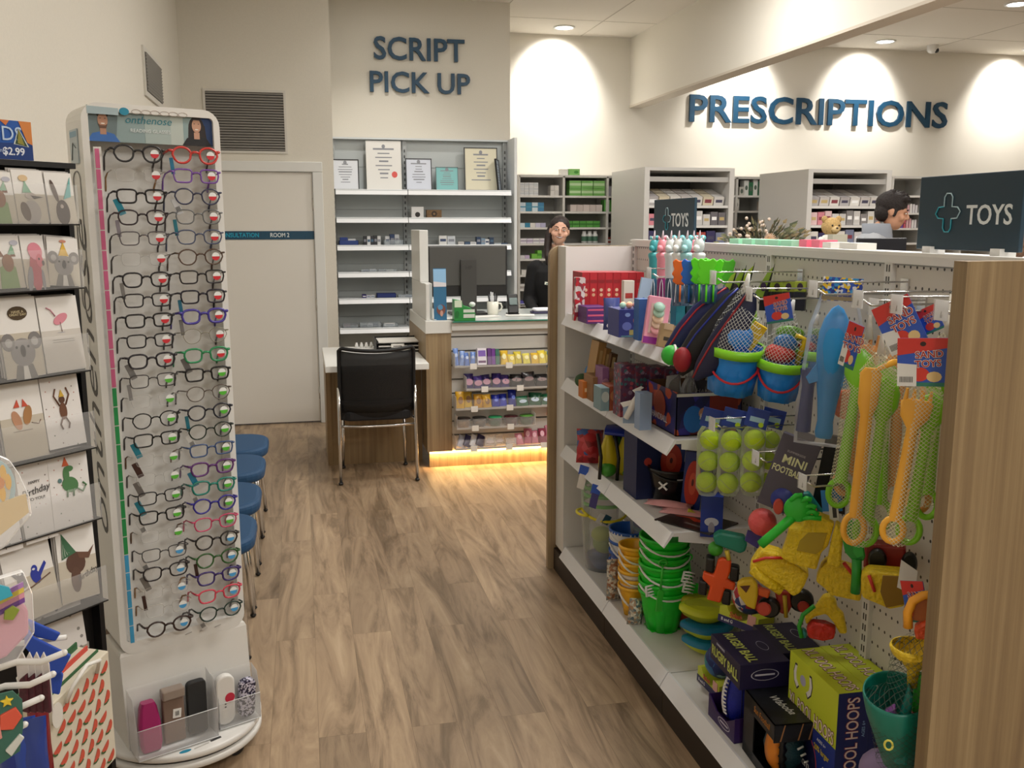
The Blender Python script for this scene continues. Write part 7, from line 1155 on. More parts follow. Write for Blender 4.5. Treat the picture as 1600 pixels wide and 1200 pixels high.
# header picture
h0, h1 = SP(233, 224).z, SP(233, 172).z + .004; hw = HW - .0185
b = MB(); b.bb((-hw, -.076, h0), (hw, -.072, h1), M('#8fa3a4', .35)); T = frame((0, -.0762, (h0 + h1) / 2), (1, 0, 0), (0, 0, 1)); hh = h1 - h0
for x0, x1, c in ((-.02, .05, '#a9b8b4'), (.05, .085, '#bcc6bf'), (.085, .11, '#8fa6a6')): b.prism([(x0, -hh / 2), (x1, -hh / 2), (x1, hh / 2), (x0, hh / 2)], .0003, M(c), T)
b.prism([(-hw, -hh / 2), (-hw + .07, -hh / 2), (-hw + .08, hh / 2), (-hw, hh / 2)], .0003, M('#6c7c7e'), T); b.prism([(hw - .05, -hh / 2), (hw, -hh / 2), (hw, hh / 2), (hw - .04, hh / 2)], .0003, M('#1e3c6e'), T)
def pic(cx, skin, hair, shirt, long):
    if long: b.prism(ell(.046, .07, 18, cx, .0) + [(cx + .03, -hh / 2), (cx - .03, -hh / 2)][:0], .0005, M(hair), T); b.prism([(cx - .026, -hh / 2), (cx + .03, -hh / 2), (cx + .024, .01), (cx - .022, .01)], .0006, M(hair), T)
    b.prism([(cx - .042, -hh / 2), (cx + .042, -hh / 2), (cx + .028, -hh * .28), (cx, -hh * .2), (cx - .028, -hh * .28)], .0008, M(shirt), T); b.prism([(cx - .008, -hh * .3), (cx + .008, -hh * .3), (cx + .008, -hh * .1), (cx - .008, -hh * .1)], .001, M(skin), T)
    if not long: b.prism(ell(.031, .03, 16, cx, .027), .0011, M(hair), T)
    b.prism(ell(.026, .038, 18, cx, .009), .0014, M(skin), T)
    if not long: b.prism([(cx - .012, 0), (cx - .008, -.012), (cx + .008, -.012), (cx + .012, 0), (cx + .006, -.004), (cx - .006, -.004)], .0016, M('#6b4a38'), T)
    b.prism(ell(.011, .003, 10, cx, -.0015 if long else .0005), .0019, M('#efe8e0'), T); [b.prism(ell(.004, .002, 8, cx + q * .006, .014), .0019, M('#33251f'), T) for q in (-1, 1)]; b.prism([(cx - .013, .024), (cx + .013, .024), (cx + .01, .032), (cx - .01, .032)], .0018, M(hair), T)
pic(-hw + .038, '#b98a70', '#2d211c', '#3c6fb8', False); pic(hw - .045, '#c79a80', '#241a18', '#17171b', True)
b.text('onthenose', .028, T @ T3((-.01, .014, .0008)), M('#2a7d8c'), .0004, .0, 'CENTER', 1.05, .25); b.text('READING GLASSES', .013, T @ T3((-.005, -.014, .0008)), M('#e3eaea'), .0004, .004); o = b.build('header_picture', t); o['label'] = 'header picture of two smiling people with glasses'
b = MB(); z_ = ZT - .018; T = frame((0, -HD - .0002, z_), (1, 0, 0), (0, 0, 1)); b.prism([(-.17, -.012), (-.09, -.012), (-.09, .006), (-.17, .008)], .0003, M('#a9bcc2'), T); b.prism(ell(.026, .02, 16, -.075, -.001), .0006, M('#1f8aa8'), T)
for k in range(3):
    x = -.03 + k * .05; b.tube([T @ Vector((x + .0125 * math.cos(a) * 1 + (.013 if q else -.013), .006 * math.sin(a), .0004)) for q in (0,) for a in [6.2832 * i / 10 for i in range(11)]], .0006, M('#b9a9a0'), 4); b.tube([T @ Vector((x + .013 + .0125 * math.cos(a), .006 * math.sin(a), .0004)) for a in [6.2832 * i / 10 for i in range(11)]], .0006, M('#b9a9a0'), 4)
b.build('top_stickers', t)
# strength scale strip
zt0, zg, zb0, ze = SP(148, 232).z, SP(170, 587).z, SP(185, 850).z, SP(200, 1008).z; xs = SP(150, 240).x; b = MB(); N = 24
for k in range(26):
    za = zt0 + (ze - zt0) * k / 26; zc_ = zt0 + (ze - zt0) * (k + .94) / 26; c = '#d0648e' if za > zg else ('#1f9450' if za > zb0 else '#3ea0d0'); b.bb((-HW + .029, -HD - .0006, zc_), (-HW + .040, -HD + .001, za), M(c, .4))
b.bb((-HW + .026, -HD + .0012, ze - .005), (-HW + .046, -HD + .003, zt0 + .005), SWH); b.build('strength_scale', t)
# side lettering and leaflets
b = MB(); TS = frame((-HW, 0, 1.0), (0, 0, -1), (0, -1, 0)); b.text('onthenose', .17, TS @ T3((-.28, -.0, .0005)) @ Matrix.Rotation(R(180), 4, 'Z') @ T3((-.1, 0, 0)), M('#3c3a38'), .0005, -.008, 'CENTER', 1.25, .3); o = b.build('side_lettering', t); o['label'] = 'dark handwriting-style lettering down the side'
b = MB(); b.bb((-HW - .004, -.045, 1.79), (-HW - .0005, .035, 1.88), M('#aab6bb', .35)); b.bb((-HW - .0045, -.04, 1.86), (-HW - .004, .03, 1.875), M('#7ea0b4')); b.tube([(-HW - .005, -.03, 1.83), (-HW - .005, 0, 1.845), (-HW - .005, .02, 1.8)], .001, M('#5a5f64'), 4); b.build('leaflet', t)
b = MB(); b.tube([(-HW - .001, .0 + .04 * math.cos(a), 1.58 + (.16 if math.sin(a) > 0 else -.16) + .03 * math.sin(a)) for a in [6.2832 * k / 24 for k in range(24)]], .002, M('#8c8a86'), 5, True); b.build('side_slot', t)
# lower cabinet
b = MB(); lw = HW + .004
b.rings([[Vector(p) for p in ((-lw + q, -HD + .0 - e, z), (lw - q, -HD - e, z), (lw - q, HD + e, z), (-lw + q, HD + e, z))] for z, q, e in ((.105, 0, .03), (.2, 0, .02), (.385, 0.0, .0), (.395, .004, -.004))], M('#dedbd5', .5), smooth=False); b.build('plinth', t)
b = MB(); T = frame((0, -HD - .002, .36), (1, 0, 0), (0, 0, 1)); b.prism([(-.10, .02), (-.02, .02), (-.02, .04), (-.10, .04)], .001, M('#bdb9b1'), T) if False else None
for k in range(3): b.tube([(.0 + k * .045, -HD - .0015, .405), (.012 + k * .045, -HD - .0015, .4075), (.02 + k * .045, -HD - .0015, .409)], .0008, M('#8d867c'), 4)
b.build('frame_stickers', t)
# two clear trays
def atray(x0, x1, y0, y1, z0, zb, zf, b):
    A = .0015; b.bb((x0, y0, z0), (x1, y1, z0 + A), ACRY); b.bb((x0, y0, z0), (x1, y0 + A, zf), ACRY); b.bb((x0, y1 - A, z0), (x1, y1, zb), ACRY)
    for x in (x0, x1 - A): b.prism([(y0, z0), (y1, z0), (y1, zb), (y0 + (y1 - y0) * .3, zb - .01), (y0, zf)], A, ACRY, frame((x, 0, 0), (0, 1, 0), (0, 0, 1)))
    b.tube([(x0, y0, zf), (x1, y0, zf)], .0012, M('#e9ecec', .1), 5); b.tube([(x0, y0, z0 + .001), (x1, y0, z0 + .001)], .0012, M('#e9ecec', .1), 5)
b = MB(); atray(-lw + .002, .045, -.205, -.118, .112, .30, .205, b); b.build('clear_tray', t); b = MB(); atray(.06, lw, -.175, -.113, .112, .27, .195, b); b.build('clear_tray', t)
# base
b = MB(); b.lathe([(.001, .085), (.238, .085), (.242, .09), (.242, .102), (.238, .106), (.001, .106)], M('#e4e2de', .35), 64); b.build('upper_disc', t)
b = MB(); b.lathe([(.001, .072), (.225, .072), (.225, .085), (.001, .085)], M('#3a322c', .6), 48); b.build('gap_ring', t)
b = MB(); b.lathe([(.001, .052), (.238, .052), (.242, .056), (.242, .07), (.238, .073), (.001, .073)], M('#dcdad5', .35), 64); b.build('lower_disc', t)
for a in (-50, 40, 130, 220):
    b = MB(); c = Vector((.175 * math.cos(R(a)), .175 * math.sin(R(a)), 0)); b.rings([[c + Vector((.026 * math.cos(6.2832 * k / 16), dx, .027 + .026 * math.sin(6.2832 * k / 16))) for k in range(16)] for dx in (-.022, -.004)], M('#1b1a1a', .4)); b.rings([[c + Vector((.026 * math.cos(6.2832 * k / 16), dx, .027 + .026 * math.sin(6.2832 * k / 16))) for k in range(16)] for dx in (.004, .022)], M('#1b1a1a', .4)); b.tube([c + Vector((0, 0, .03)), c + Vector((0, 0, .053))], .012, M('#1b1a1a', .4)); b.build('castor', t)
b = MB(); b.prism(ell(.035, .016, 16, -.06, -.216), .0006, M('#2288a8'), T3((0, 0, .106))); b.prism([(-.035, -.222), (.012, -.214), (.012, -.208), (-.035, -.216)], .0004, M('#bdbab4'), T3((0, 0, .106))); b.prism([(.018, -.212), (.052, -.206), (.052, -.196), (.018, -.202)], .0005, M('#4d4c4c'), T3((0, 0, .106))); b.build('base_stickers', t)
# black strip and leaflet sleeve hanging on the right side
b = MB(); p0, p1 = SP(371, 585, .02), SP(377, 760, .02); b.bb((HW + .003, -.0, p1.z), (HW + .012, .05, p0.z), M('#19191b', .4)); b.build('black_rail', t)
b = MB(); p0, p1 = SP(388, 765, .02), SP(390, 850, .02); b.bb((HW + .006, -.02, p1.z - .01), (HW + .010, .05, p0.z + .02), CLRB); b.bb((HW + .011, -.015, p1.z), (HW + .014, .045, p0.z), M('#6f7678', .5)); b.build('leaflet_sleeve', t)
# ------------------------------------------------------------- glasses
LENS = clear('lens', '#ffffff', .03, .03, 1.0)
def lens_out(shape, w_, h_, n=22):
    e = {'rect': 4.0, 'soft': 2.8, 'round': 2.1}[shape]; o = []
    for k in range(n):
        a = 6.2832 * k / n; c, s_ = math.cos(a), math.sin(a); x = math.copysign(abs(c) ** (2 / e), c) * w_ / 2; z = math.copysign(abs(s_) ** (2 / e), s_) * h_ / 2
        if z < 0: x *= .92
        o.append((x, z))
    return o
_gl = {}
def glasses(i, x, z, col, shape, thick, tip, stk, lab, y=-.118):
    t = thing('reading_glasses', lab, 'glasses', ST @ Vector((x, y, z)), SR, 'reading glasses on the stand'); W, H = .052, (.036 if shape == 'rect' else (.039 if shape == 'soft' else .043)); g = .037; thick = thick * 1.25 if thick > .001 else thick
    fm = M(col, .25) if thick > .0009 else M(col, .2, .3)
    k = (shape, col, thick)
    if k not in _gl:
        b = MB()
        for q in (-1, 1): b.tube([(q * g + xx * q, 0, zz) for xx, zz in lens_out(shape, W, H)], thick, fm, 6, True)
        b.tube([(-.0115, 0, .005), (-.005, -.002, .009), (.005, -.002, .009), (.0115, 0, .005)], thick * 1.1, fm, 6)
        for q in (-1, 1): b.tube([(q * (g + W / 2 - .002), 0, .011), (q * (g + W / 2 + .006), .001, .012), (q * (g + W / 2 + .008), .008, .012)], thick * 1.2, fm, 6)
        _gl[k] = [b.build('rims', t)] + [MB().add([(q * g + xx * q, .0003, zz) for xx, zz in lens_out(shape, W, H)], [tuple(range(22))], LENS).build('lens', t) for q in (-1, 1)]
    else:
        for s_ in _gl[k]: c = s_.copy(); scn.collection.objects.link(c); c.parent = t
    xe = g + W / 2 + .008
    for q in (-1, 1):
        b = MB(); tm = M(tip, .35); b.tube([(q * xe, .006, .012), (q * (xe - .001), .055, .006)], [max(thick, .0016)] * 2, fm, 6); b.tube([(q * (xe - .001), .05, .0065), (q * (xe - .003), .082, -.006), (q * (xe - .006), .098, -.03), (q * (xe - .006), .1, -.042)], [.0018, .0026, .0028, .0022], tm, 6); b.build('temple', t)
    b = MB(); T = frame((g + .006, -.0012, .001), (1, 0, 0), (0, 0, 1)); b.prism(arc(0, 0, .0115, 0, 180, 9), .0004, M('#eef0ee', .4), T); b.prism(arc(0, 0, .0115, 180, 360, 9), .0004, M(stk, .4), T); o = b.build('strength_sticker', t); return t
LC = [('#2b2a2c', 'round', .0022, 'dark grey'), ('#b9b4ae', 'rect', .0004, 'rimless tan-tipped'), ('#1a1719', 'rect', .002, 'black rectangular'), ('#33262a', 'soft', .0018, 'dark brown'), ('#5a5558', 'rect', .0013, 'thin grey'), ('#a9a6a2', 'rect', .0004, 'rimless dark-topped'), ('#242124', 'soft', .002, 'black'), ('#2c282b', 'rect', .0017, 'charcoal'), ('#1c1a1d', 'rect', .002, 'glossy black'), ('#222024', 'rect', .0017, 'black slim'), ('#262229', 'soft', .0022, 'thick black'), ('#3c3838', 'rect', .0012, 'thin dark'), ('#bdbab6', 'rect', .0004, 'rimless black-tipped'), ('#1e1c1c', 'round', .0015, 'black round'), ('#1b1a1b', 'rect', .0018, 'black square'), ('#bcb9b4', 'rect', .0004, 'rimless brown-tipped'), ('#b5b2ae', 'rect', .0004, 'rimless grey'), ('#242325', 'rect', .0015, 'dark metal'), ('#1d1b1b', 'rect', .0019, 'narrow black'), ('#b8b5b0', 'rect', .0004, 'rimless amber-tipped'), ('#474544', 'rect', .0013, 'grey metal'), ('#231d1f', 'soft', .0019, 'dark half-rim'), ('#c0b9ae', 'rect', .0005, 'rimless tan-armed'), ('#bdb6ab', 'rect', .0005, 'rimless bronze-armed'), ('#3a2a26', 'round', .0024, 'brown tortoiseshell')]
RC = [('#d0433c', 'round', .0026, 'bright red'), ('#7d52a8', 'rect', .0019, 'purple'), ('#3c3f58', 'round', .0018, 'navy'), ('#6d6f70', 'soft', .0015, 'light grey'), ('#4d5670', 'soft', .0016, 'blue grey'), ('#5a4538', 'round', .0017, 'brown round'), ('#2a2628', 'rect', .0018, 'black'), ('#211d2a', 'rect', .002, 'black with blue'), ('#4a3f9a', 'soft', .0028, 'violet blue'), ('#8f8a76', 'round', .0009, 'thin olive wire'), ('#2f8c5a', 'soft', .0024, 'green'), ('#1d1b1b', 'rect', .0022, 'black rectangular'), ('#5d5148', 'round', .0012, 'speckled thin'), ('#23242f', 'round', .002, 'navy round'), ('#1f2b24', 'round', .0017, 'dark green'), ('#38507c', 'rect', .0018, 'steel blue'), ('#5c2f6e', 'soft', .0024, 'plum'), ('#1f7a6c', 'soft', .0024, 'teal green'), ('#322a8c', 'round', .0022, 'indigo'), ('#c2466a', 'soft', .0018, 'rose pink'), ('#262120', 'round', .0022, 'black-brown round'), ('#2f5a2a', 'round', .0022, 'dark green and black'), ('#3b2a6a', 'soft', .0024, 'dark purple'), ('#d0465a', 'soft', .0022, 'coral red'), ('#20362e', 'round', .0019, 'forest green')]
zL0, zL1 = SP(208, 240, -.118).z, SP(258, 980, -.118).z; zR0, zR1 = SP(300, 243, -.118).z, SP(345, 955, -.118).z
xL = SP(220, 300, -.118).x; xR = SP(310, 333, -.118).x
TIPS = {1: '#9a744c', 12: '#2c2a2a', 15: '#6b4a28', 19: '#6b4a28', 22: '#a47c4c', 23: '#8c673e', 5: '#55504c', 16: '#6e6a66'}
ORD = ['top', 'second', 'third', 'fourth', 'fifth', 'sixth', 'seventh', 'eighth', 'ninth', 'tenth', 'eleventh', 'twelfth', 'thirteenth', 'fourteenth', 'fifteenth', 'sixteenth', 'seventeenth', 'eighteenth', 'nineteenth', 'twentieth', 'twenty-first', 'twenty-second', 'twenty-third', 'twenty-fourth', 'bottom']
def stk(z): return '#d0303a' if z > zg + .0 else ('#58b83a' if z > zb0 + .0 else '#4a9fd8')
for k in range(25):
    for side, C_, x, z0, z1 in ((0, LC, xL, zL0, zL1), (1, RC, xR, zR0, zR1)):
        col, shp, th, nm = C_[k]; z = z0 + (z1 - z0) * k / 24; tip = TIPS.get(k, '#45403f') if side == 0 else (col if k % 3 else '#4a4446')
        glasses(k, x, z, col, shp, th, tip, stk(z), '%s reading glasses, %s in the %s column of the stand' % (nm, ORD[k], ('left', 'right')[side]))
# little hanging tags and cases
TG = [(0, 2, '#128ea8', 1), (0, 3, '#8c8590', 0), (0, 6, '#8a8784', 0), (0, 10, '#7f7d7c', 1), (0, 11, '#8e8c8c', 0), (0, 14, '#15849a', 1), (0, 15, '#3f211c', 1), (0, 16, '#6d6864', 1), (0, 17, '#137f94', 1), (0, 18, '#d8d8d6', 1), (0, 20, '#cfcdcb', 1), (0, 21, '#77736f', 1), (0, 22, '#3a201c', 0), (1, 0, '#1d7fa8', 0), (1, 2, '#d4d6da', 1), (1, 3, '#16788c', 0), (1, 7, '#1f6f8c', 0), (1, 8, '#7c7a7a', 0), (1, 10, '#6f6c6a', 1), (1, 13, '#16788c', 0), (1, 14, '#e0e0de', 1), (1, 16, '#1b7fa0', 1), (1, 17, '#d5d3d0', 1), (1, 21, '#3d241c', 0), (1, 24, '#c9c7c4', 1)]
for i, (sd, k, c, big) in enumerate(TG):
    x, z0, z1 = ((xL, zL0, zL1), (xR, zR0, zR1))[sd]; z = z0 + (z1 - z0) * k / 24; t = thing('glasses_tag', '%s tag hanging from the left arm of the %s glasses in the %s column' % ({'#1': 'teal', '#8': 'grey', '#7': 'grey', '#3': 'brown', '#6': 'grey', '#d': 'white', '#c': 'white', '#e': 'white'}[c[:2]], ORD[k], ('left', 'right')[sd]), 'tag', ST @ Vector((x - .064, -.105, z - .006)), rot=(0, R(-22 if big else -6), SR + R(-10))); b = MB()
    b.box((0, 0, -.024), (.017 if big else .01, .004, .045), M(c, .35)); b.build('tag_body', t, bevel=.001); b = MB(); b.tube([(0, 0, 0), (.002, .004, .008)], .0006, M('#dddddd'), 4); b.build('string', t)
    if c[1] in 'dce': b = MB(); [b.bb((-.006 + q * .0016, -.0026, -.038), (-.0053 + q * .0016, -.002, -.024), DARK) for q in range(8)]; b.build('barcode', t)
# cases in the clear trays
def stand_thing(nm, lab, cat, x, y, z, rx=0, ry=0): return thing(nm, lab, cat, ST @ Vector((x, y, z)), rot=(rx, ry, SR))
t = stand_thing('glasses_case', 'magenta glasses case standing in the left clear tray', 'glasses case', -.14, -.163, .116, R(-5)); b = MB(); b.rings([[Vector((x * w_, y_ * .016, z)) for x, y_ in ((-1, -.6), (-.75, -1), (.75, -1), (1, -.6), (1, .6), (.75, 1), (-.75, 1), (-1, .6))] for z, w_ in ((.0, .026), (.02, .031), (.08, .031), (.13, .024), (.145, .018))], M('#a01f62', .3), smooth=False); b.build('case', t, bevel=.002)
t = stand_thing('glasses_pouch', 'brown flap pouch with a white price sticker in the left clear tray', 'glasses pouch', -.07, -.155, .116); b = MB(); b.box((0, 0, .075), (.062, .022, .15), M('#7d6658', .6)); b.build('pouch', t, bevel=.004); b = MB(); b.box((0, -.004, .155), (.064, .034, .03), M('#94857a', .3)); b.build('flap', t, bevel=.004); b = MB(); b.box((.008, -.0118, .09), (.024, .001, .028), PAPER, Matrix.Rotation(R(6), 4, 'Y')); [b.box((.003 + q * .002, -.0126, .09), (.0008, .0006, .014), DARK) for q in range(6)]; b.build('price_sticker', t)
t = stand_thing('glasses_pouch', 'black glasses pouch in the left clear tray', 'glasses pouch', .0, -.155, .116); b = MB(); b.prism(rrect(.058, .17, .015), .02, M('#262728', .6), frame((0, .01, .086), (1, 0, 0), (0, 0, 1))); b.build('pouch', t, bevel=.004)
t = stand_thing('glasses_case', 'white rounded glasses case with a red round sticker in the right clear tray', 'glasses case', .085, -.148, .116, R(4)); b = MB(); b.prism(rrect(.058, .165, .028, 7), .024, M('#e2e0dc', .35), frame((0, .01, .083), (1, 0, 0), (0, 0, 1))); b.build('case', t, bevel=.005); b = MB(); b.prism(ell(.03, .032, 20, .012, .0), .001, M('#c32a44', .4), frame((0, -.0142, .09), (1, 0, 0), (0, 0, 1))); b.prism([(-.012, -.065), (.004, -.065), (.004, -.035), (-.012, -.035)], .0008, PAPER, frame((0, -.0142, .09), (1, 0, 0), (0, 0, 1))); [b.prism(ell(.006, .005, 8, -.002, z), .001, BLACK, frame((0, -.0142, .09), (1, 0, 0), (0, 0, 1))) for z in (-.018, -.028)]; b.build('stickers', t)
t = stand_thing('glasses_case', 'black and white woven-pattern glasses case at the right of the clear tray', 'glasses case', .15, -.148, .116, R(4), R(3)); b = MB(); b.prism(rrect(.05, .125, .02, 7), .026, pattern('woven_print', '#2a2440', ['#1d1a30', '#d4d0dc', '#2a2444', '#bcb8cc'], 220), frame((0, .01, .068), (1, 0, 0), (0, 0, 1))); b.build('case', t, bevel=.005)
# ================================================================= waiting chairs along the left wall
def wchair(y, lab):
    t = thing('waiting_chair', lab, 'chair', (-.44, y, 0), group='blue waiting chairs'); BL = M('#17446a', .65, bump=.2, bs=300)
    b = MB(); b.prism([(x, z) for x, z in rrect(.46, .44, .14, 8)], .055, BL, T3((0, 0, .405))); b.build('seat', t, bevel=.02, seg=3)
    b = MB(); b.prism(rrect(.38, .34, .1, 7), .04, BL, frame((-.225, 0, .66), (0, 1, 0), (-.12, 0, 1))); b.build('backrest', t, bevel=.012)
    for q in (-1, 1):
        b = MB(); b.tube([(.16, q * .17, .405), (.18, q * .19, .2), (.19, q * .2, .01)], .011, CHROME); b.ball((.19, q * .2, .01), (.013, .013, .01), BLACK, 8, 6); b.build('leg', t)
        b = MB(); b.tube([(-.18, q * .17, .405), (-.21, q * .19, .2), (-.23, q * .2, .01)], .011, CHROME); b.ball((-.23, q * .2, .01), (.013, .013, .01), BLACK, 8, 6); b.build('leg', t)
        b = MB(); b.tube([(-.17, q * .15, .41), (-.22, q * .15, .5), (-.235, q * .13, .6)], .009, CHROME); b.build('back_support', t)
    return t
for y, lab in ((5.16, 'blue waiting chair farthest from the camera'), (4.68, 'blue waiting chair second farthest from the camera'), (4.14, 'blue waiting chair third along behind the glasses stand'), (3.66, 'blue waiting chair nearest the glasses stand')): wchair(y, lab)
# ================================================================= black greeting-card rack at the left edge
RO = Vector((-.495, 2.30, 0)); RR_ = R(47.3); RT = Matrix.Translation(RO) @ Matrix.Rotation(RR_, 4, 'Z'); RTi = RT.inverted()
def RP(x, y, dy=0):
    o = RTi @ Vector((0, 0, HC)); d = RTi.to_3x3() @ (P(x, y, 'Y', 5) - Vector((0, 0, HC))); return o + d * ((dy - o.y) / d.y)
t = thing('card_rack', 'black spinner rack of greeting cards at the left edge', 'card rack', RO, RR_); RB = M('#0f0e10', .5)
ztop = RP(122, 256).z
b = MB(); b.bb((-.40, .03, .12), (.0, .05, ztop), RB); b.build('back_board', t)
b = MB(); b.bb((-.40, -.005, ztop - .012), (.012, .08, ztop), RB); b.build('top_board', t)
for x in (-.012, -.40): b = MB(); b.bb((x, -.0, .1), (x + .012, .05, ztop - .012), RB); b.build('side_post', t)
b = MB(); [b.bb((-.035, .026, .3 + k * .032), (-.029, .03, .315 + k * .032), M('#cfcbc6')) for k in range(36) if k % 9 < 2]; b.build('slot_marks', t)
b = MB(); b.lathe([(.001, 0), (.14, 0), (.14, .03), (.03, .05), (.03, .12), (.001, .12)], RB, 28, c=(-.2, .06, 0)); b.build('base', t)
DOT = pattern('dotted_card', '#e2dedb', ['#8a7f7a', '#b98a80', '#7a8a7a'], 75, 'dots', .13)
DOTG = pattern('dotted_grey', '#d6d2cf', ['#8a8683', '#827e7c'], 55, 'dots', .22)
BGE = M('#b9b0a0', .75)
def gcard(x0, x1, y0, y1, lab, draw, base=None, tiltz=0, dup_n=2, lower='#c2b9a9', wide=1.0):
    xm, ym = (x0 + x1) / 2, (y0 + y1) / 2; c = RP(xm, ym, -.02); a, d = RP(x0, ym, -.02), RP(x1, ym, -.02); W = (d.x - a.x) * wide; H = RP(xm, y0, -.02).z - RP(xm, y1, -.02).z
    t = thing('greeting_card', lab, 'greeting card', RT @ Vector((c.x, -.022, c.z)), rot=(R(-7), R(tiltz), RR_), group='greeting cards on the rack'); b = MB(); b.box((0, 0, 0), (W, .0016, H), base or M('#e6e3df', .7))
    if not base and lower: b.box((0, -.001, -H * .22), (W * .995, .0006, H * .55), M(lower, .75))
    for k in range(dup_n): b.box((-.003 - .003 * k, .004 + .004 * k, .003 + .002 * k), (W, .0014, H), M(('#bdb8b4', '#a9a4a0')[k % 2], .8))
    b.build('card', t); b = MB(); T = frame((0, -.0016, 0), (1, 0, 0), (0, 0, 1)) @ Matrix.Scale(1, 4); draw(b, T, W, H); b.build('picture', t); return t
def E_(b, T, cx, cy, w_, h_, c, z=.0005, rot=0, n=16): b.prism([(cx + x * math.cos(rot) - y * math.sin(rot), cy + x * math.sin(rot) + y * math.cos(rot)) for x, y in ell(w_, h_, n)], z, M(c, .8), T)
def Pg(b, T, pts, c, z=.0006): b.prism(pts, z, M(c, .8), T)
def hat(b, T, x, y, s, c, lean=0): Pg(b, T, [(x - s * .4, y), (x + s * .4, y), (x + lean * s, y + s)], c, .0011)
def d_kook(b, T, W, H): E_(b, T, .0, -H * .28, W * .55, H * .45, '#a9a29c'); E_(b, T, -W * .22, -H * .27, W * .28, H * .36, '#5b4a3a', .0007, .2); E_(b, T, 0, H * .02, W * .35, H * .13, '#b5aba2', .0008); Pg(b, T, [(.0, H * .03), (W * .42, -H * .0), (W * .1, -H * .04)], '#4b4641', .0009); hat(b, T, -W * .1, H * .08, H * .22, '#7fae92', -.1); E_(b, T, -W * .16, H * .35, W * .3, H * .12, '#d8bd96', .0008)
def d_rab(b, T, W, H): E_(b, T, 0, -H * .28, W * .5, H * .5, '#4a3b33'); E_(b, T, -W * .22, H * .14, W * .16, H * .45, '#5a4a42', .0007, .25); E_(b, T, -W * .02, -H * .16, W * .12, H * .08, '#b9aca4', .0009); Pg(b, T, [(W * .08, -H * .02), (W * .36, H * .03), (W * .42, H * .42)], '#6db0ae', .001)
def d_fox(b, T, W, H): Pg(b, T, [(-W * .35, -H * .5), (W * .3, -H * .5), (W * .25, -H * .1), (0, 0), (-W * .3, -H * .1)], '#7f9a62'); E_(b, T, 0, -H * .02, W * .4, H * .34, '#8a5c3c', .0008); [Pg(b, T, [(q * W * .1, H * .1), (q * W * .3, H * .1), (q * W * .25, H * .26)][::q], '#7a4d33') for q in (-1, 1)]; hat(b, T, W * .15, H * .14, H * .18, '#8fb59a', .2); E_(b, T, W * .3, H * .36, W * .3, H * .1, '#b9b9c4')
def d_gal(b, T, W, H): E_(b, T, -W * .02, -H * .2, W * .5, H * .75, '#b8545f'); E_(b, T, -W * .3, -H * .33, W * .24, H * .5, '#8c8c90', .0008, -.15); E_(b, T, W * .26, -H * .36, W * .14, H * .4, '#8c8c90', .0008); E_(b, T, W * .06, H * .2, W * .6, H * .34, '#d98a98', .0009, .3); E_(b, T, W * .2, H * .02, W * .3, H * .26, '#cf6a78', .001); E_(b, T, W * .18, H * .05, W * .07, H * .05, '#2a2020', .0012); E_(b, T, W * .34, -H * .03, W * .12, H * .1, '#5a5452', .0012)
def d_koala(b, T, W, H, h=True):
    E_(b, T, 0, -H * .08, W * .62, H * .42, '#8e8a88'); [E_(b, T, q * W * .34, H * .08, W * .34, H * .26, '#7f7b79', .0006) for q in (-1, 1)]; [E_(b, T, q * W * .33, H * .07, W * .18, H * .13, '#a9a5a2', .0008) for q in (-1, 1)]
    E_(b, T, 0, -H * .06, W * .13, H * .18, '#3c3836', .001); [E_(b, T, q * W * .15, H * .0, W * .06, H * .04, '#201d1c', .001) for q in (-1, 1)]; Pg(b, T, [(-W * .3, -H * .5), (W * .3, -H * .5), (W * .2, -H * .26), (-W * .2, -H * .26)], '#77736f', .0004); Pg(b, T, [(-W * .08, -H * .5), (W * .1, -H * .5), (W * .06, -H * .28), (-W * .05, -H * .28)], '#d6d2cc', .0007)
    if h: hat(b, T, 0, H * .12, H * .28, '#dcb34a'); E_(b, T, 0, H * .42, W * .22, H * .06, '#c98a72', .001)
def d_koala2(b, T, W, H): b.X = b.X; d_koala(b, T @ T3((0, -H * .12, 0)), W, H * .85, False); E_(b, T, .0, H * .3, W * .5, H * .17, '#4a3a24', .0008); b.text('HAVE A', .008, T @ T3((0, H * .315, .001)), M('#d8c8a0')); b.text('GREAT DAY', .007, T @ T3((0, H * .28, .001)), M('#d8c8a0'))
def d_flam(b, T, W, H): E_(b, T, W * .02, H * .2, W * .4, H * .12, '#d88c9a', .0006, .5); b.tube([T @ Vector((-W * .1, H * .24, .0006)), T @ Vector((-W * .2, H * .33, .0006)), T @ Vector((-W * .3, H * .36, .0006))], .0014, M('#c98a9a'), 5); b.tube([T @ Vector((.0, H * .16, .0006)), T @ Vector((.002, H * .03, .0006))], .0007, M('#7a5a5a'), 4); E_(b, T, .0, H * .02, W * .2, H * .01, '#a9a9b0'); [Pg(b, T, [(-W * .25, z), (W * .3, z), (W * .3, z + .0015), (-W * .25, z + .0015)], '#9a9690') for z in (-H * .08, -H * .11)]
def d_quok(b, T, W, H): [E_(b, T, q * W * .13, H * .04 + q * .004, W * .2, H * .26, ('#b98a6c', '#a87a4c')[q > 0], .0006, -q * .25) for q in (-1, 1)]; [hat(b, T, q * W * .1, H * .18, H * .1, '#c9543c', -q * .2) for q in (-1, 1)]; b.tube([T @ Vector((q * W * .2, -H * .04, .0006)) for q in (1,)] + [T @ Vector((W * .36, -H * .07, .0006)), T @ Vector((W * .42, -H * .02, .0006))], .001, M('#6a4c36'), 5); Pg(b, T, [(-W * .25, -H * .13), (W * .2, -H * .13), (W * .2, -H * .12), (-W * .25, -H * .12)], '#8f877c')
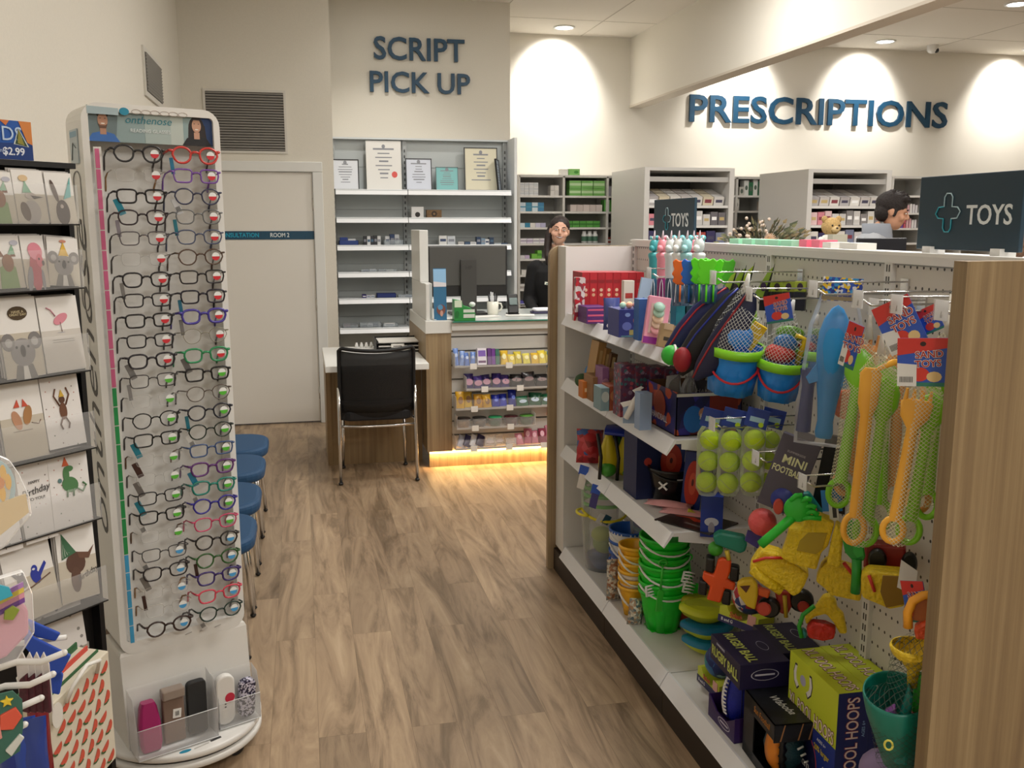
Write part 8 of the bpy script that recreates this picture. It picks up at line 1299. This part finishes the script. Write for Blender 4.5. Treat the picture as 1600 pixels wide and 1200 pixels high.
def d_monk(b, T, W, H): E_(b, T, 0, -.0, W * .2, H * .24, '#6b4632'); E_(b, T, 0, H * .16, W * .16, H * .1, '#5a3a2a', .0007); [b.tube([T @ Vector((q * W * .08, H * .08, .0008)), T @ Vector((q * W * .2, H * .22, .0008)), T @ Vector((q * W * .14, H * .32, .0008))], .0018, M('#6b4632'), 5) for q in (-1, 1)]; [b.tube([T @ Vector((q * W * .05, -H * .1, .0008)), T @ Vector((q * W * .12, -H * .18, .0008)), T @ Vector((q * W * .08, -H * .25, .0008))], .0018, M('#5d3c2a'), 5) for q in (-1, 1)]; hat(b, T, 0, H * .2, H * .1, '#c9a43c')
def d_hb(b, T, W, H): b.text('HAPPY', .009, T @ T3((0, H * .24, .0008)), M('#55504c')); b.text('Birthday', .022, T @ T3((0, H * .13, .0008), (0, 0, .12)), M('#3c3836'), .0004, 0, 'CENTER', .9, .3); b.text('TO YOU!', .010, T @ T3((0, H * .03, .0008)), M('#55504c'))
def d_dino(b, T, W, H): E_(b, T, .0, .02 * 0 + H * .06, W * .42, H * .2, '#4d7a4c', .0006, -.4); E_(b, T, -W * .08, H * .2, W * .16, H * .2, '#4d7a4c', .0007); E_(b, T, -.0, H * .27, W * .22, H * .08, '#4d7a4c', .0008); b.tube([T @ Vector((W * .15, H * .0, .0008)), T @ Vector((W * .3, -H * .06, .0008)), T @ Vector((W * .4, H * .02, .0008)), T @ Vector((W * .32, H * .06, .0008))], .0022, M('#4d7a4c'), 5); [b.tube([T @ Vector((x * W, -.0 * H, .0008)), T @ Vector((x * W - .002, -H * .1, .0008))], .0022, M('#4d7a4c'), 5) for x in (-.08, .08)]; hat(b, T, -W * .08, H * .31, H * .12, '#c9603c'); E_(b, T, -W * .25, H * .13, W * .1, H * .06, '#5a7a7a', .0009)
def d_wren(b, T, W, H):
    for q, c in ((-1, '#3a3c46'), (1, '#2f3c9c')): E_(b, T, q * W * .14 - .004, H * .02, W * .18, H * .2, c, .0006, .3); E_(b, T, q * W * .14 - .004, H * .12, W * .12, H * .1, c, .0008); Pg(b, T, [(q * W * .2, 0), (q * W * .36, H * .14), (q * W * .33, H * .18), (q * W * .16, H * .05)][::q], c, .0007); E_(b, T, q * W * .14 - .006, H * .12, W * .06, H * .03, '#d8dade', .001)
    b.tube([T @ Vector((-W * .4, -H * .14, .0008)), T @ Vector((0, -H * .09, .0008)), T @ Vector((W * .4, -H * .0, .0008))], .0015, M('#6a4c3a'), 5)
def d_plat(b, T, W, H): E_(b, T, -W * .05, -.0, W * .5, H * .3, '#5a3f33', .0006, .3); E_(b, T, -W * .08, -H * .22, W * .26, H * .34, '#5f4437', .0007); Pg(b, T, [(.05 * W, H * .05), (W * .3, H * .02), (W * .46, H * .18), (W * .3, H * .1), (.0, H * .14)], '#6b4c3c', .0008); Pg(b, T, [(-W * .4, H * .08), (-W * .02, H * .14), (-W * .36, H * .42)], '#3f6a4c', .001); [Pg(b, T, [(-W * .38 + k * .006, H * .1 + k * .003), (-W * .37 + k * .006, H * .1 + k * .003), (-W * .36 + k * .002, H * .34 - k * .01)], '#d8dcd2', .0014) for k in range(4)]; b.text('Birthday', .02, T @ T3((W * .22, -H * .18, .0008), (0, 0, .3)), M('#3c3836'), .0004, 0, 'CENTER', .8, .3)
CARDS = [(-26, 21, 268, 350, 'kangaroo card half out of the frame on the top rack row', d_fox, {}), (22, 70, 266, 350, 'kookaburra card with a party hat on the top rack row', d_kook, {}), (73, 115, 270, 350, 'rabbit card with a teal hat at the right of the top row', d_rab, {}),
 (-12, 33, 368, 451, 'fox card in a green coat on the second rack row', d_fox, {}), (35, 71, 368, 450, 'pink and grey galah card in the middle of the second row', d_gal, {}), (74, 122, 371, 447, 'koala card with a yellow party hat at the right of the second row', d_koala, {'tiltz': 5}),
 (0, 62, 464, 590, 'large koala card with a dark speech bubble on the third row', d_koala2, {}), (64, 126, 463, 580, 'pink flamingo card at the right of the third row', d_flam, {'lower': '#cbc5bd'}),
 (0, 68, 597, 718, 'card with two small dancing animals on the fourth row', d_quok, {}), (68, 127, 586, 698, 'brown monkey card with raised arms at the right of the fourth row', d_monk, {'base': DOT}),
 (-50, 26, 728, 868, 'dotted card cut by the left edge on the fifth row', d_hb, {'base': DOT}), (30, 82, 720, 845, 'dotted Happy Birthday card on the fifth row', d_hb, {'base': DOT}), (78, 140, 705, 822, 'green dinosaur card with a party hat at the right of the fifth row', d_dino, {'base': DOT, 'tiltz': 3}),
 (8, 86, 845, 966, 'card with two blue wrens on a branch on the sixth row', d_wren, {'tiltz': -3}), (90, 150, 820, 936, 'brown platypus card with a striped hat at the right of the sixth row', d_plat, {'tiltz': 3})]
for x0, x1, y0, y1, lab, fn, kw in CARDS: gcard(x0, x1, y0, y1, lab, fn, **kw)
tq = gcard(70, 140, 945, 1130, 'tall grey dotted gift bag in the bottom pocket of the rack', lambda b, T, W, H: b.prism([(-W / 2, -H / 2), (W / 2, -H / 2), (W / 2, H * .1), (-W / 2, H * .1)], .0006, pattern('dotted_dark', '#a39a8c', ['#7d766c', '#857d72'], 55, 'dots', .22), T), DOTG); tq['category'] = 'gift bag'; tq.name = 'gift_bag'; del tq['group']
for k, (ya, yb) in enumerate(((350, 352), (447, 455), (575, 592), (696, 718), (808, 856), (940, 985))):
    b = MB(); z0 = RP(130, ya).z; hh_ = .085; b.bb((-.39, -.04, z0), (-.014, -.038, z0 + hh_), ACRY); b.bb((-.39, -.04, z0 - .003), (-.014, .03, z0), M('#2a2828', .3)); b.build('clear_pocket', t)
# blue header board
a, d = RP(-40, 215), RP(62, 215); zt_, zb_ = RP(40, 188).z, RP(40, 249).z; b = MB(); b.box(((a.x + d.x) / 2, .03, (zt_ + zb_) / 2), (d.x - a.x, .004, zt_ - zb_), M('#1d55a8', .4)); W = d.x - a.x; H = zt_ - zb_; T = frame(((a.x + d.x) / 2, .0275, (zt_ + zb_) / 2), (1, 0, 0), (0, 0, 1))
b.prism([(-W / 2, -H / 2), (W / 2, -H / 2), (W / 2, -H * .05), (-W / 2, -H * .12)], .0004, M('#173a7c', .4), T); b.prism([(W * .3, H * .5), (W * .5, H * .5), (W * .5, -H * .1), (W * .42, -H * .05)], .0005, M('#d0803c', .5), T); b.prism([(W * .0, H * .5), (W * .16, H * .5), (W * .1, H * .36)], .0005, M('#c9743a', .5), T)
x = W * .31; Tt = lambda s_, c, zz: b.prism([(x - W * .11 * s_, -H * .1 - (1 - s_) * -.004), (x + W * .13 * s_, -H * .16 + (1 - s_) * .006), (x - W * .02, H * .32 * (1 if s_ == 1 else .92))], zz, M(c, .4), T); Tt(1, '#d6dcd8', .0008); Tt(.8, '#2f4a34', .0012); Tt(.45, '#8f8a3c', .0016)
o = b.build('header_board', t); b = MB(); b.text('NDS', .042, T @ T3((W * .07, H * .14, .0008)), M('#b9d0ea'), .0004, .0, 'CENTER', .95); b.text('$2.99', .022, T @ T3((W * .19, -H * .3, .0008)), M('#e6eaf2'), .0004, .02); b.text('only', .012, T @ T3((W * .0, -H * .28, .0008)), M('#b9cbe8'), .0004); b.text('Cards', .014, T @ T3((W * .38, -H * .34, .0008), (0, 0, .1)), M('#a9bedf'), .0003, 0, 'CENTER', 1, .3) if False else None; b.build('header_lettering', t)
# ================================================================= hanging goods and gift bag in the left foreground
def near(x, y, Y): return fr2(P(x, y, 'Y', Y))
def fr2(c): s = (c - Vector((0, 0, HC))).dot(_fw) / FPX; return c, s, -math.atan2(c.x, c.y)
WB = pattern('none', '#ffffff', ['#ffffff', '#ffffff'])
c, s, rz = near(130, 1130, 1.62); t = thing('gift_bag', 'gift bag printed with red watermelon slices and white cord handles', 'gift bag', c, rot=(R(4), R(-6), rz + R(55))); b = MB(); W, H = 160 * s, 200 * s; CR = M('#cfc7b4', .7)
b.bb((-W / 2, 0, -H * .62), (W / 2, .07, H * .40), CR); b.build('bag', t, bevel=.002)
b = MB(); T = frame((0, -.0008, -H * .1), (1, 0, 0), (0, 0, 1)); rr = random.Random(4)
for i in range(6):
    for j in range(7):
        x, y = -W / 2 + W * (i + .5 + .5 * (j % 2)) / 6.2, -H * .5 + H * (j + .5) / 7.2; a = rr.uniform(.3, 1.2)
        if abs(x) < W * .46 and abs(y) < H * .5:
            q = W * .075; A = [(x + u * math.cos(a) - v * math.sin(a), y + u * math.sin(a) + v * math.cos(a)) for u, v in arc(0, 0, q, 180, 360, 9)]; b.prism(A, .0004, M('#c2503c', .7), T); B = [(x + u * math.cos(a) - v * math.sin(a), y + u * math.sin(a) + v * math.cos(a)) for u, v in arc(0, 0, q * 1.05, 180, 250, 5) + arc(0, 0, q * .8, 250, 180, 5)]; b.prism(B, .0007, M('#3d5c34', .7), T)
b.build('watermelon_print', t); b = MB()
for q, yy in ((0, -.004), (1, .074)): b.tube([(-W * .25, yy, H * .33), (-W * .22, yy - .01 + .02 * q, H * .46), (0, yy - .012 + .02 * q, H * .53), (W * .22, yy - .01 + .02 * q, H * .46), (W * .25, yy, H * .33)], .0035, M('#dcdad4', .7), 8)
b.build('cord_handle', t); b = MB()
for k, c_ in enumerate(('#2b5a34', '#c4483c', '#2f5f3a')): b.bb((-W * .48, .015 + .02 * k, H * .3), (W * .46, .018 + .02 * k, H * (.42 + .02 * k)), M(c_, .6))
b.build('folded_bags_inside', t); b = MB(); b.prism(ell(.028, .045, 16), .001, M('#d8d4cc', .7), frame((-W * .46, -.012, H * .34), (1, 0, 0), (.3, 0, 1))); b.build('swing_tag', t)
c, s, rz = near(80, 1010, 1.35); t = thing('blue_cloth', 'royal blue cloth with pointed folds hanging behind the white hooks', 'cloth', c, rz); f = lambda x, y, d=0: Vector(((x - 80) * s, d, -(y - 1010) * s)); b = MB(); BC = M('#2a4aa8', .85)
for pts, d0 in (([(48, 958), (96, 988), (88, 1000), (60, 990)], 0), ([(48, 960), (62, 985), (112, 1020), (98, 1045), (84, 1052), (60, 1020), (48, 1000)], -.012), ([(46, 1000), (80, 1040), (92, 1062), (84, 1095), (70, 1090), (50, 1040)], .01)): b.prism([((x - 80) * s, -(y - 1010) * s) for x, y in pts], .006, BC, frame((0, d0, 0), (1, 0, 0), (0, 0, 1)))
b.build('folds', t, bevel=.002); b = MB(); b.tube([(-.52 - c.x, 0, .0), (-.1, .004, .004), (.02, .004, .01)], .004, M('#dcdad6', .35)); b.build('hanging_hook', t); t.rotation_euler = (0, 0, 0)
t0 = None
for k, (x1, y1, x0, y0) in enumerate(((92, 1018, 28, 1034), (74, 1052, 8, 1072), (54, 1092, -20, 1112), (30, 1130, -30, 1150))):
    c, s, rz = near(x0, y0, 1.18); t = thing('white_hook', 'white plastic-coated display hook at the lower left, %s from the top' % ('first', 'second', 'third', 'fourth')[k], 'hook', c, rz); b = MB(); f = lambda x, y, d=0: Vector(((x - x0) * s, d, -(y - y0) * s)); b.tube([f(x0 - 40, y0 + 6), f(x0, y0), f((x0 + x1) / 2, (y0 + y1) / 2 + 5, -.02), f(x1, y1, -.03)], 5.2 * s, M('#dcdad6', .35), 10); b.ball(f(x1, y1, -.03), 5.2 * s, M('#dcdad6', .35), 10, 8); b.build('hook', t)
for k in range(4):
    c, s, rz = near(38 + k * 11, 1065, 1.24 + .0 * k); t = thing('hair_card', 'white and maroon hair-accessory card on the white hooks, %s from the left' % ('first', 'second', 'third', 'fourth')[k], 'card', c, rz + R(-30)); b = MB(); b.prism([(-9 * s, -50 * s), (9 * s, -50 * s), (9 * s, 30 * s), (2 * s, 50 * s), (-9 * s, 30 * s)], .002, M('#d4cdc8', .6), frame((0, 0, 0), (1, 0, 0), (0, 0, 1))); b.build('card', t); b = MB(); b.prism([(-8 * s, -44 * s), (9 * s, -48 * s), (10 * s, 18 * s), (-2 * s, 8 * s)], .006, M('#4a1a26', .6, noise=.3, bs=200), frame((0, -.003, 0), (1, 0, 0), (0, 0, 1))); b.build('hair_ties', t, bevel=.0015)
c, s, rz = near(14, 778, 1.2); t = thing('clear_pouch', 'clear plastic pouch with a yellow sunflower disc at the left edge', 'pouch', c, rz + R(8)); b = MB(); f = lambda x, y, d=0: Vector(((x - 14) * s, d, -(y - 778) * s)); b.prism([((x - 14) * s, -(y - 778) * s) for x, y in ((-40, 700), (0, 703), (18, 715), (30, 740), (40, 775), (42, 808), (20, 830), (0, 852), (-40, 870))], .012, CLRB, frame((0, 0, 0), (1, 0, 0), (0, 0, 1))); b.build('clear_shell', t, bevel=.003)
b = MB(); b.prism(ell(62 * s, 90 * s, 24, -20 * s, 20 * s), .003, M('#9fd0dc', .4), frame((0, .004, 0), (1, 0, 0), (0, 0, 1))); b.prism(ell(52 * s, 78 * s, 24, -22 * s, 20 * s), .004, M('#e6e3d4', .5), frame((0, .004, 0), (1, 0, 0), (0, 0, 1))); [b.prism(ell(9 * s, 26 * s, 10, -12 * s + 13 * s * math.cos(k), 26 * s + 18 * s * math.sin(k)), .005, M('#e8b42c', .5), frame((0, .004, 0), (1, 0, 0), (0, 0, 1))) for k in range(6)]; b.prism(ell(16 * s, 20 * s, 12, -12 * s, 26 * s), .006, M('#d8862c'), frame((0, .004, 0), (1, 0, 0), (0, 0, 1))); b.prism([((x - 14) * s, -(y - 778) * s) for x, y in ((-40, 790), (38, 776), (40, 806), (-10, 840), (-40, 850))], .004, M('#dcc28c', .5), frame((0, .003, 0), (1, 0, 0), (0, 0, 1))); b.build('sunflower_disc', t)
c, s, rz = near(16, 960, 1.2); t = thing('toy_pack', 'clear pack with a pink toy car and rainbow unicorn at the left edge', 'toy pack', c, rz + R(6)); F_ = frame((0, 0, 0), (1, 0, 0), (0, 0, 1)); g = lambda L: [((x - 16) * s, -(y - 960) * s) for x, y in L]; b = MB(); b.prism(g([(-40, 905), (40, 895), (50, 935), (48, 1000), (20, 1040), (-40, 1060)]), .014, CLRB, frame((0, .014, 0), (1, 0, 0), (0, 0, 1))); b.build('clear_shell', t, bevel=.003)
b = MB(); b.prism(g([(-40, 968), (30, 940), (42, 960), (40, 1000), (6, 1030), (-40, 1040)]), .02, M('#d08ca0', .4), frame((0, .022, 0), (1, 0, 0), (0, 0, 1))); b.build('pink_car', t, bevel=.004)
b = MB(); [b.prism(g([(-40, y0_), (38, y0_ - 26), (38, y0_ - 18), (-40, y0_ + 10)]), .003, M(c_, .5), frame((0, .003, 0), (1, 0, 0), (0, 0, 1))) for y0_, c_ in ((938, '#b98ad0'), (946, '#e8d05a'), (955, '#e6a0b4'), (963, '#7f4fa4'))]; b.prism(g(((-40, 905), (0, 906), (18, 916), (22, 930), (-40, 945))), .004, M('#3fb0cc', .4), frame((0, .003, 0), (1, 0, 0), (0, 0, 1))); b.prism(g([(8, 950), (20, 944), (28, 952), (18, 966), (6, 962)]), .005, M('#8a9a3c'), frame((0, -.004, 0), (1, 0, 0), (0, 0, 1))); b.build('rainbow_print', t)
c, s, rz = near(12, 1120, 1.16); t = thing('badge_pack', 'colourful badge card with a yellow star on the lowest white hooks', 'card', c, rz); g = lambda L: [((x - 12) * s, -(y - 1120) * s) for x, y in L]; b = MB(); b.prism(g([(-40, 1080), (22, 1078), (34, 1096), (32, 1140), (24, 1180), (-40, 1210)]), .003, M('#3b6a5c', .5), F_); b.build('card', t); b = MB(); st = [(13 + (10 if k % 2 == 0 else 4.5) * math.sin(k * math.pi / 5), 1092 - (10 if k % 2 == 0 else 4.5) * math.cos(k * math.pi / 5)) for k in range(10)]; b.prism(g(st)[::-1], .004, M('#e8c83a'), frame((0, -.002, 0), (1, 0, 0), (0, 0, 1))); b.prism(g([(2, 1112), (24, 1104), (32, 1122), (18, 1140), (0, 1136)]), .004, M('#d85a44'), frame((0, -.002, 0), (1, 0, 0), (0, 0, 1))); b.prism(g([(4, 1172), (26, 1150), (32, 1158), (12, 1184)]), .004, M('#cfd2cc'), frame((0, -.002, 0), (1, 0, 0), (0, 0, 1))); b.prism(g([(-40, 1120), (0, 1118), (2, 1150), (-40, 1160)]), .004, M('#d8928a'), frame((0, -.002, 0), (1, 0, 0), (0, 0, 1))); b.build('badges', t, bevel=.001)
for k, (x, c_) in enumerate(((18, '#22398c'), (38, '#2c4aa4'), (54, '#2a408c'))):
    c, s, rz = near(x, 1175, 1.3); pouch('blue_pack', ('dark blue', 'bright blue', 'navy blue')[k] + ' soft pack under the hair cards at the lower left', 'packet', (c.x, c.y, c.z - .06), .035, .11, .02, c_, rz)
c, s, rz = near(62, 1140, 1.42); pouch('red_pack', 'dark red soft pack beside the watermelon bag', 'packet', (c.x, c.y, c.z - .07), .03, .12, .02, '#7c2026', rz)
# wire panel that carries the hooks, left of the frame
t = thing('hook_panel', 'white wire grid panel carrying the lower left hooks', 'display panel', (-.52, 1.2, 0), R(0)); b = MB(); m_ = M('#d4d2ce', .4)
for k in range(5): b.tube([(-.02, -.2 + .1 * k, .02), (-.02, -.2 + .1 * k, 1.3)], .003, m_, 6)
for k in range(12): b.tube([(-.02, -.2, .1 + .1 * k), (-.02, .2, .1 + .1 * k)], .003, m_, 6)
for q in (-1, 1): b.tube([(-.1, q * .18, .01), (.03, q * .18, .01)], .01, m_, 8)
b.build('wire_grid', t)
# ================================================================= every repeat gets its own place in its label
NTH = ['first', 'second', 'third', 'fourth', 'fifth', 'sixth', 'seventh', 'eighth', 'ninth', 'tenth', 'eleventh', 'twelfth']
def projx(o):
    v = o.matrix_world.translation - Vector((0, 0, HC)); z = v.dot(_fw); return v.dot(_rt) / z if z > 0 else 9
bpy.context.view_layer.update(); grp = {}
for o in scn.objects:
    if o.parent is None and o.get('label') and o.get('group'): grp.setdefault((o['group'], o['label']), []).append(o)
for (g, l), L in grp.items():
    if len(L) < 2 or len(L) > 12 or 'panels' in g: continue
    L.sort(key=projx); n = len(L)
    for i, o in enumerate(L):
        s = (', leftmost' if i == 0 else ', rightmost' if i == n - 1 else ', middle one' if n == 3 else ', %s from left' % NTH[i]); o['label'] = l + s
